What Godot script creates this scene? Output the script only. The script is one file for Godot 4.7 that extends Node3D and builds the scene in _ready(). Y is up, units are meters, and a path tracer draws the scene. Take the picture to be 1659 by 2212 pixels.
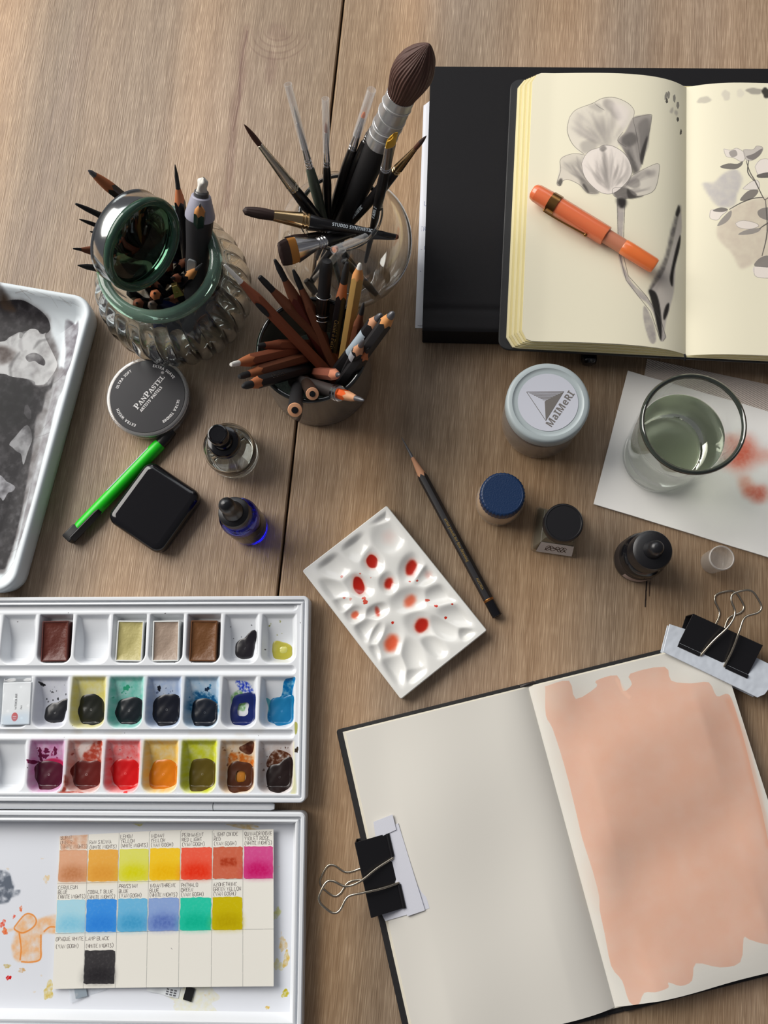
extends Node3D
# An artist's table seen from above. All helper lengths are millimetres; meshes are written in metres.

const MM := 0.001
var mats := {}
var taken := {}
var rng := RandomNumberGenerator.new()


# ---------------------------------------------------------------- camera and light
func camera_and_light() -> void:
	var cam := Camera3D.new()
	cam.name = "camera"
	cam.fov = 60.4078
	cam.near = 0.01
	cam.far = 30.0
	cam.transform = Transform3D(Basis(Vector3(0.99924234, -0.03891982, 0.0), Vector3(0.00771001, 0.19794981, -0.98018183), Vector3(0.0381485, 0.97943919, 0.19809991)), Vector3(0, 0.64, 0))
	add_child(cam)
	cam.current = true
	var env := Environment.new()
	env.background_mode = Environment.BG_SKY
	var sky := Sky.new()
	var sm := ProceduralSkyMaterial.new()
	var room := Color(0.50, 0.50, 0.52)
	sm.sky_top_color = room
	sm.sky_horizon_color = room
	sm.ground_horizon_color = room
	sm.ground_bottom_color = room
	sky.sky_material = sm
	env.sky = sky
	env.background_energy_multiplier = SKY_E
	env.tonemap_mode = Environment.TONE_MAPPER_LINEAR
	env.tonemap_exposure = 1.14
	env.sdfgi_enabled = true
	env.ssao_enabled = true
	env.ssil_enabled = true
	var we := WorldEnvironment.new()
	we.name = "environment"
	we.environment = env
	add_child(we)
	# daylight through two windows of the room, left of the table and beyond its far end
	window_light("window_daylight_side", WIN_A, Vector3(-0.05, 0.0, -0.16), Vector2(1.9, 1.7), Color(1.0, 0.985, 0.96), WIN_AE)
	window_light("window_daylight_far", WIN_B, Vector3(-0.1, 0.0, -0.25), Vector2(2.0, 0.9), Color(0.97, 0.985, 1.0), WIN_BE)


const SKY_E := 0.50
const WIN_A := Vector3(-1.75, 1.45, -1.15)
const WIN_AE := 7.6
const WIN_B := Vector3(-0.35, 1.25, -1.6)
const WIN_BE := 1.0


func window_light(called: String, at: Vector3, to: Vector3, size: Vector2, col: Color, e: float) -> void:
	var a := AreaLight3D.new()
	a.name = called
	a.area_size = size
	a.light_color = col
	a.light_energy = e
	a.area_range = 12.0
	a.area_attenuation = 2.0
	a.shadow_enabled = true
	add_child(a)
	a.look_at_from_position(at, to, Vector3.UP)


# ---------------------------------------------------------------- nodes
func numbered(called: String) -> String:
	var k: int = taken.get(called, -1) + 1
	taken[called] = k
	return called if k == 0 else "%s_%03d" % [called, k]


func tag(o: Node3D, label: String, category: String, group := "") -> void:
	o.set_meta("label", label)
	o.set_meta("category", category)
	if group != "":
		o.set_meta("group", group)


func thing(called: String, label: String, category: String, at: Vector3, yaw := 0.0, group := "") -> Node3D:
	var o := Node3D.new()
	o.name = numbered(called)
	add_child(o)
	o.position = at * MM
	o.rotation.y = deg_to_rad(yaw)
	tag(o, label, category, group)
	return o


func obj(called: String, mb: MB, m: Material, parent: Node3D, label := "") -> MeshInstance3D:
	var o := MeshInstance3D.new()
	o.name = called
	o.mesh = mb.mesh()
	o.material_override = m
	o.cast_shadow = GeometryInstance3D.SHADOW_CASTING_SETTING_ON
	parent.add_child(o, true)
	if label != "":
		o.set_meta("label", label)
	return o


func hexc(h: String) -> Color:
	return Color.html(h)


func mat(key: String, col := "808080", rough := 0.6, o := {}) -> StandardMaterial3D:
	if mats.has(key):
		return mats[key]
	var m := StandardMaterial3D.new()
	m.resource_name = key
	m.albedo_color = hexc(col)
	m.roughness = rough
	m.metallic = o.get("metal", 0.0)
	m.metallic_specular = o.get("spec", 0.5)
	if o.has("coat"):
		m.clearcoat_enabled = true
		m.clearcoat = o.coat
		m.clearcoat_roughness = o.get("coat_rough", 0.08)
	if o.has("glass"):
		m.refraction_enabled = true
		m.refraction_scale = o.glass
		m.transparency = BaseMaterial3D.TRANSPARENCY_ALPHA
		m.albedo_color.a = o.get("alpha", 0.0)
	elif o.has("pane"):
		m.transparency = BaseMaterial3D.TRANSPARENCY_ALPHA
		m.albedo_color.a = o.pane
		m.cull_mode = BaseMaterial3D.CULL_DISABLED
	if o.has("sss"):
		m.subsurf_scatter_enabled = true
		m.subsurf_scatter_strength = o.sss
	if o.has("back"):
		m.backlight_enabled = true
		m.backlight = hexc(o.back)
	if o.has("tex"):
		m.albedo_texture = o.tex
	if o.has("bump"):
		m.heightmap_enabled = true
		m.heightmap_texture = o.bump
		m.heightmap_scale = o.get("bump_cm", 0.02)
	if o.has("tri"):
		m.uv1_triplanar = true
		m.uv1_scale = Vector3.ONE * o.tri
	if o.has("rim"):
		m.rim_enabled = true
		m.rim = o.rim
	mats[key] = m
	return m


func noise_tex(freq: float, seed_: int, octaves := 3, size := 256) -> NoiseTexture2D:
	var n := FastNoiseLite.new()
	n.seed = seed_
	n.frequency = freq
	n.fractal_octaves = octaves
	var t := NoiseTexture2D.new()
	t.width = size
	t.height = size
	t.seamless = true
	t.noise = n
	return t


# ---------------------------------------------------------------- mesh builder
class MB:
	var v := PackedVector3Array()
	var n := PackedVector3Array()
	var uv := PackedVector2Array()
	var ix := PackedInt32Array()

	func vert(p: Vector3, nn: Vector3, t := Vector2.ZERO) -> int:
		v.push_back(p * 0.001)
		n.push_back(nn.normalized())
		uv.push_back(t)
		return v.size() - 1

	func tri(a: int, b: int, c: int) -> void:
		var g := (v[b] - v[a]).cross(v[c] - v[a])
		if g.dot(n[a] + n[b] + n[c]) > 0.0:
			ix.push_back(a)
			ix.push_back(c)
			ix.push_back(b)
		else:
			ix.push_back(a)
			ix.push_back(b)
			ix.push_back(c)

	func quad(a: int, b: int, c: int, d: int) -> void:
		tri(a, b, c)
		tri(a, c, d)

	func face(p: Array, t := []) -> void:
		# one flat polygon of three or four corners, wound so that its right-hand normal points outwards
		var g := ((p[1] - p[0]) as Vector3).cross(p[2] - p[0])
		var k := []
		for i in p.size():
			k.push_back(vert(p[i], g, t[i] if t.size() else Vector2(p[i].x, p[i].z)))
		tri(k[0], k[1], k[2])
		if p.size() == 4:
			tri(k[0], k[2], k[3])

	func mesh() -> ArrayMesh:
		var a := []
		a.resize(Mesh.ARRAY_MAX)
		a[Mesh.ARRAY_VERTEX] = v
		a[Mesh.ARRAY_NORMAL] = n
		a[Mesh.ARRAY_TEX_UV] = uv
		a[Mesh.ARRAY_INDEX] = ix
		var m := ArrayMesh.new()
		m.add_surface_from_arrays(Mesh.PRIMITIVE_TRIANGLES, a)
		return m

	func append(m: Mesh, xf: Transform3D) -> void:
		# a mesh in metres, moved by xf (metres)
		for s in m.get_surface_count():
			var a := m.surface_get_arrays(s)
			var first := v.size()
			var pv: PackedVector3Array = a[Mesh.ARRAY_VERTEX]
			var pn: PackedVector3Array = a[Mesh.ARRAY_NORMAL]
			for i in pv.size():
				v.push_back(xf * pv[i])
				n.push_back((xf.basis * pn[i]).normalized())
				uv.push_back(Vector2.ZERO)
			if a[Mesh.ARRAY_INDEX] != null:
				for k in a[Mesh.ARRAY_INDEX]:
					ix.push_back(first + k)
			else:
				for k in pv.size():
					ix.push_back(first + k)


func upright(base: Vector3, tip: Vector3, spin := 0.0) -> Transform3D:
	# a frame (mm) whose y runs from base to tip
	var y := (tip - base).normalized()
	var x := y.cross(Vector3(0, 0, 1)) if absf(y.z) < 0.9 else y.cross(Vector3(1, 0, 0))
	x = x.normalized().rotated(y, spin)
	return Transform3D(Basis(x, y, x.cross(y)), base)


# rings of points (p) with outward normals (q) stacked along a profile; r(k) gives ring k
func stack(mb: MB, prof: Array, ring: Callable, xf: Transform3D, cap0: bool, cap1: bool, sharp := 40.0, uvs := Vector2(0, 0)) -> void:
	var segs := prof.size() - 1
	var nr := []
	for i in segs:
		var d: Vector2 = prof[i + 1] - prof[i]
		nr.push_back(Vector2(d.y, -d.x).normalized())
	var lim := cos(deg_to_rad(sharp))
	for i in segs:
		var n0: Vector2 = nr[i]
		var n1: Vector2 = nr[i]
		if i > 0 and nr[i - 1].dot(nr[i]) > lim:
			n0 = (nr[i - 1] + nr[i]).normalized()
		if i < segs - 1 and nr[i + 1].dot(nr[i]) > lim:
			n1 = (nr[i + 1] + nr[i]).normalized()
		var ra: Array = ring.call(prof[i].x)
		var rb: Array = ring.call(prof[i + 1].x)
		var c: int = ra[0].size()
		var first := mb.v.size()
		for k in c + 1:
			var j := k % c
			var qa: Vector2 = ra[1][j]
			var pa: Vector2 = ra[0][j]
			var pb: Vector2 = rb[0][j]
			var qb: Vector2 = rb[1][j]
			var ta := Vector2(pa.x, pa.y) / uvs + Vector2(0.5, 0.5) if uvs.x > 0.0 else Vector2(float(k) / c, prof[i].y)
			var tb := Vector2(pb.x, pb.y) / uvs + Vector2(0.5, 0.5) if uvs.x > 0.0 else Vector2(float(k) / c, prof[i + 1].y)
			mb.vert(xf * Vector3(pa.x, prof[i].y, pa.y), xf.basis * Vector3(qa.x * n0.x, n0.y, qa.y * n0.x), ta)
			mb.vert(xf * Vector3(pb.x, prof[i + 1].y, pb.y), xf.basis * Vector3(qb.x * n1.x, n1.y, qb.y * n1.x), tb)
		for k in c:
			var a := first + 2 * k
			mb.quad(a, a + 1, a + 3, a + 2)
	for e in 2:
		if (e == 0 and cap0) or (e == 1 and cap1):
			var pr: Vector2 = prof[0] if e == 0 else prof[prof.size() - 1]
			var rr: Array = ring.call(pr.x)
			var up := xf.basis * Vector3(0, -1 if e == 0 else 1, 0)
			var mid := Vector2.ZERO
			for p in rr[0]:
				mid += p / rr[0].size()
			var o := mb.vert(xf * Vector3(mid.x, pr.y, mid.y), up, mid / uvs + Vector2(0.5, 0.5) if uvs.x > 0.0 else Vector2.ZERO)
			var f := mb.v.size()
			for p in rr[0]:
				mb.vert(xf * Vector3(p.x, pr.y, p.y), up, p / uvs + Vector2(0.5, 0.5) if uvs.x > 0.0 else Vector2.ZERO)
			for k in rr[0].size():
				mb.tri(o, f + k, f + (k + 1) % rr[0].size())


# profile points are (radius, height)
func lathe(mb: MB, prof: Array, seg := 32, xf := Transform3D(), sharp := 40.0, sx := 1.0, caps := true, uvs := Vector2(0, 0)) -> MB:
	var ring := func(r: float) -> Array:
		var p := []
		var q := []
		for k in seg:
			var t := TAU * k / seg
			p.push_back(Vector2(r * cos(t) * sx, r * sin(t)))
			q.push_back(Vector2(cos(t) / sx, sin(t)).normalized())
		return [p, q]
	stack(mb, prof, ring, xf, caps and prof[0].x > 0.01, caps and prof[prof.size() - 1].x > 0.01, sharp, uvs)
	return mb


# rounded rectangle; profile points are (inset, height)
func rrect(mb: MB, hx: float, hz: float, rc: float, prof: Array, xf := Transform3D(), cap0 := true, cap1 := true, uvs := Vector2(0, 0), sharp := 40.0, k := 6) -> MB:
	var flipped := []
	for p in prof:
		flipped.push_back(Vector2(-p.x, p.y))
	var ring := func(r: float) -> Array:
		var ins := -r
		var c := maxf(rc - ins, 0.15)
		var p := []
		var q := []
		for s in 4:
			var cx: float = (hx - ins - c) * [1, -1, -1, 1][s]
			var cz: float = (hz - ins - c) * [1, 1, -1, -1][s]
			for i in k + 1:
				var t := PI / 2 * (s + float(i) / k)
				p.push_back(Vector2(cx + c * cos(t), cz + c * sin(t)))
				q.push_back(Vector2(cos(t), sin(t)))
		return [p, q]
	stack(mb, flipped, ring, xf, cap0, cap1, sharp, uvs)
	return mb


# a slab cut to an outline (x, z), from y0 to y1, its top edge bevelled
func plate(mb: MB, outline: Array, y0: float, y1: float, bevel := 0.0, xf := Transform3D(), uv0 := Vector2.ZERO, uvs := Vector2.ONE) -> MB:
	var c := outline.size()
	var pts := PackedVector2Array(outline)
	if Geometry2D.is_polygon_clockwise(pts):
		pts.reverse()
	var en := []
	for i in c:
		var d := (pts[(i + 1) % c] - pts[i]).normalized()
		en.push_back(Vector2(d.y, -d.x))
	var inner := PackedVector2Array()
	for i in c:
		var a: Vector2 = en[(i + c - 1) % c]
		var b: Vector2 = en[i]
		var mi := a + b
		var mm: Vector2 = mi / maxf(mi.dot(b), 0.25) if mi.length() > 0.01 else b
		inner.push_back(pts[i] - mm * bevel)
	# which way is outwards: test once
	var sgn := 1.0
	if Geometry2D.is_point_in_polygon((pts[0] + pts[1]) / 2.0 + en[0] * 0.01, pts):
		sgn = -1.0
		inner.clear()
		for i in c:
			var a: Vector2 = en[(i + c - 1) % c]
			var b: Vector2 = en[i]
			var mi := a + b
			var mm: Vector2 = mi / maxf(mi.dot(b), 0.25) if mi.length() > 0.01 else b
			inner.push_back(pts[i] + mm * bevel)
	var lim := cos(deg_to_rad(35))
	for i in c:
		var j := (i + 1) % c
		var e: Vector2 = en[i] * sgn
		var ea: Vector2 = en[(i + c - 1) % c] * sgn
		var eb: Vector2 = en[j] * sgn
		var na := (e + ea).normalized() if e.dot(ea) > lim else e
		var nb := (e + eb).normalized() if e.dot(eb) > lim else e
		var f := mb.v.size()
		var ya := y1 - bevel
		mb.vert(xf * Vector3(pts[i].x, y0, pts[i].y), xf.basis * Vector3(na.x, 0, na.y), (pts[i] - uv0) / uvs)
		mb.vert(xf * Vector3(pts[j].x, y0, pts[j].y), xf.basis * Vector3(nb.x, 0, nb.y), (pts[j] - uv0) / uvs)
		mb.vert(xf * Vector3(pts[j].x, ya, pts[j].y), xf.basis * Vector3(nb.x, 0, nb.y), (pts[j] - uv0) / uvs)
		mb.vert(xf * Vector3(pts[i].x, ya, pts[i].y), xf.basis * Vector3(na.x, 0, na.y), (pts[i] - uv0) / uvs)
		mb.quad(f, f + 1, f + 2, f + 3)
		if bevel > 0.0:
			f = mb.v.size()
			mb.vert(xf * Vector3(pts[i].x, ya, pts[i].y), xf.basis * Vector3(na.x, 0.4, na.y), (pts[i] - uv0) / uvs)
			mb.vert(xf * Vector3(pts[j].x, ya, pts[j].y), xf.basis * Vector3(nb.x, 0.4, nb.y), (pts[j] - uv0) / uvs)
			mb.vert(xf * Vector3(inner[j].x, y1, inner[j].y), xf.basis * Vector3(nb.x, 2, nb.y), (inner[j] - uv0) / uvs)
			mb.vert(xf * Vector3(inner[i].x, y1, inner[i].y), xf.basis * Vector3(na.x, 2, na.y), (inner[i] - uv0) / uvs)
			mb.quad(f, f + 1, f + 2, f + 3)
	var top := inner if bevel > 0.0 else pts
	var ti := Geometry2D.triangulate_polygon(top)
	for side in 2:
		var src := top if side == 0 else pts
		var t := ti if side == 0 else Geometry2D.triangulate_polygon(pts)
		var f := mb.v.size()
		for p in src:
			mb.vert(xf * Vector3(p.x, y1 if side == 0 else y0, p.y), xf.basis * Vector3(0, 1 if side == 0 else -1, 0), (p - uv0) / uvs)
		for q in t.size() / 3:
			mb.tri(f + t[3 * q], f + t[3 * q + 1], f + t[3 * q + 2])
	return mb


# a curved sheet: f(s, t) -> point (mm), s and t from 0 to 1; normals from neighbours, turned to the side of "towards"
func sheet(mb: MB, nu: int, nv: int, f: Callable, towards: Callable, uvf: Variant = null) -> MB:
	var p := PackedVector3Array()
	for j in nv + 1:
		for i in nu + 1:
			p.push_back(f.call(float(i) / nu, float(j) / nv))
	var first := mb.v.size()
	var w := nu + 1
	for j in nv + 1:
		for i in w:
			var k := j * w + i
			var du := p[j * w + mini(i + 1, nu)] - p[j * w + maxi(i - 1, 0)]
			var dv := p[mini(j + 1, nv) * w + i] - p[maxi(j - 1, 0) * w + i]
			var nn := du.cross(dv)
			if nn.dot(towards.call(p[k])) < 0.0:
				nn = -nn
			var t := Vector2(float(i) / nu, float(j) / nv)
			if uvf != null:
				t = uvf.call(p[k])
			mb.vert(p[k], nn, t)
	for j in nv:
		for i in nu:
			var a := first + j * w + i
			mb.quad(a, a + 1, a + w + 1, a + w)
	return mb


func upwards(_p: Vector3) -> Vector3:
	return Vector3.UP


func downwards(_p: Vector3) -> Vector3:
	return Vector3.DOWN


# a sheet of thickness h below f, with edges
func slab(mb: MB, nu: int, nv: int, f: Callable, h: Callable, uvf: Variant = null) -> MB:
	sheet(mb, nu, nv, f, upwards, uvf)
	var g := func(s: float, t: float) -> Vector3:
		var p: Vector3 = f.call(s, t)
		return Vector3(p.x, h.call(p), p.z)
	sheet(mb, nu, nv, g, downwards, uvf)
	for e in 4:
		var m := nu if e < 2 else nv
		for i in m:
			var a := float(i) / m
			var b := float(i + 1) / m
			var q: Array = [[a, 0.0, b, 0.0], [b, 1.0, a, 1.0], [0.0, b, 0.0, a], [1.0, a, 1.0, b]][e]
			var t0: Vector3 = f.call(q[0], q[1])
			var t1: Vector3 = f.call(q[2], q[3])
			var b0: Vector3 = g.call(q[0], q[1])
			var b1: Vector3 = g.call(q[2], q[3])
			var tx := [Vector2.ZERO, Vector2.ZERO, Vector2.ZERO, Vector2.ZERO]
			if uvf != null:
				tx = [uvf.call(t0), uvf.call(t1), uvf.call(t1), uvf.call(t0)]
			if (t0 - b0).length() + (t1 - b1).length() > 0.002:
				mb.face([t0, t1, b1, b0], tx)
	return mb


# a tube along points (mm); r is a number or one radius per point
func tube(mb: MB, path: Array, r: Variant, seg := 8, xf := Transform3D()) -> MB:
	var c := path.size()
	var side := Vector3.ZERO
	var first := mb.v.size()
	for i in c:
		var d: Vector3 = (path[mini(i + 1, c - 1)] - path[maxi(i - 1, 0)]).normalized()
		if side == Vector3.ZERO:
			side = d.cross(Vector3.UP) if absf(d.y) < 0.9 else d.cross(Vector3.RIGHT)
		side = (side - d * side.dot(d)).normalized()
		var other := d.cross(side)
		var rad: float = r if (r is float or r is int) else r[i]
		for k in seg + 1:
			var t := TAU * k / seg
			var nn := side * cos(t) + other * sin(t)
			mb.vert(xf * (path[i] + nn * rad), xf.basis * nn, Vector2(float(k) / seg, float(i) / c))
	for i in c - 1:
		for k in seg:
			var a := first + i * (seg + 1) + k
			mb.quad(a, a + 1, a + seg + 2, a + seg + 1)
	for e in 2:
		var i := 0 if e == 0 else c - 1
		var d: Vector3 = (path[0] - path[1] if e == 0 else path[c - 1] - path[c - 2]).normalized()
		var o := mb.vert(xf * path[i], xf.basis * d)
		var f := mb.v.size()
		for k in seg + 1:
			mb.v.push_back(mb.v[first + i * (seg + 1) + k])
			mb.n.push_back((xf.basis * d).normalized())
			mb.uv.push_back(Vector2.ZERO)
		for k in seg:
			mb.tri(o, f + k, f + k + 1)
	return mb


# a smooth curve through points
func curve(pts: Array, per := 6, closed := false) -> Array:
	var out := []
	var c := pts.size()
	var last := c if closed else c - 1
	for i in last:
		var p0: Variant = pts[(i - 1 + c) % c] if closed or i > 0 else pts[0]
		var p1: Variant = pts[i]
		var p2: Variant = pts[(i + 1) % c]
		var p3: Variant = pts[(i + 2) % c] if closed or i < c - 2 else pts[c - 1]
		for k in per:
			var t := float(k) / per
			out.push_back((2.0 * p1 + (p2 - p0) * t + (2.0 * p0 - 5.0 * p1 + 4.0 * p2 - p3) * t * t + (3.0 * p1 - p0 - 3.0 * p2 + p3) * t * t * t) * 0.5)
	if not closed:
		out.push_back(pts[c - 1])
	return out


func xz(p: Vector2, y: float) -> Vector3:
	return Vector3(p.x, y, p.y)


# lettering: flat meshes lying in the x-z plane, reading along +x, in metres
func letters(s: String, font: String, bold: bool, height_mm: float) -> Array:
	# [mesh, width in mm]
	var f := SystemFont.new()
	f.font_names = PackedStringArray([font])
	f.font_weight = 700 if bold else 400
	var t := TextMesh.new()
	t.text = s
	t.font = f
	t.font_size = 48
	t.pixel_size = 0.01
	t.depth = 0.48 * 0.08 / height_mm
	t.curve_step = 1.5
	t.horizontal_alignment = HORIZONTAL_ALIGNMENT_CENTER
	var k := height_mm / 0.48 * MM
	return [t, t.get_aabb().size.x * k / MM, k]


func write(mb: MB, s: String, font: String, bold: bool, h: float, at: Vector3, yaw := 0.0, stretch := 1.0) -> void:
	var l := letters(s, font, bold, h)
	var b := Basis(Vector3.UP, deg_to_rad(yaw)) * Basis(Vector3.RIGHT, -PI / 2) * Basis.from_scale(Vector3(stretch, 1, 1) * float(l[2]))
	mb.append(l[0], Transform3D(b, at * MM))


# ---------------------------------------------------------------- painter for flat print, washes and stains
class Cv:
	var im: Image
	var o: Vector2
	var s: float
	var alpha_noise: FastNoiseLite

	func _init(x0: float, z0: float, w: float, h: float, ppm: float, bg: Color) -> void:
		o = Vector2(x0, z0)
		s = ppm
		im = Image.create(int(w * ppm), int(h * ppm), false, Image.FORMAT_RGBA8)
		im.fill(bg)

	func poly(pts: Array, col: Color, soft := 0.0, grain := 0.0, gseed := 1, gfreq := 0.02) -> void:
		var lo := Vector2(1e9, 1e9)
		var hi := -lo
		var q := []
		for p in pts:
			var u: Vector2 = (p - o) * s
			q.push_back(u)
			lo = lo.min(u)
			hi = hi.max(u)
		var k := maxi(1, int(soft * s * 0.8))
		var pad := 3 * k + 2
		var x0 := maxi(int(lo.x) - pad, -pad)
		var y0 := maxi(int(lo.y) - pad, -pad)
		var x1 := mini(int(hi.x) + pad, im.get_width() + pad)
		var y1 := mini(int(hi.y) + pad, im.get_height() + pad)
		if x1 - x0 < 2 or y1 - y0 < 2:
			return
		# room for whole steps of halving
		var steps := 0 if k <= 1 else clampi(roundi(log(float(k)) / log(2.0)) + 1, 1, 6)
		var unit := 1 << steps
		var w := ((x1 - x0 + unit - 1) / unit) * unit * 2
		var h := ((y1 - y0 + unit - 1) / unit) * unit * 2
		var la := Image.create(w, h, false, Image.FORMAT_RGBA8)
		la.fill(Color(col.r, col.g, col.b, 0.0))
		var c := q.size()
		for y in h:
			var yy := y0 + (y + 0.5) / 2.0
			var xs := []
			for i in c:
				var a: Vector2 = q[i]
				var b: Vector2 = q[(i + 1) % c]
				if (a.y <= yy) != (b.y <= yy):
					xs.push_back(a.x + (yy - a.y) / (b.y - a.y) * (b.x - a.x))
			xs.sort()
			for i in xs.size() / 2:
				var xa := clampi(roundi((xs[2 * i] - x0) * 2.0), 0, w)
				var xb := clampi(roundi((xs[2 * i + 1] - x0) * 2.0), 0, w)
				if xb > xa:
					la.fill_rect(Rect2i(xa, y, xb - xa, 1), col)
		w /= 2
		h /= 2
		la.resize(w, h, Image.INTERPOLATE_BILINEAR)
		for i in steps:
			la.resize(w >> (i + 1), h >> (i + 1), Image.INTERPOLATE_BILINEAR)
		for i in range(steps - 1, -1, -1):
			la.resize(w >> i, h >> i, Image.INTERPOLATE_BILINEAR)
		if grain > 0.0:
			var n := FastNoiseLite.new()
			n.seed = gseed
			n.frequency = gfreq
			n.fractal_octaves = 4
			var g := n.get_image(w, h).get_data()
			var d := la.get_data()
			for i in w * h:
				if d[4 * i + 3] > 0:
					d[4 * i + 3] = clampi(int(d[4 * i + 3] * (1.0 + grain * (g[i] - 128.0) / 64.0)), 0, 255)
			la = Image.create_from_data(w, h, false, Image.FORMAT_RGBA8, d)
		im.blend_rect(la, Rect2i(0, 0, w, h), Vector2i(x0, y0))

	func line(pts: Array, width: float, col: Color, soft := 0.0, taper := 0.0) -> void:
		var a := []
		var b := []
		var c := pts.size()
		for i in c:
			var d: Vector2 = (pts[mini(i + 1, c - 1)] - pts[maxi(i - 1, 0)]).normalized()
			var f := float(i) / maxi(1, c - 1)
			var hw := width / 2.0 * (1.0 - taper * absf(2.0 * f - 1.0))
			a.push_back(pts[i] + Vector2(-d.y, d.x) * hw)
			b.push_front(pts[i] - Vector2(-d.y, d.x) * hw)
		poly(a + b, col, soft)

	func blob(c: Vector2, rx: float, ry: float, ang: float, col: Color, soft := 0.0, rough := 0.0, seed_ := 1, grain := 0.0) -> void:
		var pts := []
		var rg := RandomNumberGenerator.new()
		rg.seed = seed_
		var ph := [rg.randf() * TAU, rg.randf() * TAU, rg.randf() * TAU]
		for i in 40:
			var t := TAU * i / 40
			var r := 1.0 + rough * (0.5 * sin(2 * t + ph[0]) + 0.3 * sin(3 * t + ph[1]) + 0.35 * sin(5 * t + ph[2]))
			pts.push_back(c + Vector2(cos(t) * rx * r, sin(t) * ry * r).rotated(ang))
		poly(pts, col, soft, grain, seed_, 0.06)

	# single-stroke capitals on a 4 by 6 grid
	const GLYPHS := {"A": "00 26 40;12 32", "B": "00 06 36 45 44 33 03;33 42 41 30 00", "C": "45 36 16 05 01 10 30 41", "D": "00 06 26 44 42 20 00", "E": "46 06 00 40;03 33", "F": "46 06 00;03 33", "G": "45 36 16 05 01 10 30 41 43 23", "H": "00 06;40 46;03 43", "I": "20 26", "J": "36 31 20 10 01", "K": "00 06;46 03 40", "L": "06 00 40", "M": "00 06 23 46 40", "N": "00 06 40 46", "O": "16 05 01 10 30 41 45 36 16", "P": "00 06 36 45 44 33 03", "Q": "16 05 01 10 30 41 45 36 16;22 40", "R": "00 06 36 45 44 33 03;23 40", "S": "45 36 16 05 14 32 41 30 10 01", "T": "06 46;26 20", "U": "06 01 10 30 41 46", "V": "06 20 46", "W": "06 10 24 30 46", "X": "06 40;00 46", "Y": "06 23 46;23 20", "Z": "06 46 00 40", "(": "37 15 11 3:", ")": "17 35 31 1:", "'": "26 24"}

	func text(t: String, at: Vector2, h: float, col: Color, wd: float, rg: RandomNumberGenerator, ang := 0.0, squeeze := 0.8) -> void:
		var x := 0.0
		for ch in t:
			if GLYPHS.has(ch):
				for part in GLYPHS[ch].split(";"):
					var pts := []
					for p in part.split(" "):
						var gy := -1.0 if p[1] == ":" else float(p[1].to_int())
						pts.push_back(at + (Vector2(x + p[0].to_int() * squeeze * h / 6.0, -gy * h / 6.0) + Vector2(rg.randf_range(-0.07, 0.07), rg.randf_range(-0.07, 0.07)) * h).rotated(ang))
					line(pts, wd, col)
			x += h * (0.95 if ch != "I" else 0.7) * squeeze * (0.55 if ch == " " else 1.0)

	func tex() -> ImageTexture:
		return ImageTexture.create_from_image(im)

	func uv(p: Vector3) -> Vector2:
		return (Vector2(p.x, p.z) - o) * s / Vector2(im.get_width(), im.get_height())


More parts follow.
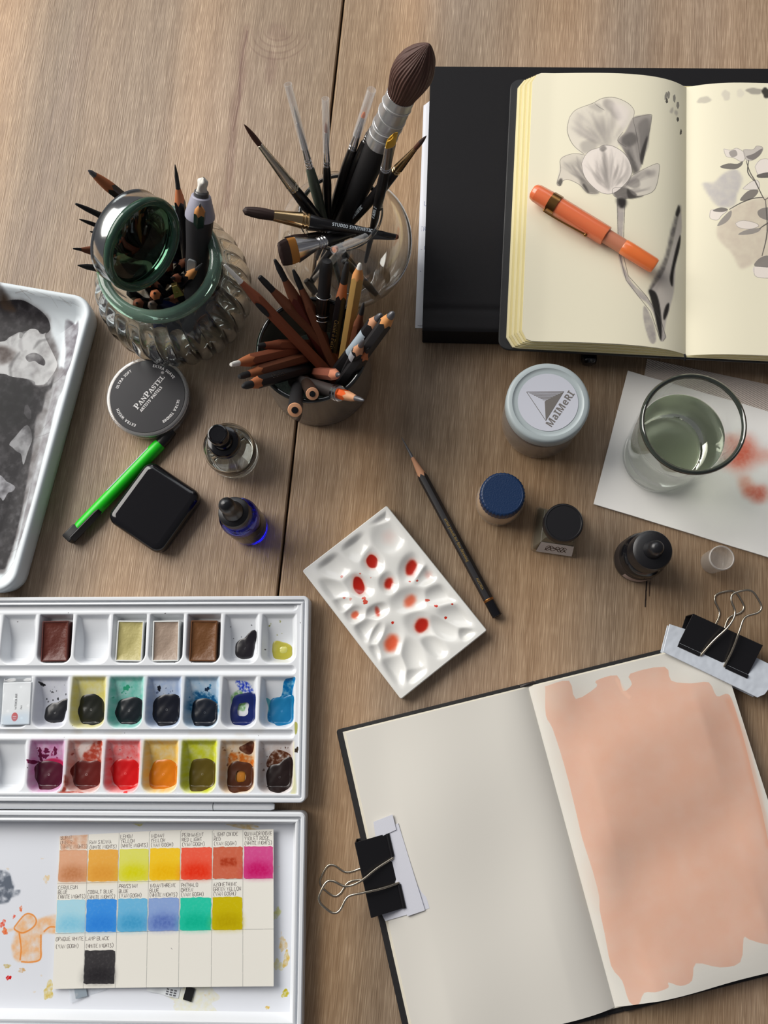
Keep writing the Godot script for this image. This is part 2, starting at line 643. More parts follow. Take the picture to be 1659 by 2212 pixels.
# ---------------------------------------------------------------- the table
func wood_textures() -> Array:
	var w := 2048
	var sz := [720.0, 960.0]
	var f := FastNoiseLite.new()
	f.noise_type = FastNoiseLite.TYPE_SIMPLEX
	f.fractal_type = FastNoiseLite.FRACTAL_FBM
	var layers := []
	for k in [[11, 0.30, 2, 2048, 70], [23, 0.045, 3, 1024, 16], [37, 0.010, 2, 512, 6], [41, 0.02, 2, 128, 128], [59, 0.42, 1, 2048, 110]]:
		f.seed = k[0]
		f.frequency = k[1]
		f.fractal_octaves = k[2]
		var im := f.get_image(k[3], k[4])
		im.resize(w, w, Image.INTERPOLATE_CUBIC)
		layers.push_back(im.get_data())
	var fine: PackedByteArray = layers[0]
	var mid: PackedByteArray = layers[1]
	var wide: PackedByteArray = layers[2]
	var blot: PackedByteArray = layers[3]
	var pore: PackedByteArray = layers[4]
	var ca := PackedByteArray()
	ca.resize(w * w * 3)
	var bu := PackedByteArray()
	bu.resize(w * w)
	for y in w:
		var z := -415.0 + y * 960.0 / w
		# the grain wanders a little from side to side
		var sh := int(9.0 * sin(z * 0.011) + 5.0 * sin(z * 0.027 + 1.0))
		for x in w:
			var i := y * w + x
			var j := y * w + (x + sh) % w
			var a := fine[i] - 128
			var b := mid[j] - 128
			var c := wide[j] - 128
			var d := blot[i] - 128
			var p := pore[i] - 128
			var t := 0.17 * a + 0.12 * b + 0.20 * c + 0.14 * d
			if p > 26:
				t += 0.42 * (p - 26)
			ca[3 * i] = clampi(int(WOOD_R + t * 0.62), 0, 255)
			ca[3 * i + 1] = clampi(int(WOOD_G + t * 0.62 - c * 0.05), 0, 255)
			ca[3 * i + 2] = clampi(int(WOOD_B + t * 0.58 - c * 0.09 + d * 0.02), 0, 255)
			bu[i] = clampi(128 + int(0.7 * a + 0.5 * p), 0, 255)
	var im2 := Image.create_from_data(w, w, false, Image.FORMAT_RGB8, ca)
	# darker heartwood streak, knots and cracks
	im2.convert(Image.FORMAT_RGBA8)
	var cv := Cv.new(-340.0, -415.0, sz[0], sz[1], 1.0, Color.WHITE)
	cv.im = im2
	cv.s = w / sz[0]
	var streak := Color(0.33, 0.20, 0.17)
	# pixels are not quite square, so marks are placed with their z scaled
	var q := func(x: float, z: float) -> Vector2:
		return Vector2(x, -415.0 + (z + 415.0) * sz[0] / sz[1])
	cv.line([q.call(-79, -240), q.call(-80, -215), q.call(-77, -190), q.call(-80, -160), q.call(-77, -120), q.call(-76, -70)], 7.0, Color(streak, 0.30), 2.5, 0.4)
	cv.line([q.call(-78, -235), q.call(-80, -200), q.call(-77, -170), q.call(-79, -140)], 2.0, Color(streak, 0.35), 0.8, 0.5)
	cv.blob(q.call(-54, -200), 5, 11, 0.0, Color(streak, 0.22), 2.5, 0.2, 4)
	cv.blob(q.call(-52, -235), 10, 6, 0.0, Color(streak, 0.16), 2.0, 0.3, 6)
	for k in 4:
		var ring := []
		for i in 15:
			var t := PI * (i / 14.0)
			ring.push_back(q.call(-52 + cos(t) * (12 + 5 * k), -236 + sin(t) * (9 + 6 * k)))
		cv.line(ring, 1.6, Color(streak, 0.16), 0.6, 0.5)
	cv.line([q.call(-215, -270), q.call(-222, -180), q.call(-228, -60), q.call(-240, 60)], 16.0, Color(0.42, 0.30, 0.27, 0.18), 6.0, 0.6)
	cv.line([q.call(266.3, 203), q.call(266.0, 213), q.call(265.8, 222)], 0.9, Color(0.08, 0.05, 0.04, 0.9), 0.0)
	cv.line([q.call(268.6, 203), q.call(268.5, 214)], 0.6, Color(0.12, 0.07, 0.05, 0.7), 0.0)
	cv.line([q.call(177, 11), q.call(176.5, 19)], 0.8, Color(0.08, 0.05, 0.04, 0.8), 0.0)
	cv.blob(q.call(-40, 455), 1.8, 2.6, 0, Color(0.06, 0.04, 0.03, 0.8), 0.8)
	for k in 5:
		var ring := []
		for i in 17:
			var t := PI * 1.15 * (i / 16.0) - 0.2
			ring.push_back(q.call(118 + cos(t) * (14 + 8 * k), 24 - sin(t) * (10 + 11 * k)))
		cv.line(ring, 2.4, Color(streak, 0.14), 0.9, 0.5)
	im2.convert(Image.FORMAT_RGB8)
	return [ImageTexture.create_from_image(im2), ImageTexture.create_from_image(Image.create_from_data(w, w, false, Image.FORMAT_L8, bu))]


const WOOD_R := 151.0
const WOOD_G := 126.0
const WOOD_B := 101.0


func table() -> void:
	var tx := wood_textures()
	var m := mat("oak_tabletop", "ffffff", 0.42, {"tex": tx[0], "bump": tx[1], "bump_cm": 0.02, "spec": 0.4})
	var t := thing("dining_table", "oak-look dining table top of two leaves with a dark gap between them, under everything", "table", Vector3(-82.5, 0, -302.5), -4.99)
	var org := Vector2(-340, -415)
	var size := Vector2(720, 960)
	obj("table_leaf", plate(MB.new(), [Vector2(-760, -620), Vector2(-0.7, -620), Vector2(-0.7, 700), Vector2(-760, 700)], -28, 0, 1.0, Transform3D(), org, size), m, t, "left leaf, paler and greyer")
	obj("table_leaf", plate(MB.new(), [Vector2(0.9, -620), Vector2(760, -620), Vector2(760, 700), Vector2(0.9, 700)], -28, 0, 1.3, Transform3D(), org, size), m, t, "right leaf")
	var dark := mat("oak_underframe", "4a3a2c", 0.6)
	obj("apron", rrect(MB.new(), 690, 600, 8, [Vector2(0, -100), Vector2(0, -28.2)], Transform3D(Basis(), Vector3(0, 0, 40))), dark, t)
	for sx in [-1, 1]:
		for sz in [-1, 1]:
			obj("leg", rrect(MB.new(), 35, 35, 4, [Vector2(4, -740), Vector2(0, -100)], Transform3D(Basis(), Vector3(sx * 640, 0, 40 + sz * 550))), dark, t)
	var fl := MeshInstance3D.new()
	fl.name = "floor"
	fl.mesh = plate(MB.new(), [Vector2(-2500, -2500), Vector2(2500, -2500), Vector2(2500, 2500), Vector2(-2500, 2500)], -790, -740, 0.0).mesh()
	fl.material_override = mat("floor_boards", "6e5f50", 0.6)
	fl.set_meta("kind", "structure")
	add_child(fl)


# ---------------------------------------------------------------- books and paper
func paper_mat(key: String, col: String, o := {}) -> StandardMaterial3D:
	var q := {"bump": noise_tex(0.12, 7, 4), "bump_cm": 0.006, "tri": 60.0, "spec": 0.25}
	q.merge(o, true)
	return mat(key, col, 0.85, q)


func black_book() -> void:
	var y := 1.4
	var t := thing("black_book", "large closed black cloth-bound book with a grooved spine, under the open cream sketchbook", "book", Vector3(4.5, y, -261.8), -2.2)
	var cloth := mat("black_book_cloth", "131215", 0.75, {"bump": noise_tex(0.35, 5, 2), "bump_cm": 0.012, "tri": 45.0, "spec": 0.35})
	var top := func(s: float, u: float) -> Vector3:
		var z := -222.0 + 222.0 * u
		var g := exp(-pow((z + 17.0) / 2.6, 2.0))
		var round_ := maxf(0.0, (z + 3.0) / 3.0)
		return Vector3(330.0 * s, 25.0 - 1.5 * g - 1.6 * round_ * round_, z)
	obj("front_cover", slab(MB.new(), 2, 150, top, func(p: Vector3) -> float: return 21.5), cloth, t)
	obj("back_cover", rrect(MB.new(), 165, 111, 1, [Vector2(0.4, 0), Vector2(0, 0.4), Vector2(0, 2.6), Vector2(0.4, 3)], Transform3D(Basis(), Vector3(165, 0, -111))), cloth, t)
	obj("spine", rrect(MB.new(), 165, 1.6, 1.2, [Vector2(0, 2.8), Vector2(0, 21.7)], Transform3D(Basis(), Vector3(165, 0, -1.7))), cloth, t)
	obj("page_block", rrect(MB.new(), 161, 107.5, 0.5, [Vector2(0, 3), Vector2(0, 21.5)], Transform3D(Basis(), Vector3(165, 0, -111.5))), paper_mat("book_pages", "d8d3c6"), t)


func loose_papers() -> void:
	var rg := RandomNumberGenerator.new()
	rg.seed = 5
	for k in 2:
		var dx := -5.0 if k == 0 else -3.0
		var cv := Cv.new(-7, -212, 24, 204, 5.0, Color("dfe1e8"))
		var inkc := Color(0.25, 0.3, 0.5, 0.7)
		if k == 1:
			cv.text("U", Vector2(-1.6, -116), 4.0, inkc, 0.35, rg)
			cv.text("TRI", Vector2(-4.6, -94), 3.6, inkc, 0.35, rg)
			cv.text("L E", Vector2(-4.2, -78), 3.0, inkc, 0.3, rg)
			cv.line([Vector2(-4.5, -60), Vector2(-2.5, -59.5)], 0.4, inkc)
		var o := [Vector2(-0.5 + k, -210), Vector2(dx, -206 + k), Vector2(dx - 0.8, -12.5 - k * 2.0), Vector2(60, -12.5 - k * 2.0), Vector2(60, -210)]
		var t := thing("paper_sheet", ["white paper sheet, the lower of two sticking out left from under the black book", "white sheet with faint blue handwriting, upper of two under the black book's left edge"][k], "paper", Vector3(4.5, 0.1 + 0.6 * k, -261.8), -2.2, "sheets under the black book")
		obj("sheet", plate(MB.new(), o, 0, 0.45, 0.0, Transform3D(), Vector2(-7, -212), Vector2(24, 204)), mat("loose_paper_%d" % k, "ffffff", 0.85, {"tex": cv.tex(), "spec": 0.2}), t)


func petal_streaks(cv: Cv, rim: Array, root: Vector2, count: int, dark: float, light: float, width: float, rg: RandomNumberGenerator) -> void:
	# fine brush strokes from a petal's root towards its rim
	var c := curve(rim, 8)
	for k in count:
		var f := rg.randf()
		var e: Vector2 = c[int(f * (c.size() - 1))]
		var a := root.lerp(e, rg.randf_range(0.05, 0.35))
		var b := root.lerp(e, rg.randf_range(0.55, 0.98))
		var bend := (b - a).orthogonal() * rg.randf_range(-0.08, 0.08)
		var v := lerpf(dark, light, rg.randf())
		cv.line(curve([a, (a + b) / 2.0 + bend, b], 5), width * rg.randf_range(0.5, 1.4), Color(v, v * 0.955, v * 0.92, rg.randf_range(0.16, 0.38)), width * 0.35, 0.8)


func flower_print() -> Cv:
	var cv := Cv.new(-133, -224, 266, 228, 5.2, Color("ece5cc"))
	var g := func(v: float, a: float) -> Color: return Color(v, v * 0.955, v * 0.92, a)
	var rg := RandomNumberGenerator.new()
	rg.seed = 12
	# left page: a large ink-wash blossom on a bent stem; fills, then strokes, then fine outlines
	cv.poly(curve([Vector2(-90.9,-181.4),Vector2(-86.2,-188.1),Vector2(-74.1,-193.6),Vector2(-66.8,-198.1),Vector2(-57.8,-199.1),Vector2(-48.0,-195.2),Vector2(-42.7,-188.9),Vector2(-43.7,-181.5),Vector2(-50.8,-170.2),Vector2(-54.6,-157.3),Vector2(-65.1,-155.0),Vector2(-70.0,-156.6),Vector2(-79.5,-150.8),Vector2(-87.8,-158.6),Vector2(-92.2,-170.3)], 4, true), g.call(0.86, 0.55), 0.5)
	petal_streaks(cv, [Vector2(-92.2,-170.3),Vector2(-90.9,-181.4),Vector2(-86.2,-188.1),Vector2(-74.1,-193.6),Vector2(-62.7,-198.9),Vector2(-52.1,-196.3),Vector2(-43.0,-188.9)], Vector2(-61.0,-155.2), 46, 0.55, 0.8, 2.2, rg)
	cv.poly(curve([Vector2(-65.1,-197.3),Vector2(-58.6,-195.3),Vector2(-51.8,-183.0),Vector2(-55.5,-180.1),Vector2(-60.8,-186.3),Vector2(-65.8,-191.7)], 4, true), g.call(0.55, 0.55), 1.3)
	cv.poly(curve([Vector2(-69.0,-185.1),Vector2(-64.8,-179.7),Vector2(-60.4,-162.5),Vector2(-62.7,-157.8),Vector2(-66.0,-162.3),Vector2(-70.3,-173.0)], 4, true), g.call(0.6, 0.45), 1.6)
	cv.poly(curve([Vector2(-77.3,-191.2),Vector2(-70.0,-193.7),Vector2(-65.8,-188.0),Vector2(-69.0,-186.0),Vector2(-73.9,-189.1)], 4, true), g.call(0.58, 0.4), 1.0)
	cv.poly(curve([Vector2(-86.0,-182.5),Vector2(-82.0,-184.0),Vector2(-79.7,-170.8),Vector2(-81.8,-165.2),Vector2(-85.5,-170.6)], 4, true), g.call(0.68, 0.45), 1.6)
	cv.poly(curve([Vector2(-82.2,-159.7),Vector2(-73.3,-162.8),Vector2(-69.6,-156.6),Vector2(-79.2,-151.1)], 4, true), g.call(0.6, 0.5), 1.3)
	cv.poly(curve([Vector2(-61.0,-195.2),Vector2(-52.0,-193.2),Vector2(-47.1,-188.8),Vector2(-48.5,-175.8),Vector2(-53.3,-173.8),Vector2(-56.7,-184.7)], 4, true), g.call(0.91, 0.75), 1.6)
	cv.poly(curve([Vector2(-43.7,-182.4),Vector2(-37.3,-185.5),Vector2(-30.8,-187.0),Vector2(-29.3,-184.0),Vector2(-32.2,-165.5),Vector2(-35.2,-149.1),Vector2(-39.1,-138.1),Vector2(-43.9,-141.5),Vector2(-50.6,-155.7),Vector2(-54.7,-162.7),Vector2(-49.2,-170.3)], 4, true), g.call(0.62, 0.9), 0.5)
	petal_streaks(cv, [Vector2(-43.7,-182.4),Vector2(-30.8,-186.7),Vector2(-29.6,-183.0),Vector2(-32.2,-165.5)], Vector2(-38.3,-141.8), 22, 0.35, 0.62, 1.8, rg)
	petal_streaks(cv, [Vector2(-49.2,-170.3),Vector2(-53.9,-164.6),Vector2(-51.4,-157.4)], Vector2(-39.1,-141.7), 14, 0.38, 0.66, 1.8, rg)
	cv.poly(curve([Vector2(-39.6,-178.0),Vector2(-32.4,-183.8),Vector2(-31.1,-174.7),Vector2(-35.2,-152.7),Vector2(-37.6,-149.0),Vector2(-38.5,-165.3)], 4, true), g.call(0.45, 0.6), 1.2)
	cv.poly(curve([Vector2(-51.5,-165.6),Vector2(-44.3,-170.5),Vector2(-39.7,-165.2),Vector2(-44.2,-158.7),Vector2(-50.6,-159.3)], 4, true), g.call(0.36, 0.7), 1.2)
	cv.poly(curve([Vector2(-32.1,-169.2),Vector2(-35.0,-149.1),Vector2(-36.3,-144.0),Vector2(-37.6,-152.6)], 4, true), g.call(0.22, 0.8), 0.6)
	cv.poly(curve([Vector2(-48.2,-157.9),Vector2(-42.4,-147.0),Vector2(-38.7,-138.1),Vector2(-43.0,-135.8),Vector2(-45.3,-145.0)], 4, true), g.call(0.36, 0.8), 0.8)
	cv.poly(curve([Vector2(-96.4,-146.4),Vector2(-92.4,-149.6),Vector2(-84.4,-151.1),Vector2(-78.7,-149.9),Vector2(-76.1,-143.7),Vector2(-80.0,-138.1),Vector2(-75.7,-127.5),Vector2(-67.5,-119.0),Vector2(-75.5,-118.6),Vector2(-82.1,-125.4),Vector2(-90.2,-129.5),Vector2(-95.0,-128.4),Vector2(-96.0,-124.4),Vector2(-98.5,-126.5),Vector2(-96.9,-137.3)], 4, true), g.call(0.80, 0.6), 0.5)
	petal_streaks(cv, [Vector2(-96.2,-139.2),Vector2(-94.8,-146.5),Vector2(-87.6,-150.8),Vector2(-79.5,-149.8)], Vector2(-74.0,-124.0), 26, 0.48, 0.74, 1.8, rg)
	cv.poly(curve([Vector2(-94.1,-141.4),Vector2(-85.8,-145.4),Vector2(-79.7,-145.0),Vector2(-80.8,-139.9),Vector2(-90.5,-139.1)], 4, true), g.call(0.58, 0.45), 1.5)
	cv.poly(curve([Vector2(-82.2,-131.7),Vector2(-77.4,-128.9),Vector2(-67.5,-119.3),Vector2(-75.5,-118.6),Vector2(-80.5,-124.6)], 4, true), g.call(0.46, 0.7), 0.9)
	cv.poly(curve([Vector2(-98.2,-126.9),Vector2(-95.7,-130.7),Vector2(-94.4,-128.1),Vector2(-96.0,-124.4)], 4, true), g.call(0.3, 0.8), 0.5)
	cv.poly(curve([Vector2(-79.7,-125.2),Vector2(-78.1,-125.6),Vector2(-74.7,-119.0),Vector2(-76.2,-119.3)], 4, true), g.call(0.2, 0.6), 0.5)
	cv.poly(curve([Vector2(-43.8,-134.3),Vector2(-32.7,-142.0),Vector2(-24.0,-146.9),Vector2(-22.8,-141.6),Vector2(-26.2,-125.3),Vector2(-35.6,-118.7),Vector2(-48.3,-115.3),Vector2(-56.3,-116.7),Vector2(-57.4,-123.0),Vector2(-48.5,-125.2)], 4, true), g.call(0.83, 0.65), 0.5)
	petal_streaks(cv, [Vector2(-43.8,-134.3),Vector2(-32.7,-142.0),Vector2(-24.0,-146.9),Vector2(-24.6,-131.6),Vector2(-29.3,-124.3)], Vector2(-54.7,-117.8), 26, 0.5, 0.78, 1.6, rg)
	cv.poly(curve([Vector2(-42.2,-134.9),Vector2(-32.7,-140.8),Vector2(-29.1,-137.7),Vector2(-35.5,-132.6),Vector2(-48.5,-126.6)], 4, true), g.call(0.55, 0.45), 1.2)
	cv.poly(curve([Vector2(-57.0,-122.1),Vector2(-50.8,-124.2),Vector2(-45.2,-123.2),Vector2(-39.6,-118.5),Vector2(-48.3,-115.1),Vector2(-55.5,-116.3)], 4, true), g.call(0.42, 0.85), 0.6)
	cv.poly(curve([Vector2(-45.7,-129.8),Vector2(-39.0,-132.4),Vector2(-37.6,-126.6),Vector2(-42.1,-124.1),Vector2(-47.5,-126.7)], 4, true), g.call(0.5, 0.55), 0.7)
	cv.poly(curve([Vector2(-33.5,-138.4),Vector2(-26.3,-141.4),Vector2(-26.3,-136.9),Vector2(-31.0,-134.9)], 4, true), g.call(0.55, 0.5), 0.8)
	cv.poly(curve([Vector2(-46.8,-123.5),Vector2(-42.0,-118.4),Vector2(-34.8,-118.7),Vector2(-38.8,-116.8),Vector2(-45.9,-115.6)], 4, true), g.call(0.22, 0.7), 0.6)
	cv.poly(curve([Vector2(-80.9,-142.6),Vector2(-78.7,-149.0),Vector2(-74.7,-153.7),Vector2(-68.3,-156.3),Vector2(-65.1,-158.3),Vector2(-58.7,-158.0),Vector2(-51.3,-153.8),Vector2(-46.4,-147.7),Vector2(-43.9,-140.6),Vector2(-44.1,-135.2),Vector2(-48.5,-127.0),Vector2(-57.1,-119.1),Vector2(-65.9,-119.1),Vector2(-74.1,-125.8),Vector2(-79.1,-133.6)], 4, true), g.call(0.92, 0.95), 0.4)
	petal_streaks(cv, [Vector2(-80.1,-143.5),Vector2(-74.7,-153.5),Vector2(-65.1,-157.6),Vector2(-55.4,-157.3),Vector2(-46.4,-148.6),Vector2(-44.2,-137.9)], Vector2(-59.5,-119.0), 52, 0.5, 0.82, 1.5, rg)
	cv.poly(curve([Vector2(-65.9,-155.0),Vector2(-62.0,-147.9),Vector2(-61.1,-133.6),Vector2(-59.9,-120.8),Vector2(-63.7,-126.3),Vector2(-65.6,-140.5)], 4, true), g.call(0.52, 0.5), 1.0)
	cv.poly(curve([Vector2(-70.6,-151.1),Vector2(-69.3,-140.4),Vector2(-66.1,-126.2),Vector2(-70.2,-133.1)], 4, true), g.call(0.62, 0.45), 1.0)
	cv.poly(curve([Vector2(-48.8,-148.5),Vector2(-45.2,-141.4),Vector2(-46.2,-132.4),Vector2(-50.9,-126.9),Vector2(-47.9,-137.7)], 4, true), g.call(0.6, 0.45), 1.0)
	cv.poly(curve([Vector2(-65.1,-158.3),Vector2(-62.7,-155.5),Vector2(-65.8,-152.8),Vector2(-68.0,-155.3)], 4, true), g.call(0.4, 0.6), 0.6)
	cv.line(curve([Vector2(-90.9,-181.4),Vector2(-86.2,-188.1),Vector2(-74.1,-193.6),Vector2(-66.8,-198.1),Vector2(-57.8,-199.1),Vector2(-48.0,-195.2),Vector2(-42.7,-188.9),Vector2(-43.7,-181.5)], 4), 0.42, g.call(0.3, 0.6), 0.1, 0.4)
	cv.line(curve([Vector2(-90.9,-181.4),Vector2(-92.2,-170.3),Vector2(-87.8,-158.6),Vector2(-79.5,-150.8)], 4), 0.42, g.call(0.3, 0.6), 0.1, 0.4)
	cv.line(curve([Vector2(-72.4,-193.6),Vector2(-69.1,-190.6),Vector2(-64.9,-188.0)], 4), 0.42, g.call(0.3, 0.6), 0.1, 0.4)
	cv.line(curve([Vector2(-43.7,-182.4),Vector2(-30.8,-187.0),Vector2(-29.3,-184.0),Vector2(-32.2,-165.5),Vector2(-36.3,-144.5)], 4), 0.42, g.call(0.3, 0.6), 0.1, 0.4)
	cv.line(curve([Vector2(-43.7,-182.4),Vector2(-40.3,-167.0),Vector2(-36.7,-141.8)], 4), 0.42, g.call(0.3, 0.6), 0.1, 0.4)
	cv.line(curve([Vector2(-50.8,-170.2),Vector2(-54.7,-162.7),Vector2(-48.2,-157.6)], 4), 0.42, g.call(0.3, 0.6), 0.1, 0.4)
	cv.line(curve([Vector2(-78.7,-149.9),Vector2(-87.6,-150.9),Vector2(-96.4,-146.4),Vector2(-96.1,-137.4),Vector2(-98.5,-126.5),Vector2(-96.0,-124.4),Vector2(-94.7,-128.1),Vector2(-90.2,-129.5),Vector2(-82.1,-125.4),Vector2(-75.5,-118.6),Vector2(-67.5,-119.0)], 4), 0.42, g.call(0.3, 0.6), 0.1, 0.4)
	cv.line(curve([Vector2(-80.9,-142.6),Vector2(-78.7,-149.0),Vector2(-74.7,-153.7),Vector2(-68.3,-156.3),Vector2(-65.1,-158.3),Vector2(-58.7,-158.0),Vector2(-51.3,-153.8),Vector2(-46.4,-147.7),Vector2(-43.9,-140.6),Vector2(-44.1,-135.2),Vector2(-48.5,-127.0),Vector2(-57.1,-119.1),Vector2(-65.9,-119.1),Vector2(-74.1,-125.8),Vector2(-79.1,-133.6),Vector2(-80.9,-142.6)], 4), 0.42, g.call(0.3, 0.6), 0.1, 0.4)
	cv.line(curve([Vector2(-43.8,-134.3),Vector2(-32.7,-142.0),Vector2(-24.0,-146.9),Vector2(-22.8,-141.6),Vector2(-26.2,-125.3),Vector2(-35.6,-118.7),Vector2(-48.3,-115.3),Vector2(-56.3,-116.7),Vector2(-57.4,-123.0),Vector2(-48.5,-125.2),Vector2(-43.8,-134.3)], 4), 0.42, g.call(0.3, 0.6), 0.1, 0.4)
	# stem and leaf
	cv.poly(curve([Vector2(-54.2,-115.2),Vector2(-48.3,-115.4),Vector2(-48.8,-105.7),Vector2(-49.9,-70.8),Vector2(-47.4,-58.9),Vector2(-41.0,-47.3),Vector2(-31.5,-39.3),Vector2(-23.7,-26.3),Vector2(-18.2,-14.9),Vector2(-16.6,-10.0),Vector2(-20.4,-6.2),Vector2(-22.0,-14.7),Vector2(-28.4,-31.1),Vector2(-37.7,-39.0),Vector2(-46.5,-50.4),Vector2(-50.6,-62.2),Vector2(-52.7,-74.1),Vector2(-53.6,-98.5)], 4, true), g.call(0.70, 0.92), 0.5, 0.14, 20, 0.02)
	cv.poly(curve([Vector2(-54.2,-115.2),Vector2(-48.3,-115.4),Vector2(-47.4,-110.2),Vector2(-50.6,-107.0),Vector2(-53.6,-109.9)], 4, true), g.call(0.16, 0.9), 0.8)
	cv.poly(curve([Vector2(-6.3,-117.4),Vector2(-5.5,-111.3),Vector2(-11.6,-83.1),Vector2(-17.7,-60.4),Vector2(-25.4,-41.4),Vector2(-30.0,-42.8),Vector2(-27.0,-51.4),Vector2(-17.8,-72.4),Vector2(-12.5,-96.9)], 4, true), g.call(0.45, 0.9), 0.8, 0.14, 24, 0.02)
	cv.poly(curve([Vector2(-5.8,-111.3),Vector2(-3.9,-100.8),Vector2(-6.6,-83.3),Vector2(-9.2,-66.0),Vector2(-10.7,-45.5),Vector2(-16.0,-25.0),Vector2(-18.9,-8.3),Vector2(-21.3,-23.1),Vector2(-23.7,-34.7),Vector2(-28.5,-42.9),Vector2(-19.3,-58.6),Vector2(-12.4,-79.6)], 4, true), g.call(0.74, 0.85), 0.5)
	cv.poly(curve([Vector2(-5.1,-93.8),Vector2(-5.7,-83.4),Vector2(-10.3,-64.2),Vector2(-11.5,-50.5),Vector2(-13.8,-55.5),Vector2(-12.3,-65.8),Vector2(-8.5,-83.2)], 4, true), g.call(0.13, 0.9), 0.6)
	cv.poly(curve([Vector2(-14.2,-36.9),Vector2(-14.8,-30.1),Vector2(-17.8,-22.9),Vector2(-18.7,-26.6),Vector2(-16.8,-34.2)], 4, true), g.call(0.13, 0.9), 0.5)
	cv.poly(curve([Vector2(-29.7,-44.5),Vector2(-24.6,-43.1),Vector2(-21.4,-33.1),Vector2(-19.7,-16.5),Vector2(-20.4,-6.5),Vector2(-22.8,-14.7),Vector2(-25.2,-26.2),Vector2(-28.4,-37.8)], 4, true), g.call(0.15, 0.92), 0.7)
	cv.poly(curve([Vector2(-6.7,-117.4),Vector2(-5.5,-113.0),Vector2(-7.8,-107.6),Vector2(-9.4,-109.3)], 4, true), g.call(0.15, 0.8), 0.6)
	cv.poly(curve([Vector2(-33.3,-31.7),Vector2(-29.9,-27.7),Vector2(-25.1,-16.2),Vector2(-24.3,-5.5),Vector2(-28.1,-4.1),Vector2(-32.0,-14.2),Vector2(-33.7,-24.1)], 4, true), g.call(0.66, 0.85), 0.7, 0.14, 30, 0.02)
	cv.line([Vector2(-53.9,-115.2),Vector2(-53.6,-98.5),Vector2(-52.3,-72.4),Vector2(-46.5,-50.4),Vector2(-37.7,-39.0),Vector2(-28.3,-27.7),Vector2(-21.2,-8.1)], 0.45, g.call(0.30, 0.6))
	cv.line([Vector2(-48.5,-109.2),Vector2(-49.2,-70.9),Vector2(-45.0,-53.9),Vector2(-31.5,-39.3),Vector2(-20.6,-23.1),Vector2(-16.6,-10.0),Vector2(-18.9,-6.6)], 0.45, g.call(0.30, 0.6))
	# brush try-outs by the gutter
	for b in [Vector2(-18.0,-205.3), Vector2(-15.9,-207.0), Vector2(-11.0,-205.6), Vector2(-7.9,-201.0)]:
		cv.blob(b, 1.1, 3.4, 0.1, g.call(0.45, 0.7), 0.4, 0.2, int(b.x * 10))
	for b in [Vector2(-17.3,-201.4), Vector2(-7.9,-188.8), Vector2(-5.1,-179.1)]:
		cv.blob(b, 0.9, 2.2, 0.2, g.call(0.2, 0.75), 0.4, 0.3, int(b.x * 10))
	for b in [Vector2(-13.1,-194.4), Vector2(-9.3,-193.8)]:
		cv.blob(b, 1.3, 2.6, 0.2, g.call(0.6, 0.5), 0.6, 0.3, int(b.x * 10))
	# right page: swatches along the top and a spray of small blossoms
	for b in [[Vector2(12.3,-207.1), 4.5, 3.2, 0.58, 0.4], [Vector2(27.9,-209.8), 3, 4.5, 0.72, 0.4], [Vector2(38.3,-211.4), 2.5, 4.0, 0.78, 0.3], [Vector2(48.7,-213.4), 5.5, 3.0, 0.5, 0.6], [Vector2(57.4,-212.2), 3, 4.5, 0.15, 0.85]]:
		cv.blob(b[0], b[1], b[2], 0.0, g.call(b[3], b[4]), 0.5, 0.2, int(b[1] * 7))
	cv.poly(curve([Vector2(11.0,-136.8),Vector2(18.7,-136.4),Vector2(25.2,-143.2),Vector2(34.2,-147.2),Vector2(39.2,-138.8),Vector2(35.3,-127.1),Vector2(32.7,-117.0),Vector2(22.5,-116.5),Vector2(16.1,-124.8)], 4, true), Color(0.64, 0.62, 0.67, 0.5), 0.8, 0.1, 3, 0.02)
	cv.poly(curve([Vector2(30.1,-112.6),Vector2(39.1,-119.4),Vector2(57.4,-125.3),Vector2(73.4,-123.2),Vector2(77.9,-98.0),Vector2(67.4,-75.2),Vector2(56.7,-74.7),Vector2(47.4,-71.4),Vector2(37.3,-66.8),Vector2(31.1,-79.0),Vector2(22.4,-89.7),Vector2(21.1,-99.5)], 4, true), Color(0.76, 0.69, 0.63, 0.5), 1.2, 0.12, 5, 0.02)
	cv.poly(curve([Vector2(25.9,-164.3),Vector2(27.8,-157.8),Vector2(33.0,-156.6),Vector2(39.4,-153.2),Vector2(41.4,-159.9),Vector2(35.6,-164.7),Vector2(31.1,-163.1)], 4, true), g.call(0.9, 0.9), 0.3)
	cv.line(curve([Vector2(25.9,-164.3),Vector2(27.8,-157.8),Vector2(33.0,-156.6),Vector2(39.4,-153.2),Vector2(41.4,-159.9),Vector2(35.6,-164.7),Vector2(31.1,-163.1),Vector2(25.9,-164.3)], 4), 0.35, g.call(0.42, 0.6), 0.1, 0.4)
	cv.poly(curve([Vector2(40.1,-163.4),Vector2(42.0,-154.8),Vector2(47.1,-155.0),Vector2(52.3,-159.6),Vector2(54.3,-165.5),Vector2(49.8,-166.8),Vector2(47.2,-163.8)], 4, true), g.call(0.78, 0.9), 0.3)
	cv.line(curve([Vector2(40.1,-163.4),Vector2(42.0,-154.8),Vector2(47.1,-155.0),Vector2(52.3,-159.6),Vector2(54.3,-165.5),Vector2(49.8,-166.8),Vector2(47.2,-163.8),Vector2(40.1,-163.4)], 4), 0.35, g.call(0.42, 0.6), 0.1, 0.4)
	cv.poly(curve([Vector2(39.2,-130.9),Vector2(44.3,-136.1),Vector2(49.5,-138.5),Vector2(51.7,-133.6),Vector2(48.7,-130.3)], 4, true), g.call(0.9, 0.9), 0.3)
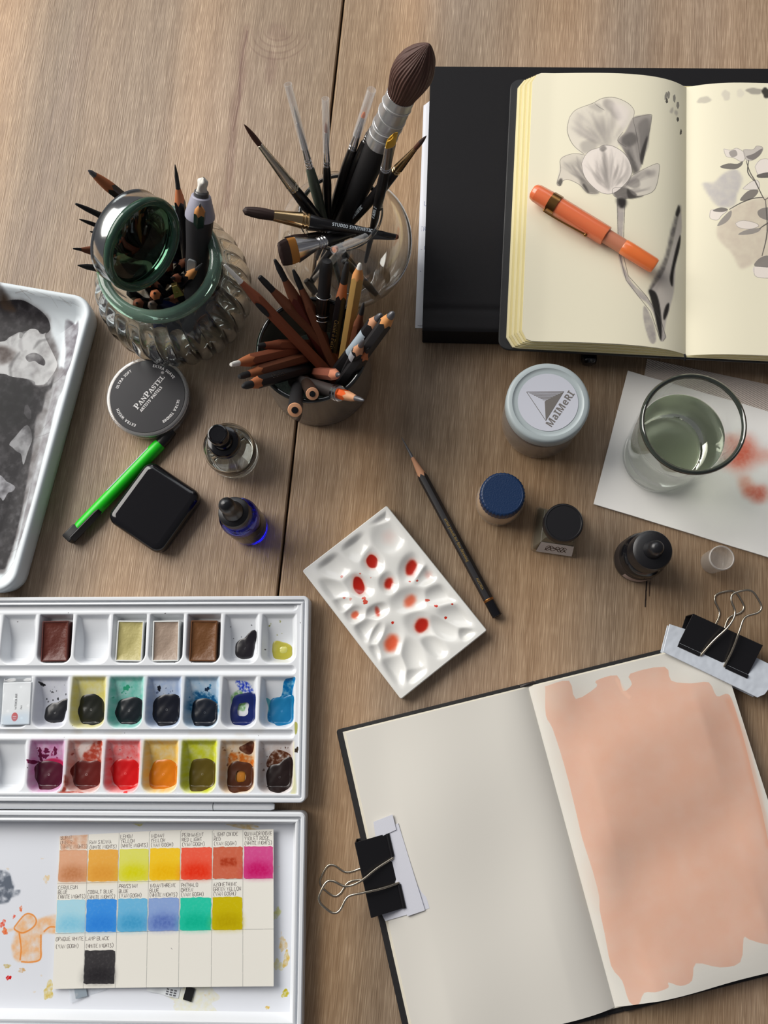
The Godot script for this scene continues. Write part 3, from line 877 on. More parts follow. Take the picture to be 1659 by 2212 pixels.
	cv.line(curve([Vector2(39.2,-130.9),Vector2(44.3,-136.1),Vector2(49.5,-138.5),Vector2(51.7,-133.6),Vector2(48.7,-130.3),Vector2(39.2,-130.9)], 4), 0.35, g.call(0.42, 0.6), 0.1, 0.4)
	cv.poly(curve([Vector2(16.7,-114.1),Vector2(16.1,-107.7),Vector2(21.2,-105.8),Vector2(24.4,-109.5),Vector2(28.2,-113.2),Vector2(24.4,-114.5)], 4, true), g.call(0.92, 0.9), 0.3)
	cv.line(curve([Vector2(16.7,-114.1),Vector2(16.1,-107.7),Vector2(21.2,-105.8),Vector2(24.4,-109.5),Vector2(28.2,-113.2),Vector2(24.4,-114.5),Vector2(16.7,-114.1)], 4), 0.35, g.call(0.42, 0.6), 0.1, 0.4)
	cv.poly(curve([Vector2(33.8,-102.9),Vector2(38.9,-105.2),Vector2(47.8,-103.6),Vector2(50.3,-100.9),Vector2(43.9,-98.4),Vector2(36.3,-99.5)], 4, true), g.call(0.92, 0.9), 0.3)
	cv.line(curve([Vector2(33.8,-102.9),Vector2(38.9,-105.2),Vector2(47.8,-103.6),Vector2(50.3,-100.9),Vector2(43.9,-98.4),Vector2(36.3,-99.5),Vector2(33.8,-102.9)], 4), 0.35, g.call(0.42, 0.6), 0.1, 0.4)
	cv.poly(curve([Vector2(48.3,-149.3),Vector2(52.2,-155.2),Vector2(58.7,-155.5),Vector2(61.1,-145.5),Vector2(52.1,-140.8)], 4, true), g.call(0.93, 0.9), 0.3)
	cv.line(curve([Vector2(48.3,-149.3),Vector2(52.2,-155.2),Vector2(58.7,-155.5),Vector2(61.1,-145.5),Vector2(52.1,-140.8),Vector2(48.3,-149.3)], 4), 0.35, g.call(0.42, 0.6), 0.1, 0.4)
	cv.poly(curve([Vector2(46.7,-68.7),Vector2(47.2,-61.8),Vector2(52.2,-60.0),Vector2(59.7,-61.1),Vector2(59.8,-68.6)], 4, true), g.call(0.93, 0.9), 0.3)
	cv.line(curve([Vector2(46.7,-68.7),Vector2(47.2,-61.8),Vector2(52.2,-60.0),Vector2(59.7,-61.1),Vector2(59.8,-68.6),Vector2(46.7,-68.7)], 4), 0.35, g.call(0.42, 0.6), 0.1, 0.4)
	cv.poly(curve([Vector2(58.4,-136.7),Vector2(63.5,-139.9),Vector2(68.5,-134.3),Vector2(65.8,-125.7),Vector2(59.5,-126.8)], 4, true), g.call(0.9, 0.9), 0.3)
	cv.line(curve([Vector2(58.4,-136.7),Vector2(63.5,-139.9),Vector2(68.5,-134.3),Vector2(65.8,-125.7),Vector2(59.5,-126.8),Vector2(58.4,-136.7)], 4), 0.35, g.call(0.42, 0.6), 0.1, 0.4)
	cv.poly(curve([Vector2(61.8,-111.3),Vector2(68.2,-114.4),Vector2(73.1,-107.6),Vector2(67.9,-101.7),Vector2(62.3,-104.2)], 4, true), g.call(0.88, 0.9), 0.3)
	cv.line(curve([Vector2(61.8,-111.3),Vector2(68.2,-114.4),Vector2(73.1,-107.6),Vector2(67.9,-101.7),Vector2(62.3,-104.2),Vector2(61.8,-111.3)], 4), 0.35, g.call(0.42, 0.6), 0.1, 0.4)
	cv.poly(curve([Vector2(63.8,-157.2),Vector2(70.3,-158.9),Vector2(74.0,-151.9),Vector2(68.7,-145.9),Vector2(64.3,-148.5)], 4, true), g.call(0.9, 0.9), 0.3)
	cv.line(curve([Vector2(63.8,-157.2),Vector2(70.3,-158.9),Vector2(74.0,-151.9),Vector2(68.7,-145.9),Vector2(64.3,-148.5),Vector2(63.8,-157.2)], 4), 0.35, g.call(0.42, 0.6), 0.1, 0.4)
	cv.poly(curve([Vector2(42.0,-157.7),Vector2(47.2,-160.1),Vector2(53.9,-164.8),Vector2(51.7,-158.9),Vector2(46.5,-155.0)], 4, true), g.call(0.48, 0.85), 0.35)
	cv.poly(curve([Vector2(29.8,-161.5),Vector2(34.3,-163.2),Vector2(35.6,-158.9),Vector2(31.7,-157.2)], 4, true), g.call(0.62, 0.85), 0.35)
	cv.poly(curve([Vector2(23.3,-149.6),Vector2(29.1,-152.0),Vector2(35.5,-151.6),Vector2(39.4,-153.9),Vector2(38.7,-150.3),Vector2(34.2,-147.2),Vector2(27.1,-147.6)], 4, true), g.call(0.42, 0.85), 0.35)
	cv.poly(curve([Vector2(37.2,-121.5),Vector2(41.0,-127.4),Vector2(45.5,-130.4),Vector2(50.6,-129.9),Vector2(48.0,-124.8),Vector2(42.9,-121.7)], 4, true), g.call(0.46, 0.85), 0.35)
	cv.poly(curve([Vector2(21.1,-100.9),Vector2(24.3,-106.7),Vector2(30.7,-113.3),Vector2(30.7,-108.4),Vector2(26.9,-103.3)], 4, true), g.call(0.58, 0.85), 0.35)
	cv.poly(curve([Vector2(18.0,-113.5),Vector2(23.8,-115.9),Vector2(28.8,-114.0),Vector2(24.4,-112.1)], 4, true), g.call(0.45, 0.85), 0.35)
	cv.poly(curve([Vector2(35.7,-93.8),Vector2(41.4,-97.6),Vector2(51.5,-99.5),Vector2(50.2,-96.6),Vector2(43.9,-94.2)], 4, true), g.call(0.58, 0.85), 0.35)
	cv.poly(curve([Vector2(50.2,-142.9),Vector2(58.5,-145.1),Vector2(59.7,-141.1),Vector2(50.8,-140.4)], 4, true), g.call(0.35, 0.85), 0.35)
	cv.poly(curve([Vector2(49.8,-112.8),Vector2(54.3,-115.9),Vector2(59.3,-115.4),Vector2(59.2,-106.2),Vector2(51.6,-108.0)], 4, true), g.call(0.52, 0.85), 0.35)
	cv.poly(curve([Vector2(46.7,-70.0),Vector2(51.2,-75.8),Vector2(57.5,-77.5),Vector2(59.8,-69.3),Vector2(51.1,-68.6)], 4, true), g.call(0.5, 0.85), 0.35)
	cv.poly(curve([Vector2(60.8,-131.1),Vector2(66.0,-134.2),Vector2(68.4,-127.2),Vector2(62.0,-125.5)], 4, true), g.call(0.45, 0.85), 0.35)
	cv.poly(curve([Vector2(66.3,-154.4),Vector2(71.5,-156.1),Vector2(72.6,-150.4),Vector2(67.5,-148.0)], 4, true), g.call(0.5, 0.85), 0.35)
	cv.line(curve([Vector2(42.0,-154.1),Vector2(44.7,-144.8),Vector2(48.2,-137.7),Vector2(52.9,-126.5),Vector2(55.0,-122.3)], 4), 0.9, g.call(0.33, 0.85), 0.1, 0.4)
	cv.line(curve([Vector2(43.9,-154.9),Vector2(43.1,-144.7),Vector2(47.5,-137.7)], 4), 0.9, g.call(0.33, 0.85), 0.1, 0.4)
	cv.line(curve([Vector2(29.5,-114.0),Vector2(37.8,-119.4),Vector2(46.7,-123.3),Vector2(54.4,-124.4)], 4), 0.9, g.call(0.33, 0.85), 0.1, 0.4)
	cv.line(curve([Vector2(50.9,-98.8),Vector2(55.3,-102.5),Vector2(60.4,-105.6)], 4), 0.9, g.call(0.33, 0.85), 0.1, 0.4)
	cv.line(curve([Vector2(55.0,-122.3),Vector2(60.7,-125.4),Vector2(68.3,-122.9)], 4), 0.9, g.call(0.33, 0.85), 0.1, 0.4)
	cv.line(curve([Vector2(52.5,-77.2),Vector2(56.5,-96.9),Vector2(55.6,-122.3)], 4), 0.9, g.call(0.33, 0.85), 0.1, 0.4)
	return cv


func cream_sketchbook() -> void:
	var y0 := 26.6
	var t := thing("sketchbook", "open cream-paged sketchbook with black cover, ink-wash flower drawing on its left page", "sketchbook", Vector3(195.2, y0, -237.3), -4.0)
	var black := mat("sketchbook_cover", "111113", 0.5, {"bump": noise_tex(0.3, 8, 2), "bump_cm": 0.01, "tri": 50.0})
	obj("cover", rrect(MB.new(), 136, 112.5, 8, [Vector2(0.6, 0), Vector2(0, 0.5), Vector2(0, 1.6), Vector2(0.6, 2.1)], Transform3D(Basis(), Vector3(0.5, 0, -110.5))), black, t)
	var print_ := flower_print()
	var edge := [paper_mat("cream_pages", "e6dcb4"), paper_mat("cream_pages_deep", "d9cc98")]
	var leafm := mat("drawn_pages", "ffffff", 0.85, {"tex": print_.tex(), "bump": noise_tex(0.2, 3, 4), "bump_cm": 0.0, "spec": 0.2})
	for side in [-1, 1]:
		var layers := 7 if side < 0 else 5
		for k in layers:
			var f0 := float(k) / layers
			var f1 := float(k + 1) / layers
			var out: float = (130.0 - 1.7 * k) if side < 0 else (131.0 - 0.5 * k)
			var zt := -221.5 + 0.25 * k
			var zb := 0.9 - 0.3 * k
			var hgt := func(u: float) -> float:
				# height over the cover of the uppermost page, u from the gutter (0) to the fore-edge (1)
				if side < 0:
					return 2.2 + 12.6 * (1.0 - exp(-u * 7.0)) + 2.3 * sin(clampf(u * 1.15, 0, 1) * PI) - 1.2 * u
				return 2.2 + 9.4 * (1.0 - exp(-u * 5.0)) + 0.5 * sin(u * 9.0)
			var top := func(s: float, v: float) -> Vector3:
				var u := pow(s, 1.35)
				var d := out * (1.0 - u)
				var cut := maxf(0.0, 8.0 - d) if true else 0.0
				var inset := 8.0 - sqrt(maxf(0.0, 64.0 - cut * cut))
				var z := lerpf(zt + inset, zb - inset, v)
				var wave := 0.35 * sin(z * 0.045 + u * 3.0) * u * f1
				return Vector3(side * out * u, 2.1 + (hgt.call(u) - 2.1) * f1 + wave, z)
			var low := func(p: Vector3) -> float:
				var u := absf(p.x) / out
				return 2.1 + (hgt.call(u) - 2.1) * f0 + 0.04
			if k < layers - 1:
				obj("page_bundle", slab(MB.new(), 36, 12, top, low), edge[k % 2], t)
			else:
				obj("page_bundle", slab(MB.new(), 48, 24, top, low, func(p: Vector3) -> Vector2: return print_.uv(p)), leafm, t, "page with a large ink-wash flower" if side < 0 else "page with small ink-wash blossoms")
	obj("ribbon", tube(MB.new(), [Vector3(-1, 3.4, -1), Vector3(-0.6, 3.0, 1.5), Vector3(-0.4, 1.2, 3.2)], 0.7, 6), black, t)


func black_sketchbook() -> void:
	var t := thing("sketchbook", "open black-covered sketchbook with a blank left page and a peach wash on the right page", "sketchbook", Vector3(77.0, 0.1, -2.5), 13.6)
	var black := mat("clothbound_cover", "161517", 0.6, {"bump": noise_tex(0.3, 18, 2), "bump_cm": 0.01, "tri": 50.0})
	var white := paper_mat("white_pages", "d9d4c6")
	for side in [-1, 1]:
		obj("cover", rrect(MB.new(), 67.0 if side < 0 else 65.0, 110.0, 2, [Vector2(0.5, 0), Vector2(0, 0.5), Vector2(0, 2.1), Vector2(0.5, 2.6)], Transform3D(Basis(), Vector3(side * (72.0 if side < 0 else 70.0), 0, 107.5))), black, t)
	obj("spine", rrect(MB.new(), 6.5, 110.0, 2, [Vector2(0.5, 0), Vector2(0, 0.4), Vector2(0, 1.0), Vector2(1.0, 1.4)], Transform3D(Basis(), Vector3(0, 0, 107.5))), black, t)
	obj("headband", tube(MB.new(), [Vector3(-5, 2.2, -0.6), Vector3(-1.5, 3.6, -1.2), Vector3(1.5, 3.7, -1.2), Vector3(4.5, 2.4, -0.6)], 1.3, 8), mat("headband", "241d1c", 0.5), t)
	var cv := Cv.new(-136, -2, 272, 218, 4.4, Color("dedad1"))
	var pink := Color(0.89, 0.70, 0.61)
	cv.poly(curve([Vector2(10.5,4.9),Vector2(12.3,2.8),Vector2(28.0,3.0),Vector2(29.2,16.1),Vector2(45.6,11.5),Vector2(46.2,7.4),Vector2(61.3,7.3),Vector2(62.3,18.6),Vector2(69.5,15.5),Vector2(70.4,8.3),Vector2(95.2,9.4),Vector2(96.4,19.5),Vector2(109.3,24.5),Vector2(121.1,26.7),Vector2(123.4,37.0),Vector2(130.3,36.9),Vector2(133.1,41.8),Vector2(132.9,67.0),Vector2(131.1,94.9),Vector2(129.6,117.7),Vector2(127.0,140.0),Vector2(125.0,167.6),Vector2(123.6,192.6),Vector2(115.0,197.2),Vector2(107.5,196.0),Vector2(100.9,193.3),Vector2(95.0,189.8),Vector2(91.9,188.5),Vector2(85.6,202.3),Vector2(72.0,202.4),Vector2(57.4,196.3),Vector2(51.7,205.3),Vector2(43.6,206.6),Vector2(36.6,202.9),Vector2(35.6,205.9),Vector2(27.0,207.1),Vector2(20.1,206.6),Vector2(14.7,212.9),Vector2(9.6,210.6),Vector2(8.8,197.6),Vector2(4.6,188.0),Vector2(5.9,167.5),Vector2(6.8,152.3),Vector2(8.7,143.8),Vector2(9.0,128.1),Vector2(8.1,106.3),Vector2(8.9,86.9),Vector2(9.5,58.9),Vector2(8.4,32.3),Vector2(6.3,22.1)], 3, true), Color(pink, 0.82), 0.35, 0.06, 3, 0.012)
	cv.poly([Vector2(15.5,7.3),Vector2(26.7,7.5),Vector2(26.8,24.7),Vector2(43.8,17.8),Vector2(61.3,22.0),Vector2(93.2,20.0),Vector2(108.1,32.1),Vector2(120.2,41.1),Vector2(127.6,48.9),Vector2(126.6,75.0),Vector2(125.3,105.2),Vector2(119.1,149.4),Vector2(113.2,181.4),Vector2(89.6,184.7),Vector2(80.8,193.6),Vector2(58.7,188.5),Vector2(38.4,196.8),Vector2(20.1,199.1),Vector2(12.4,185.4),Vector2(9.6,162.9),Vector2(11.3,141.0),Vector2(10.7,118.3),Vector2(11.0,83.9),Vector2(12.2,45.2)], Color(0.87, 0.66, 0.55, 0.30), 7.0, 0.2, 6, 0.012)
	cv.line([Vector2(130.5,40.0),Vector2(132.9,67.0),Vector2(131.1,94.9),Vector2(129.6,117.7),Vector2(127.0,140.0)], 5.0, Color(0.86, 0.60, 0.48, 0.40), 1.6, 0.2)
	cv.line([Vector2(60.2,8.9),Vector2(62.3,18.6),Vector2(65.6,24.3)], 3.0, Color(0.95, 0.78, 0.68, 0.5), 0.8, 0.2)
	cv.blob(Vector2(13.2,9.1), 9, 12, 0, Color(0.87, 0.80, 0.73, 0.45), 4.0, 0.3, 4)
	cv.blob(Vector2(21.1,134.3), 12, 19, 0.6, Color(0.91, 0.78, 0.70, 0.5), 7.0, 0.3, 7)
	var um := mat("washed_pages", "ffffff", 0.85, {"tex": cv.tex(), "spec": 0.2})
	for side in [-1, 1]:
		var layers := 3
		for k in layers:
			var out: float = (134.5 if side < 0 else 136.5) - (1.1 if side < 0 else 0.3) * k
			var top := func(s: float, v: float) -> Vector3:
				var u := pow(s, 1.3)
				var z := lerpf(0.4 * k, 213.6 - 0.4 * k, v)
				var lift := 1.9 * (k + 1) * (1.0 - exp(-u * 14.0)) + 0.5
				var x: float = side * out * u
				var buckle := 0.0
				if k == layers - 1:
					var on := clampf(u * 5.0, 0, 1) * clampf((1.0 - u) * 5.0, 0.15, 1)
					if side > 0:
						buckle = on * (2.0 + 2.0 * sin(0.05 * z + 0.045 * x + 1.2 + 0.9 * sin(x * 0.04)) + 1.1 * sin(0.085 * x - 0.05 * z + 2.0) + 0.3 * sin(0.12 * z + 0.03 * x))
					else:
						buckle = on * (0.9 + 0.7 * sin(0.05 * z + 0.02 * x) + 0.8 * sin(0.07 * x + 0.3 + 0.012 * z))
					buckle = maxf(buckle, -1.4)
				return Vector3(x, 2.7 + lift + buckle * 0.9, z)
			var low := func(p: Vector3) -> float:
				var u := absf(p.x) / out
				return 2.65 + 1.9 * k * (1.0 - exp(-u * 14.0)) + 0.2 * (0.5 if k > 0 else 0.1)
			if k < layers - 1:
				obj("page_bundle", slab(MB.new(), 20, 4, top, low), white, t)
			else:
				obj("page_bundle", slab(MB.new(), 70, 90, top, low, func(p: Vector3) -> Vector2: return cv.uv(p)), um, t, "blank page" if side < 0 else "page with a peach watercolour wash")


func paper_towels() -> void:
	var cv := Cv.new(120, -250, 190, 190, 4.0, Color("f0eeea"))
	cv.blob(Vector2(238.4,-170.7), 11, 12, 0.3, Color(0.86, 0.28, 0.16, 0.75), 4.0, 0.25, 3, 0.08)
	cv.blob(Vector2(233.4,-179.6), 6, 5, 0.3, Color(0.86, 0.30, 0.18, 0.5), 3.0, 0.25, 4, 0.08)
	cv.blob(Vector2(247.7,-140.8), 9, 6, 0.5, Color(0.80, 0.30, 0.20, 0.65), 3.0, 0.3, 5, 0.08)
	cv.blob(Vector2(240.6,-147.8), 6, 5, 0.5, Color(0.85, 0.45, 0.32, 0.5), 3.0, 0.3, 6, 0.08)
	cv.blob(Vector2(255.1,-168.7), 8, 6, 0.2, Color(0.88, 0.45, 0.35, 0.35), 3.0, 0.3, 7, 0.08)
	var dots := FastNoiseLite.new()
	dots.noise_type = FastNoiseLite.TYPE_CELLULAR
	dots.frequency = 0.16
	dots.seed = 4
	var dt := NoiseTexture2D.new()
	dt.noise = dots
	dt.seamless = true
	dt.width = 256
	dt.height = 256
	var m := mat("paper_towel", "ffffff", 0.95, {"tex": cv.tex(), "bump": dt, "bump_cm": 0.0, "spec": 0.1})
	var a := Vector3(159.9, 0, -236.6)
	var du := Vector3(150, 0, 49.3)
	var dv := Vector3(-30.5, 0, 102.7)
	var t := thing("paper_towel", "folded white paper towel with red paint stains, under the water glass", "paper towel", Vector3.ZERO, 0.0, "paper towels")
	for k in 2:
		var f := func(s: float, u: float) -> Vector3:
			var p: Vector3 = a + du * s + dv * u
			return Vector3(p.x, 1.25 + 1.1 * k + 0.22 * sin(p.x * 0.13 + p.z * 0.05) + 0.15 * sin(p.z * 0.2), p.z)
		var g := func(p: Vector3) -> float: return 0.72 + 1.1 * k
		obj("towel_layer", slab(MB.new(), 60, 40, f, g, func(p: Vector3) -> Vector2: return cv.uv(p)), m, t)
	var ribs := Image.create(256, 256, false, Image.FORMAT_L8)
	for y in 256:
		for x in 256:
			ribs.set_pixel(x, y, Color.WHITE * (0.5 + 0.5 * sin((x + y * 2) * TAU / 16.0)))
	var m2 := mat("ribbed_towel", "cbbfb6", 0.95, {"bump": ImageTexture.create_from_image(ribs), "bump_cm": 0.03, "tri": 22.0, "spec": 0.1})
	var t2 := thing("paper_towel", "ribbed paper towel peeping out above the stained towel, partly under the sketchbook", "paper towel", Vector3.ZERO, 0.0, "paper towels")
	obj("towel_layer", plate(MB.new(), [Vector2(175.3, -246.5), Vector2(310, -213.5), Vector2(310, -160), Vector2(165, -200)], 0.05, 0.65), m2, t2)


# ---------------------------------------------------------------- paint box
const COL_X := -85.7
const PITCH := 26.85
const ROW_Z := [[-53.6, -18.0], [-9.7, 26.3], [34.1, 69.6]]
const PAN_WELLS := [[0, 6], [0, 4], [0, 3], [0, 2], [1, 7]]


func well_centre(row: int, col: int) -> Vector2:
	# col 0 is the well at the right end
	return Vector2(COL_X - PITCH * (col + 0.5), (ROW_Z[row][0] + ROW_Z[row][1]) / 2.0)


func tray_height(x: float, z: float) -> float:
	# world millimetres
	var y := 14.0
	for b in [[-61.9, -55.6], [-16.4, -11.0], [27.6, 32.8]]:
		if z > b[0] and z < b[1]:
			var c: float = (b[0] + b[1]) / 2.0
			var h: float = (b[1] - b[0]) / 2.0
			var over := maxf(0.0, x + 89.5) * 1.0
			var q := pow((z - c) / h, 2.0) + pow(over / h, 2.0)
			if q < 1.0:
				return y - 2.4 * sqrt(1.0 - q)
	for r in 3:
		var z0: float = ROW_Z[r][0]
		var z1: float = ROW_Z[r][1]
		if z <= z0 or z >= z1:
			continue
		var col := floori((COL_X - x) / PITCH)
		if col < 0 or col > 9:
			continue
		var u := absf(x - (COL_X - PITCH * (col + 0.5)))
		var hw := 12.55
		# signed distance inside a box whose lower corners are round
		var d := minf(hw - u, minf(z - z0, z1 - z))
		var rc := 7.0
		if u > hw - rc and z > z1 - rc:
			d = minf(d, rc - Vector2(u - (hw - rc), z - (z1 - rc)).length())
		if d <= 0.0:
			continue
		var t := (z - z0) / (z1 - z0)
		var pan := [r, col] in PAN_WELLS
		var deep := lerpf(8.2 if pan else 3.4, 9.6, smoothstep(0.0, 0.62, t))
		return y - deep * smoothstep(0.0, 1.0, clampf(d / 3.6, 0, 1))
	return y


func tray_print() -> Cv:
	var cv := Cv.new(-357, -66, 281, 143, 5.0, Color("dfe2e6"))
	# thin washes left in the wells: row, column from the right, colour, strength
	for w in [[1, 5, Color(0.86, 0.82, 0.48), 0.75], [1, 4, Color(0.36, 0.76, 0.68), 0.6], [1, 3, Color(0.58, 0.68, 0.84), 0.55], [1, 2, Color(0.35, 0.60, 0.80), 0.35], [1, 6, Color(0.75, 0.75, 0.82), 0.3], [2, 6, Color(0.80, 0.45, 0.68), 0.55], [2, 5, Color(0.82, 0.42, 0.34), 0.5], [2, 4, Color(0.92, 0.25, 0.24), 0.55], [2, 3, Color(0.93, 0.72, 0.22), 0.6], [2, 2, Color(0.80, 0.82, 0.12), 0.75], [2, 1, Color(0.86, 0.66, 0.40), 0.5], [2, 0, Color(0.70, 0.52, 0.42), 0.25]]:
		var c := well_centre(w[0], w[1])
		var o := []
		for k in 21:
			var t: float = PI * k / 20.0
			o.push_back(c + Vector2(12.3 * signf(cos(t)) * pow(absf(cos(t)), 0.4), 2.0 + 15.6 * pow(sin(t), 0.45)))
		o.push_back(c + Vector2(-12.3, -17.5))
		o.push_back(c + Vector2(12.3, -17.5))
		cv.poly(o, Color(w[2], w[3]), 1.0, 0.22, w[0] * 10 + w[1], 0.03)
	var rg := RandomNumberGenerator.new()
	rg.seed = 77
	# speckles above the puddles
	for w in [[1, 6, Color(0.06, 0.06, 0.08), 16], [1, 4, Color(0.1, 0.6, 0.45), 14], [1, 3, Color(0.1, 0.15, 0.3), 10], [1, 2, Color(0.05, 0.4, 0.6), 22], [2, 6, Color(0.5, 0.02, 0.25), 26], [2, 4, Color(0.85, 0.1, 0.1), 26], [2, 5, Color(0.5, 0.12, 0.08), 10], [2, 1, Color(0.35, 0.15, 0.04), 20], [2, 0, Color(0.25, 0.12, 0.06), 24], [0, 1, Color(0.05, 0.04, 0.06), 7], [0, 0, Color(0.5, 0.5, 0.15), 6]]:
		var c := well_centre(w[0], w[1])
		for k in w[3]:
			var r := rg.randf_range(0.2, 0.9) * rg.randf_range(0.4, 1.0)
			cv.blob(c + Vector2(rg.randf_range(-11, 8), rg.randf_range(-13, 4)), r, r * 1.2, 0.4, Color(w[2], rg.randf_range(0.35, 0.85)), 0.0, 0.4, k)
	# larger smears
	cv.blob(Vector2(-224.0,-9.7), 3, 4.5, 0.3, Color(0.05, 0.62, 0.42, 0.0), 0.3)
	cv.blob(Vector2(-208.1,-1.3), 2.4, 1.8, 0, Color(0.1, 0.6, 0.42, 0.8), 0.3, 0.4, 3)
	cv.blob(Vector2(-184.7,-1.0), 1.4, 1.8, 0, Color(0.03, 0.03, 0.06, 0.9), 0.1, 0.3, 2)
	cv.blob(Vector2(-268.8,-3.9), 2.0, 1.2, 0.8, Color(0.03, 0.03, 0.04, 0.9), 0.1, 0.5, 7)
	cv.blob(Vector2(-150.4,-0.3), 1.5, 1.5, 0, Color(0.02, 0.10, 0.2, 0.9), 0.1, 0.5, 8)
	cv.blob(Vector2(-151.5,7.1), 9, 5, 0, Color(0.02, 0.32, 0.52, 0.75), 0.8, 0.4, 12, 0.5)
	cv.blob(Vector2(-152.2,14.4), 11, 10, 0, Color(0.02, 0.36, 0.55, 0.6), 1.0, 0.2, 13, 0.4)
	cv.poly(curve([Vector2(-129.5,-6.2),Vector2(-122.1,-5.5),Vector2(-118.6,-2.2),Vector2(-117.7,3.1),Vector2(-125.9,1.1),Vector2(-128.1,-2.2)], 4, true), Color(0.08, 0.2, 0.75, 0.55), 0.5, 0.8, 3, 0.08)
	cv.poly(curve([Vector2(-133.2,4.4),Vector2(-126.6,0.4),Vector2(-123.0,8.3),Vector2(-124.1,14.8),Vector2(-129.6,13.5),Vector2(-133.0,10.9)], 4, true), Color(0.45, 0.65, 0.40, 0.7), 0.6, 0.5, 5, 0.06)
	cv.poly(curve([Vector2(-105.0,7.0),Vector2(-97.6,4.4),Vector2(-95.2,-6.2),Vector2(-89.8,-8.2),Vector2(-86.8,-8.5),Vector2(-87.3,-4.8),Vector2(-89.6,3.1),Vector2(-88.0,13.5),Vector2(-88.5,21.3),Vector2(-94.5,24.2),Vector2(-102.6,23.3),Vector2(-107.3,20.1)], 4, true), Color(0.0, 0.42, 0.66, 0.85), 0.4, 0.3, 4, 0.05)
	cv.poly(curve([Vector2(-108.4,5.9),Vector2(-104.6,8.3),Vector2(-106.1,14.8),Vector2(-107.3,20.1),Vector2(-106.6,13.5)], 4, true), Color(0.05, 0.55, 0.6, 0.6), 0.3)
	cv.poly(curve([Vector2(-122.1,37.5),Vector2(-116.8,35.0),Vector2(-114.7,36.8),Vector2(-115.9,42.0),Vector2(-119.2,44.5),Vector2(-124.6,42.0),Vector2(-125.7,39.4)], 4, true), Color(0.30, 0.12, 0.05, 0.92), 0.25, 0.2, 3)
	cv.poly(curve([Vector2(-133.2,44.6),Vector2(-125.9,43.3),Vector2(-119.2,45.2),Vector2(-115.1,47.1),Vector2(-116.2,53.5),Vector2(-120.3,52.2),Vector2(-128.2,54.8),Vector2(-133.3,58.6)], 4, true), Color(0.82, 0.42, 0.10, 0.65), 0.6, 0.5, 5, 0.05)
	cv.poly(curve([Vector2(-101.9,41.9),Vector2(-96.6,41.3),Vector2(-89.9,44.5),Vector2(-87.8,50.8),Vector2(-88.3,59.7),Vector2(-93.7,54.6),Vector2(-97.7,52.1),Vector2(-105.6,53.4),Vector2(-107.0,49.6)], 4, true), Color(0.36, 0.18, 0.08, 0.8), 0.4, 0.6, 6, 0.05)
	cv.poly(curve([Vector2(-237.3,44.9),Vector2(-232.3,38.4),Vector2(-222.4,34.9),Vector2(-221.6,40.9),Vector2(-225.0,47.4),Vector2(-221.8,55.1),Vector2(-235.5,51.3),Vector2(-237.8,47.4)], 4, true), Color(0.72, 0.28, 0.20, 0.75), 0.4, 0.7, 8, 0.04)
	cv.poly(curve([Vector2(-240.3,41.0),Vector2(-236.5,36.5),Vector2(-228.5,35.1),Vector2(-232.1,41.0),Vector2(-236.0,43.6),Vector2(-238.5,47.4)], 4, true), Color(0.95, 0.92, 0.90, 0.8), 0.5)
	cv.poly(curve([Vector2(-266.4,50.2),Vector2(-260.5,47.6),Vector2(-253.7,48.2),Vector2(-250.0,52.0),Vector2(-254.6,54.0),Vector2(-265.4,54.0)], 4, true), Color(0.72, 0.02, 0.22, 0.8), 0.6)
	for b in [Vector2(-267.3,42.8), Vector2(-262.7,42.2), Vector2(-256.4,42.2), Vector2(-267.3,46.6), Vector2(-264.0,46.0), Vector2(-271.4,49.5)]:
		cv.blob(b, 2.4, 1.5, b.x * 0.3, Color(0.38, 0.02, 0.20, 0.9), 0.15, 0.5, int(b.x * 9 + 999))
	cv.poly(curve([Vector2(-246.5,57.9),Vector2(-244.7,61.1),Vector2(-244.5,67.4),Vector2(-246.9,70.5),Vector2(-250.9,70.9),Vector2(-247.2,67.4)], 4, true), Color(0.55, 0.2, 0.15, 0.7), 0.5, 0.5, 3)
	cv.poly(curve([Vector2(-251.0,69.3),Vector2(-240.4,68.9),Vector2(-230.3,69.8),Vector2(-230.9,71.3),Vector2(-246.9,71.4)], 4, true), Color(0.70, 0.35, 0.30, 0.65), 0.4, 0.6, 4)
	cv.poly(curve([Vector2(-204.5,69.1),Vector2(-202.1,68.7),Vector2(-201.5,70.7),Vector2(-202.7,71.7),Vector2(-203.7,70.7)], 4, true), Color(0.9, 0.1, 0.1, 0.8), 0.1)
	cv.poly(curve([Vector2(-86.6,22.4),Vector2(-84.6,23.1),Vector2(-84.8,28.8),Vector2(-86.1,30.1)], 4, true), Color(0.62, 0.62, 0.2, 0.75), 0.3)
	cv.poly(curve([Vector2(-87.4,33.9),Vector2(-85.6,54.2),Vector2(-84.7,69.2),Vector2(-89.9,73.0),Vector2(-93.8,72.4),Vector2(-87.4,66.7)], 4, true), Color(0.85, 0.82, 0.45, 0.45), 0.7)
	cv.blob(Vector2(-84.8,40.8), 1.4, 1.8, 0, Color(0.15, 0.1, 0.05, 0.9), 0.1, 0.4, 3)
	for k in 26:
		cv.blob(Vector2(rg.randf_range(-300, -82), rg.randf_range(-60, 72)), rg.randf_range(0.15, 0.5), rg.randf_range(0.15, 0.4), 0.0, Color(0.1, 0.07, 0.06, 0.8), 0.0, 0.3, k)
	for k in 8:
		cv.blob(Vector2(rg.randf_range(-290, -90), 30.0 + rg.randf_range(-2, 2)), rg.randf_range(3, 9), 1.2, 0.0, Color(0.62, 0.52, 0.35, 0.14), 1.2, 0.4, k)
	return cv


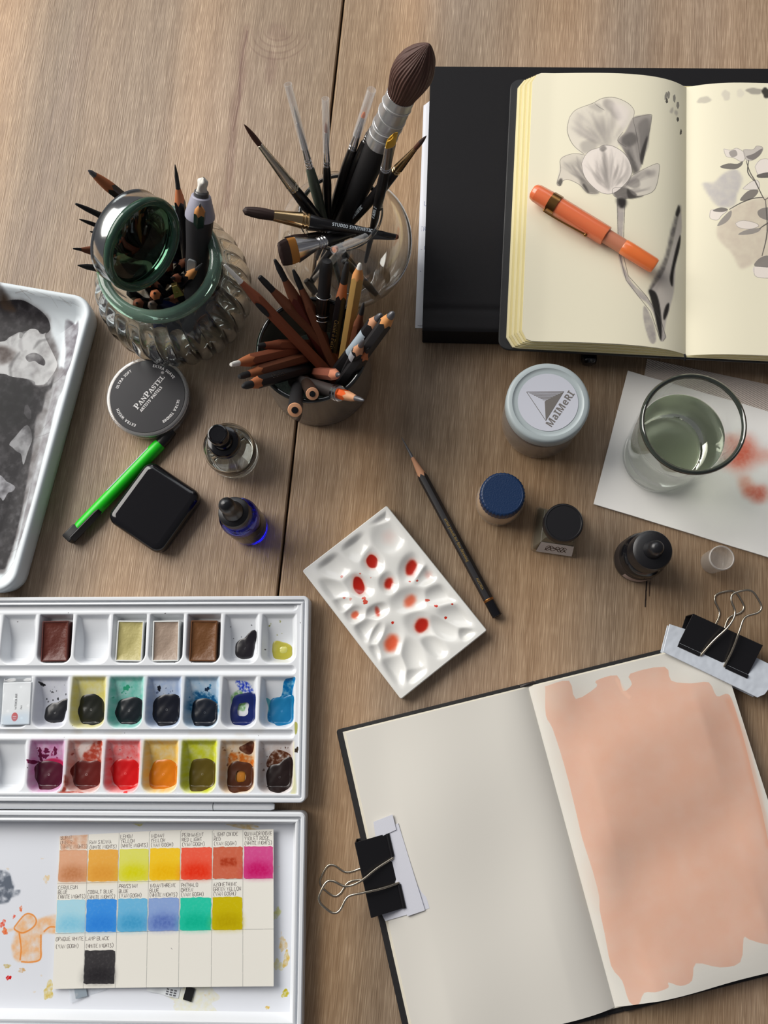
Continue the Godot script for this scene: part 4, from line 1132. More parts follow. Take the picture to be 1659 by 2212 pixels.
func puddle(called: String, at: Vector2, rx: float, rz: float, h: float, m: Material, parent: Node3D, seed_: int, tail := Vector2.ZERO, hole := 0.0) -> void:
	var rg := RandomNumberGenerator.new()
	rg.seed = seed_
	var ph := [rg.randf() * TAU, rg.randf() * TAU, rg.randf() * TAU]
	var mb := MB.new()
	var nr := 12
	var ns := 48
	var org := Vector2(-217, 5)
	var pt := func(s: float, v: float) -> Vector3:
		var t := TAU * s
		# squarish, as paint lies in a well with rounded corners
		var r := 0.97 / pow(pow(absf(cos(t)), 2.9) + pow(absf(sin(t)), 2.9), 1.0 / 2.9)
		r *= 1.0 + 0.035 * sin(2 * t + ph[0]) + 0.03 * sin(3 * t + ph[1]) + 0.018 * sin(7 * t + ph[2])
		var dir := Vector2(cos(t), sin(t))
		if tail != Vector2.ZERO:
			r += tail.length() * pow(maxf(0.0, dir.dot(tail.normalized())), 14.0)
		var q := at + Vector2(dir.x * rx, dir.y * rz) * r * maxf(v, hole)
		var e := maxf(v, hole)
		var y := tray_height(q.x, q.y) + h * pow(1.0 - e * e, 0.6) * (1.0 + 0.07 * sin(q.x * 0.9 + ph[0]) * sin(q.y * 0.7 + ph[1])) + 0.06
		return Vector3(q.x - org.x, y, q.y - org.y)
	sheet(mb, ns, nr, pt, upwards)
	obj(called, mb, m, parent)


func paint_box() -> void:
	var t := thing("paint_box", "open white plastic watercolour box with three rows of stained paint wells and a mixing lid", "paint box", Vector3(-217, 0, 5))
	var cv := tray_print()
	var plastic := mat("white_plastic", "dfe2e6", 0.32, {"spec": 0.5})
	var stained := mat("stained_wells", "ffffff", 0.28, {"tex": cv.tex(), "spec": 0.5})
	var tray := obj("tray", rrect(MB.new(), 139.2, 70.6, 4, [Vector2(1.2, 0), Vector2(0, 1.2), Vector2(0, 15.2), Vector2(0.7, 16), Vector2(2.3, 16), Vector2(2.9, 15.3), Vector2(2.9, 13.4), Vector2(4.1, 13.4), Vector2(4.1, 15), Vector2(4.5, 15.3), Vector2(5.3, 15.3), Vector2(5.7, 14.9), Vector2(5.7, 13.9)], Transform3D(), true, false), plastic, t)
	var f := func(s: float, u: float) -> Vector3:
		var x := lerpf(-133.6, 133.6, s)
		var z := lerpf(-65.0, 65.0, u)
		return Vector3(x, tray_height(x - 217.0, z + 5.0), z)
	obj("well_insert", sheet(MB.new(), 440, 214, f, upwards, func(p: Vector3) -> Vector2: return cv.uv(p + Vector3(-217, 0, 5))), stained, tray)
	# dried and wet paint in the wells
	var wet := func(key: String, col: String) -> StandardMaterial3D: return mat("paint_" + key, col, 0.34, {"coat": 0.25, "coat_rough": 0.14})
	var B := [
		[Vector2(-124.8,-29.0), 7.2, 7.6, 1.2, "lampblack", "17131a", Vector2(0.45, -0.75), 0.0],
		[Vector2(-98.0,-27.3), 7.6, 6.2, 1.0, "olive_yellow", "b0a83c", Vector2(-0.1, -0.2), 0.0],
		[Vector2(-260.0,16.2), 7.8, 7.2, 1.2, "charcoal", "16171c", Vector2(0.5, -0.5), 0.0],
		[Vector2(-233.7,13.9), 9.8, 10.8, 1.8, "sepia_green", "191b14", Vector2.ZERO, 0.0],
		[Vector2(-206.2,14.6), 9.9, 9.8, 2.0, "deep_teal", "0d141b", Vector2.ZERO, 0.0],
		[Vector2(-179.2,13.9), 10.3, 11.4, 2.0, "indigo", "0a0d1a", Vector2.ZERO, 0.0],
		[Vector2(-151.9,15.8), 10.4, 9.6, 2.0, "prussian", "06101f", Vector2.ZERO, 0.0],
		[Vector2(-124.8,13.8), 9.6, 11.0, 1.4, "cobalt", "0a1d5c", Vector2(0.2, -0.2), 0.42],
		[Vector2(-97.1,14.8), 9.2, 9.6, 1.2, "cerulean", "0d6f9e", Vector2(0.25, -0.3), 0.0],
		[Vector2(-260.8,58.6), 10.3, 9.6, 1.6, "magenta", "4a0622", Vector2.ZERO, 0.0],
		[Vector2(-234.0,58.5), 10.3, 9.8, 1.6, "red_oxide", "5e1610", Vector2(0.15, -0.15), 0.0],
		[Vector2(-206.3,57.7), 10.2, 10.4, 2.0, "bright_red", "c4060c", Vector2.ZERO, 0.0],
		[Vector2(-179.3,58.0), 10.4, 10.2, 2.0, "orange_yellow", "cc7400", Vector2.ZERO, 0.0],
		[Vector2(-151.8,57.9), 10.2, 11.0, 1.6, "olive", "57480a", Vector2.ZERO, 0.0],
		[Vector2(-125.0,59.3), 9.8, 10.6, 1.6, "raw_umber", "4c2408", Vector2.ZERO, 0.38],
		[Vector2(-97.6,59.8), 10.0, 9.2, 1.6, "burnt_umber", "1e0f0c", Vector2(0.3, -0.55), 0.0],
	]
	for k in B.size():
		var b: Array = B[k]
		puddle("paint_puddle", b[0], b[1], b[2], b[3], wet.call(b[4], b[5]), tray, k + 3, b[6], b[7])
	puddle("paint_puddle", Vector2(-125.0,59.0), 3.4, 4.8, 0.6, wet.call("amber_spot", "b5731e"), tray, 40)
	puddle("paint_puddle", Vector2(-97.0,-28.0), 3.6, 3.0, 1.6, wet.call("pale_olive", "c8c468"), tray, 41)
	# lid
	var lc := Cv.new(-356, 82, 278, 138, 4.4, Color("dde0e7"))
	lc.poly(curve([Vector2(-82.6,-26.9),Vector2(-74.6,-28.2),Vector2(-68.4,-26.4),Vector2(-66.1,-22.1),Vector2(-63.8,-18.4),Vector2(-64.1,-14.7),Vector2(-59.5,-15.3),Vector2(-60.6,-12.2),Vector2(-65.1,-10.4),Vector2(-67.5,-7.3),Vector2(-72.7,-6.6),Vector2(-80.8,-7.2)], 4, true).map(func(p: Vector2) -> Vector2: return p + Vector2(-217, 151)), Color(0.38, 0.41, 0.46, 0.8), 0.6, 0.5, 4, 0.03)
	var orange := Color(0.93, 0.62, 0.32)
	lc.poly(curve([Vector2(-61.5,8.5),Vector2(-54.9,0.5),Vector2(-49.6,0.5),Vector2(-46.7,3.5),Vector2(-32.4,0.3),Vector2(-28.9,11.8),Vector2(-42.0,13.1),Vector2(-41.4,28.7),Vector2(-55.0,30.7),Vector2(-60.5,27.7),Vector2(-62.5,19.4),Vector2(-60.6,10.9),Vector2(-68.4,12.2),Vector2(-69.3,10.4)], 4, true).map(func(p: Vector2) -> Vector2: return p + Vector2(-217, 151)), Color(orange, 0.45), 0.6, 0.4, 6, 0.03)
	for v in [[Vector2(-61.5,8.5),Vector2(-54.9,0.5),Vector2(-49.6,0.5),Vector2(-46.6,4.1),Vector2(-48.3,8.4),Vector2(-55.2,12.1),Vector2(-60.7,10.3),Vector2(-61.5,8.5)], [Vector2(-42.6,13.1),Vector2(-42.0,21.6),Vector2(-42.0,28.7),Vector2(-48.5,30.6),Vector2(-55.0,30.3)], [Vector2(-57.9,12.1),Vector2(-55.7,21.7),Vector2(-55.8,29.5)], [Vector2(-40.8,11.3),Vector2(-37.1,8.3),Vector2(-33.1,8.2)]]:
		lc.line(curve(v, 4).map(func(p: Vector2) -> Vector2: return p + Vector2(-217, 151)), 1.0, Color(0.9, 0.5, 0.15, 0.75), 0.3)
	var rg := RandomNumberGenerator.new()
	rg.seed = 8
	for v in [[Vector2(-69.7,6.3), 1.6, 2.6, Color(0.9, 0.3, 0.2, 0.7)], [Vector2(-67.9,11.3), 2.0, 2.0, Color(0.9, 0.4, 0.2, 0.7)], [Vector2(-57.9,-3.3), 1.2, 1.6, Color(0.9, 0.4, 0.2, 0.6)], [Vector2(-62.3,1.8), 0.9, 1.2, Color(0.9, 0.3, 0.2, 0.6)], [Vector2(-62.8,40.5), 1.6, 1.5, Color(0.8, 0.05, 0.05, 0.95)], [Vector2(-64.4,33.2), 2.0, 1.6, Color(0.75, 0.65, 0.35, 0.5)], [Vector2(-54.0,35.7), 2.4, 1.4, Color(0.8, 0.6, 0.35, 0.5)], [Vector2(-41.6,-22.9), 1.8, 2.6, Color(0.9, 0.75, 0.5, 0.5)], [Vector2(-34.5,48.2), 3.6, 5.0, Color(0.82, 0.72, 0.35, 0.6)], [Vector2(20.4,-61.1), 5, 2.6, Color(0.80, 0.76, 0.35, 0.55)], [Vector2(86.1,-60.8), 24, 2.0, Color(0.82, 0.68, 0.40, 0.5)], [Vector2(105.5,-61.6), 8, 1.6, Color(0.84, 0.78, 0.3, 0.5)], [Vector2(118.6,-1.4), 2.4, 4.5, Color(0.80, 0.80, 0.45, 0.5)], [Vector2(123.8,17.6), 2.4, 5.0, Color(0.85, 0.70, 0.40, 0.5)], [Vector2(126.2,26.8), 2.2, 4.6, Color(0.85, 0.70, 0.3, 0.55)], [Vector2(120.7,30.6), 3, 3.6, Color(0.85, 0.80, 0.5, 0.45)], [Vector2(126.1,48.0), 2.6, 2.2, Color(0.75, 0.68, 0.1, 0.75)], [Vector2(114.2,56.9), 1.2, 1.2, Color(0.85, 0.7, 0.3, 0.7)], [Vector2(65.1,52.7), 20, 9, Color(0.86, 0.84, 0.66, 0.35)]]:
		lc.blob(v[0] + Vector2(-217, 151), v[1], v[2], rg.randf() * 0.4, v[3], 0.5, 0.45, rg.randi() % 99, 0.4)
	for k in 40:
		lc.blob(Vector2(rg.randf_range(-300, -90), rg.randf_range(90, 212)), rg.randf_range(0.3, 1.2), rg.randf_range(0.3, 1.0), 0.0, Color(0.86, 0.72, 0.5, 0.3), 0.2, 0.4, k)
	var lid_m := mat("stained_lid", "ffffff", 0.30, {"tex": lc.tex(), "spec": 0.5})
	var at := Transform3D(Basis(), Vector3(0, 0, 146))
	var lid := obj("lid", rrect(MB.new(), 139, 69, 4, [Vector2(1.2, 0), Vector2(0, 1.2), Vector2(0, 13.2), Vector2(0.8, 14), Vector2(2.6, 14), Vector2(3.2, 13.2), Vector2(3.2, 10.6), Vector2(4.8, 10.6), Vector2(4.8, 12.4), Vector2(5.3, 12.8), Vector2(6.3, 12.8), Vector2(6.9, 12.2), Vector2(8.4, 4.0), Vector2(9.6, 2.7)], at, true, false), plastic, t)
	obj("lid_floor", plate(MB.new(), [Vector2(-129.6, 86.4), Vector2(129.6, 86.4), Vector2(129.6, 205.6), Vector2(-129.6, 205.6)], 1.6, 2.75, 0.0, Transform3D(), Vector2(-139, 77), Vector2(278, 138)), lid_m, lid)
	obj("hinge_pin", tube(MB.new(), [Vector3(75, 9.5, 73.8), Vector3(114, 9.5, 73.8), Vector3(117, 9.5, 73.8)], [2.6, 2.6, 1.8], 16), plastic, t)
	obj("hinge_bar", tube(MB.new(), [Vector3(-120, 9.3, 73.8), Vector3(74.4, 9.3, 73.8)], 2.7, 16), plastic, t)


func paint_pans() -> void:
	var white := mat("pan_plastic", "d6d8d6", 0.35)
	var group := "full pans in the paint box"
	for p in [[0, 6, "5a2418", "full pan of dark red-brown watercolour in the top row of the paint box", 1.0, "4d1a12"], [0, 4, "b5ab70", "full pan of pale khaki watercolour in the top row of the paint box", -1.0, "b0a66a"], [0, 3, "a08c7c", "full pan of grey-beige watercolour in the top row of the paint box", 0.6, "9c8878"], [0, 2, "6d4522", "full pan of mottled golden brown watercolour in the top row of the paint box", -0.8, "5f3a1c"]]:
		var c := well_centre(p[0], p[1])
		var t := thing("paint_pan", p[3], "paint pan", Vector3(c.x + [0.4, 0.4, -0.2, -0.4][p[1] % 4], 5.2, c.y + 1.4), p[4], group)
		t.rotation.x = 0.03
		var wall := white if p[1] > 2 and p[1] < 6 else mat("stained_pan_" + p[2], p[5], 0.35)
		obj("pan", rrect(MB.new(), 9.6, 14.4, 0.8, [Vector2(0.9, 0), Vector2(0.3, 1), Vector2(0, 8.4), Vector2(0.2, 8.6), Vector2(0.8, 8.6), Vector2(1.0, 8.4), Vector2(1.1, 6.4)], Transform3D(), true, false), wall, t)
		var f := func(s: float, u: float) -> Vector3:
			var x := lerpf(-8.7, 8.7, s)
			var z := lerpf(-13.5, 13.5, u)
			var ed := maxf(absf(s - 0.5), absf(u - 0.5)) * 2.0
			return Vector3(x, 7.0 + 1.2 * pow(ed, 5.0) - 0.8 * exp(-(pow((x - 2) / 5.0, 2) + pow((z - 3) / 7.0, 2))) + 0.07 * sin(x * 0.8 + p[1]) * sin(z * 0.6), z)
		obj("paint", sheet(MB.new(), 20, 26, f, upwards), mat("pan_paint_" + p[2], p[2], 0.42, {"bump": noise_tex(0.05, p[1] + 3, 4), "bump_cm": 0.012, "tri": 30.0}), t)
	# wrapped pan at the left end of the middle row
	var c2 := well_centre(1, 7)
	var t2 := thing("wrapped_paint_pan", "paint pan still wrapped in white printed paper and clear film, at the left edge", "paint pan", Vector3(c2.x + 2.8, 4.9, c2.y + 1.2), 1.5, group)
	var cv := Cv.new(-11, -16, 22, 32, 12.0, Color("dfe3e6"))
	cv.blob(Vector2(-0.6, 9.2), 2.3, 3.0, 0.0, Color(0.78, 0.10, 0.10, 1), 0.0, 0.0, 1)
	cv.line([Vector2(-2.0, 9.0), Vector2(0.6, 9.0)], 0.35, Color(1, 1, 1, 0.9))
	cv.line([Vector2(-1.6, 10.2), Vector2(0.2, 10.2)], 0.3, Color(1, 1, 1, 0.9))
	var rg := RandomNumberGenerator.new()
	rg.seed = 3
	cv.text("WATERCOLOUR", Vector2(0.4, 4.0), 1.3, Color(0.15, 0.15, 0.17, 0.9), 0.28, rg, -PI / 2)
	cv.text("PAN", Vector2(4.4, 4.0), 1.2, Color(0.2, 0.2, 0.22, 0.85), 0.25, rg, -PI / 2)
	cv.poly([Vector2(-10, 8), Vector2(10, 6), Vector2(10, 16), Vector2(-10, 16)], Color(0.62, 0.76, 0.88, 0.35), 1.5)
	obj("paper_wrapper", rrect(MB.new(), 10.4, 14.8, 0.6, [Vector2(0.6, 0), Vector2(0, 0.6), Vector2(0, 9.4), Vector2(0.6, 10)], Transform3D(), true, true, Vector2(22, 32)), mat("wrapper_paper", "ffffff", 0.5, {"tex": cv.tex()}), t2)
	var film := mat("clear_film", "f4f6f8", 0.06, {"pane": 0.08})
	var fl := func(s: float, u: float) -> Vector3:
		var x := lerpf(-10.8, 11.6, s)
		var z := lerpf(-17.6, 15.6, u)
		return Vector3(x, 10.25 + 0.16 * sin(x * 0.5 + z * 0.25) + 0.12 * sin(z * 0.6 - x * 0.3) + 0.5 * exp(-pow((z + 15) / 1.5, 2)) - 2.0 * maxf(0.0, absf(s - 0.5) - 0.46) * 25.0, z)
	obj("film", sheet(MB.new(), 40, 50, fl, upwards), film, t2)


func swatch_card() -> void:
	var w := 150.0
	var h := 99.0
	var cv := Cv.new(-75, -49.5, w, h, 7.0, Color("e6e3da"))
	var rg := RandomNumberGenerator.new()
	rg.seed = 31
	var pencil_ := Color(0.42, 0.42, 0.42, 0.6)
	var xs := [-75.0, -54.4, -32.6, -11.4, 10.4, 32.6, 54.0, 75.0]
	var zs := [-49.5, -17.6, 14.4, 49.5]
	for i in range(1, 7):
		cv.line([Vector2(xs[i] - 0.3, -49.5), Vector2(xs[i], 0), Vector2(xs[i] + 0.3, 49.5)], 0.28, pencil_)
	for j in range(1, 3):
		cv.line([Vector2(-75, zs[j] + 0.5), Vector2(0, zs[j]), Vector2(75, zs[j] - 0.4)], 0.28, pencil_)
	var cells := [
		[0, 0, "d9a584", "b9794f", "BURNT,UMBER,(WHITE NIGHTS)"], [1, 0, "e3a84c", "d9973a", "RAW SIENNA,(WHITE NIGHTS)"], [2, 0, "d9d867", "d2cd16", "LEMON,YELLOW,(WHITE NIGHTS)"], [3, 0, "f0c42e", "e9b212", "INDIAN,YELLOW,(VAN GOGH)"], [4, 0, "ea5f49", "e23016", "PERMANENT,RED LIGHT,(VAN GOGH)"], [5, 0, "c9664c", "ab3d23", "LIGHT OXIDE,RED,(VAN GOGH)"], [6, 0, "cf4f8c", "c0145f", "QUINACRIDONE,VIOLET ROSE,(WHITE NIGHTS)"],
		[0, 1, "a8d3e2", "7fc0da", "CERULEUM,BLUE,(WHITE NIGHTS)"], [1, 1, "3f8fe0", "2f7fd6", "COBALT BLUE,(WHITE NIGHTS)"], [2, 1, "6db4da", "3f97c6", "PRUSSIAN,BLUE,(VAN GOGH)"], [3, 1, "8aa4d4", "566fb4", "INDANTHRENE,BLUE,(WHITE NIGHTS)"], [4, 1, "2cc4a4", "10b08e", "PHTHALO,GREEN,(VAN GOGH)"], [5, 1, "c6b40f", "b29c06", "AZOMETHINE,GREEN YELLOW,(VAN GOGH)"],
		[0, 2, "", "", "OPAQUE WHITE,(VAN GOGH)"], [1, 2, "3c3a3c", "2a282b", "LAMP BLACK,(WHITE NIGHTS)"],
	]
	for c in cells:
		var x0: float = xs[c[0]] + 0.6
		var x1: float = xs[c[0] + 1] - 0.5
		var z0: float = [-38.6, -6.4, 26.0][c[1]]
		var z1: float = [-18.2, 14.2, 46.6][c[1]]
		if c[2] != "":
			var o := []
			for k in 12:
				var f := k / 12.0
				o.push_back(Vector2(lerpf(x0, x1, f), z0 + rg.randf_range(-0.25, 0.25)))
			for k in 10:
				o.push_back(Vector2(x1 + rg.randf_range(-0.2, 0.2), lerpf(z0 + 0.6, z1 - 0.6, k / 10.0)))
			for k in 12:
				o.push_back(Vector2(lerpf(x1, x0, k / 12.0), z1 + rg.randf_range(-0.25, 0.25)))
			for k in 10:
				o.push_back(Vector2(x0 + rg.randf_range(-0.2, 0.2), lerpf(z1 - 0.6, z0 + 0.6, k / 10.0)))
			cv.poly(o, Color(c[2]), 0.12, 0.05, rg.randi() % 99, 0.05)
			var dk := Color(c[3])
			var lowz := lerpf(z0, z1, 0.5)
			if c[0] != 5 or c[1] != 0:
				cv.poly([Vector2(x0 + 1, lowz + 2), Vector2((x0 + x1) / 2, lowz - 1), Vector2(x1 - 1, lowz + 2), Vector2(x1 - 0.6, z1 - 0.6), Vector2(x0 + 0.6, z1 - 0.6)], Color(dk, 0.85), 3.2, 0.15, rg.randi() % 99, 0.05)
			else:
				cv.poly([Vector2(x0 + 5, lowz - 3), Vector2(x1 - 4, lowz - 3), Vector2(x1 - 4, lowz + 2), Vector2(x0 + 5, lowz + 2)], Color(dk, 0.85), 1.0, 0.4, 4, 0.05)
			cv.line(o + [o[0]], 0.35, Color(dk, 0.5), 0.1)
		var rows: PackedStringArray = c[4].split(",")
		var ztop: float = [-47.0, -14.6, 18.4][c[1]]
		var ink := Color(0.20, 0.17, 0.17, 0.9)
		for k in rows.size():
			var hh := 2.3
			var wid := 0.0
			for ch in rows[k]:
				wid += hh * (0.95 if ch != "I" else 0.7) * (0.55 if ch == " " else 1.0)
			var sq := minf(0.78, 19.6 / wid)
			var zz: float = ztop + (3.3 if c[1] < 2 else 4.6) * (k + (3 - rows.size() if c[1] < 2 else 0)) * (0.92 if rows.size() == 3 else 1.0) + 1.2
			cv.text(rows[k], Vector2(xs[c[0]] + 0.9, zz), hh, ink, 0.26, rg, -0.01, sq)
	cv.poly([Vector2(-75, -48), Vector2(-55, -49), Vector2(-55.5, -39.5), Vector2(-73.5, -38)], Color(0.80, 0.58, 0.45, 0.55), 0.5, 0.3, 3)
	cv.line([Vector2(5, 25), Vector2(6, 26)], 0.4, Color(0.5, 0.5, 0.5, 0.7))
	var weave := FastNoiseLite.new()
	weave.seed = 6
	weave.frequency = 0.09
	weave.fractal_octaves = 3
	var nt := NoiseTexture2D.new()
	nt.noise = weave
	nt.seamless = true
	var t := thing("swatch_card", "white watercolour paper card of labelled colour swatches, lying in the paint box lid", "swatch card", Vector3(-174.4, 3.2, 145.9), 1.6)
	var f := func(s: float, u: float) -> Vector3:
		var x := lerpf(-75, 75, s)
		var z := lerpf(-49.4, 49.4, u)
		z += (1.0 - u) * (0.55 * sin(s * 8.0 + 0.6) - 0.8 * s + 1.6 * maxf(0.0, 0.16 - s) * 4.0)
		return Vector3(x, 1.2 + 2.6 * s * s + 0.5 * sin(s * 6.0) * (1.0 - u) + 0.9 * u, z)
	var low := func(p: Vector3) -> float:
		return p.y - 0.45
	obj("card", slab(MB.new(), 40, 24, f, low, func(p: Vector3) -> Vector2: return cv.uv(p)), mat("swatch_paper", "ffffff", 0.9, {"tex": cv.tex(), "spec": 0.15}), t)
	# scraps of pan wrapping under the card
	var film := mat("film_scrap", "d6dde4", 0.12, {"pane": 0.35})
	var a := thing("wrapper_scrap", "crumpled clear film scrap with a grey square, left one under the swatch card", "wrapper", Vector3(-229.5, 2.9, 198.0), 14.0)
	var fa := func(s: float, u: float) -> Vector3: return Vector3(lerpf(-8, 34, s), 0.5 + 0.4 * sin(s * 14.0) + 0.25 * sin(u * 9.0 + s * 5.0), lerpf(-14, 7 - 5 * s, u))
	obj("film", sheet(MB.new(), 30, 14, fa, upwards), film, a)
	obj("grey_square", plate(MB.new(), [Vector2(-4, -3), Vector2(4, -3), Vector2(4, 5), Vector2(-4, 5)], 0.95, 1.1), mat("grey_print", "8d99a3", 0.5), a)
	var b := thing("wrapper_scrap", "printed wrapper scrap with small numerals and a black tab, right one under the swatch card", "wrapper", Vector3(-172.0, 2.9, 197.5), -12.0)
	var fb := func(s: float, u: float) -> Vector3: return Vector3(lerpf(-12, 10, s), 0.4 + 0.3 * sin(s * 11.0), lerpf(-12, 3.4, u))
	var bc := Cv.new(-13, -13, 26, 20, 10.0, Color("d3d7da"))
	for k in 3:
		for j in 3:
			bc.line([Vector2(1.0 + 2.6 * k, -0.8 + 1.5 * j), Vector2(2.8 + 2.6 * k, -0.8 + 1.5 * j)], 0.9, Color(0.25, 0.25, 0.27, 0.8), 0.1)
	obj("printed_strip", sheet(MB.new(), 20, 6, fb, upwards, func(p: Vector3) -> Vector2: return bc.uv(p)), mat("printed_strip", "ffffff", 0.35, {"tex": bc.tex()}), b)
	var kx := Transform3D(Basis(Vector3.UP, -0.05), Vector3(16.5, 0.4, -1.0))
	obj("black_tab", plate(MB.new(), [Vector2(-3.0, -4.2), Vector2(3.0, -4.2), Vector2(3.0, 4.2), Vector2(-3.0, 4.2)], 0, 0.4, 0.0, kx), mat("black_tab", "131314", 0.4), b)


# ---------------------------------------------------------------- trays
func white_tray() -> void:
	var t := thing("enamel_tray", "white rimmed tray smeared with dark grey ink, cut off by the left edge", "tray", Vector3(-248.9, 0, -276.3), -11.2)
	var c := Vector2(-77.5, 98.0)
	var cv := Cv.new(-156, -20, 157, 236, 4.0, Color("d3dade"))
	cv.poly(curve([Vector2(-133.9,-14.5),Vector2(-87.9,-27.9),Vector2(-77.7,-18.2),Vector2(-69.1,-10.1),Vector2(-57.9,-9.6),Vector2(-44.3,-5.0),Vector2(-37.6,-0.5),Vector2(-35.6,8.6),Vector2(-24.1,24.0),Vector2(-22.6,33.6),Vector2(-19.5,40.4),Vector2(-18.8,64.8),Vector2(-18.7,86.5),Vector2(-16.2,112.2),Vector2(-15.5,135.6),Vector2(-14.4,164.3),Vector2(-14.4,184.8),Vector2(-16.3,194.3),Vector2(-21.3,200.9),Vector2(-70.6,192.2)], 4, true), Color(0.36, 0.34, 0.34, 0.75), 1.5, 0.2, 3, 0.015)
	cv.poly(curve([Vector2(-128.9,1.9),Vector2(-78.0,-6.6),Vector2(-68.7,-8.5),Vector2(-57.7,-9.0),Vector2(-45.5,-4.8),Vector2(-39.1,0.4),Vector2(-36.5,7.5),Vector2(-40.8,12.0),Vector2(-48.8,9.7),Vector2(-59.7,14.2),Vector2(-66.5,20.4),Vector2(-72.8,24.1),Vector2(-119.9,31.4)], 4, true), Color(0.13, 0.12, 0.13, 0.93), 0.6, 0.15, 5, 0.03)
	cv.poly(curve([Vector2(-111.9,57.4),Vector2(-65.6,48.9),Vector2(-58.0,50.0),Vector2(-43.5,49.8),Vector2(-34.9,54.3),Vector2(-24.9,51.3),Vector2(-23.0,41.1),Vector2(-24.3,33.9),Vector2(-22.0,53.2),Vector2(-25.6,57.5),Vector2(-24.8,73.2),Vector2(-28.1,78.6),Vector2(-23.9,101.8),Vector2(-22.0,116.9),Vector2(-19.4,138.6),Vector2(-17.8,152.3),Vector2(-16.5,177.3),Vector2(-17.8,188.9),Vector2(-22.3,197.7),Vector2(-67.4,203.0)], 4, true), Color(0.13, 0.125, 0.135, 0.93), 0.8, 0.2, 7, 0.03)
	cv.poly(curve([Vector2(-107.5,31.6),Vector2(-72.8,24.1),Vector2(-66.9,19.2),Vector2(-59.9,13.6),Vector2(-56.1,14.1),Vector2(-52.4,9.7),Vector2(-46.4,9.3),Vector2(-43.1,12.4),Vector2(-38.8,10.4),Vector2(-39.1,13.6),Vector2(-29.8,25.0),Vector2(-23.2,33.7),Vector2(-23.3,39.9),Vector2(-26.2,46.6),Vector2(-28.5,51.3),Vector2(-35.2,53.4),Vector2(-37.1,51.0),Vector2(-43.5,49.8),Vector2(-53.0,50.3),Vector2(-58.0,50.0),Vector2(-65.4,49.5),Vector2(-100.3,55.2)], 4, true), Color(0.72, 0.72, 0.72, 0.85), 0.5, 0.28, 11, 0.015)
	cv.poly(curve([Vector2(-49.7,32.3),Vector2(-44.7,28.3),Vector2(-38.4,29.1),Vector2(-33.6,33.1),Vector2(-33.2,36.8),Vector2(-37.6,36.3),Vector2(-41.7,34.6),Vector2(-46.2,36.1)], 4, true), Color(0.20, 0.19, 0.20, 0.8), 0.5, 0.28, 13, 0.015)
	cv.poly(curve([Vector2(-83.1,30.9),Vector2(-71.8,27.6),Vector2(-64.4,27.6),Vector2(-58.8,30.3),Vector2(-58.2,36.4),Vector2(-65.3,41.4),Vector2(-78.9,45.1)], 4, true), Color(0.30, 0.26, 0.25, 0.75), 1.0, 0.28, 15, 0.015)
	cv.poly(curve([Vector2(-42.7,102.9),Vector2(-39.8,96.4),Vector2(-33.3,85.6),Vector2(-26.4,95.1),Vector2(-26.9,105.9),Vector2(-27.4,116.7),Vector2(-31.4,109.1),Vector2(-35.4,107.5),Vector2(-39.8,104.8)], 4, true), Color(0.55, 0.55, 0.56, 0.8), 0.5, 0.28, 17, 0.015)
	cv.poly(curve([Vector2(-42.6,127.8),Vector2(-36.8,131.4),Vector2(-33.0,132.4),Vector2(-28.8,134.6),Vector2(-30.1,138.3),Vector2(-33.1,140.1),Vector2(-34.9,146.2),Vector2(-37.8,144.5),Vector2(-45.8,141.3),Vector2(-49.0,130.2)], 4, true), Color(0.66, 0.66, 0.68, 0.8), 0.4, 0.28, 19, 0.015)
	cv.poly(curve([Vector2(-62.5,59.4),Vector2(-45.9,53.9),Vector2(-38.1,56.1),Vector2(-34.2,67.6),Vector2(-33.8,79.7),Vector2(-42.1,88.4),Vector2(-52.8,92.8)], 4, true), Color(0.08, 0.08, 0.09, 0.6), 2.0, 0.2, 21, 0.015)
	cv.poly(curve([Vector2(-25.3,-1.1),Vector2(-20.5,-1.4),Vector2(-16.2,1.0),Vector2(-14.0,-1.9),Vector2(-9.2,13.4),Vector2(-6.4,32.6),Vector2(-10.7,43.2),Vector2(-15.0,40.3),Vector2(-18.1,24.9),Vector2(-23.8,8.6)], 4, true), Color(0.42, 0.40, 0.43, 0.7), 0.8, 0.28, 23, 0.015)
	cv.poly(curve([Vector2(-19.8,36.3),Vector2(-12.8,39.9),Vector2(-9.5,43.0),Vector2(-8.3,56.1),Vector2(-11.9,60.4),Vector2(-12.0,77.2),Vector2(-10.2,100.7),Vector2(-8.8,118.0),Vector2(-6.8,142.0),Vector2(-7.6,163.9),Vector2(-9.1,179.0),Vector2(-11.0,188.3),Vector2(-13.5,159.4),Vector2(-17.1,113.7),Vector2(-18.8,78.5),Vector2(-19.5,54.5)], 4, true), Color(0.45, 0.43, 0.44, 0.6), 0.8, 0.28, 25, 0.015)
	cv.poly(curve([Vector2(-56.2,-8.5),Vector2(-38.2,-1.0),Vector2(-33.5,9.5),Vector2(-23.7,25.1),Vector2(-24.2,10.3),Vector2(-29.4,-0.0),Vector2(-43.7,-7.5)], 4, true), Color(0.70, 0.72, 0.74, 0.35), 1.5, 0.28, 29, 0.015)
	var rg := RandomNumberGenerator.new()
	rg.seed = 9
	for k in 14:
		var z := rg.randf_range(0, 190)
		cv.line([Vector2(-rg.randf_range(4, 22), z), Vector2(-rg.randf_range(8, 30), z + rg.randf_range(3, 14))], rg.randf_range(0.5, 2.0), Color(0.30, 0.28, 0.29, rg.randf_range(0.15, 0.45)), 0.4, 0.6)
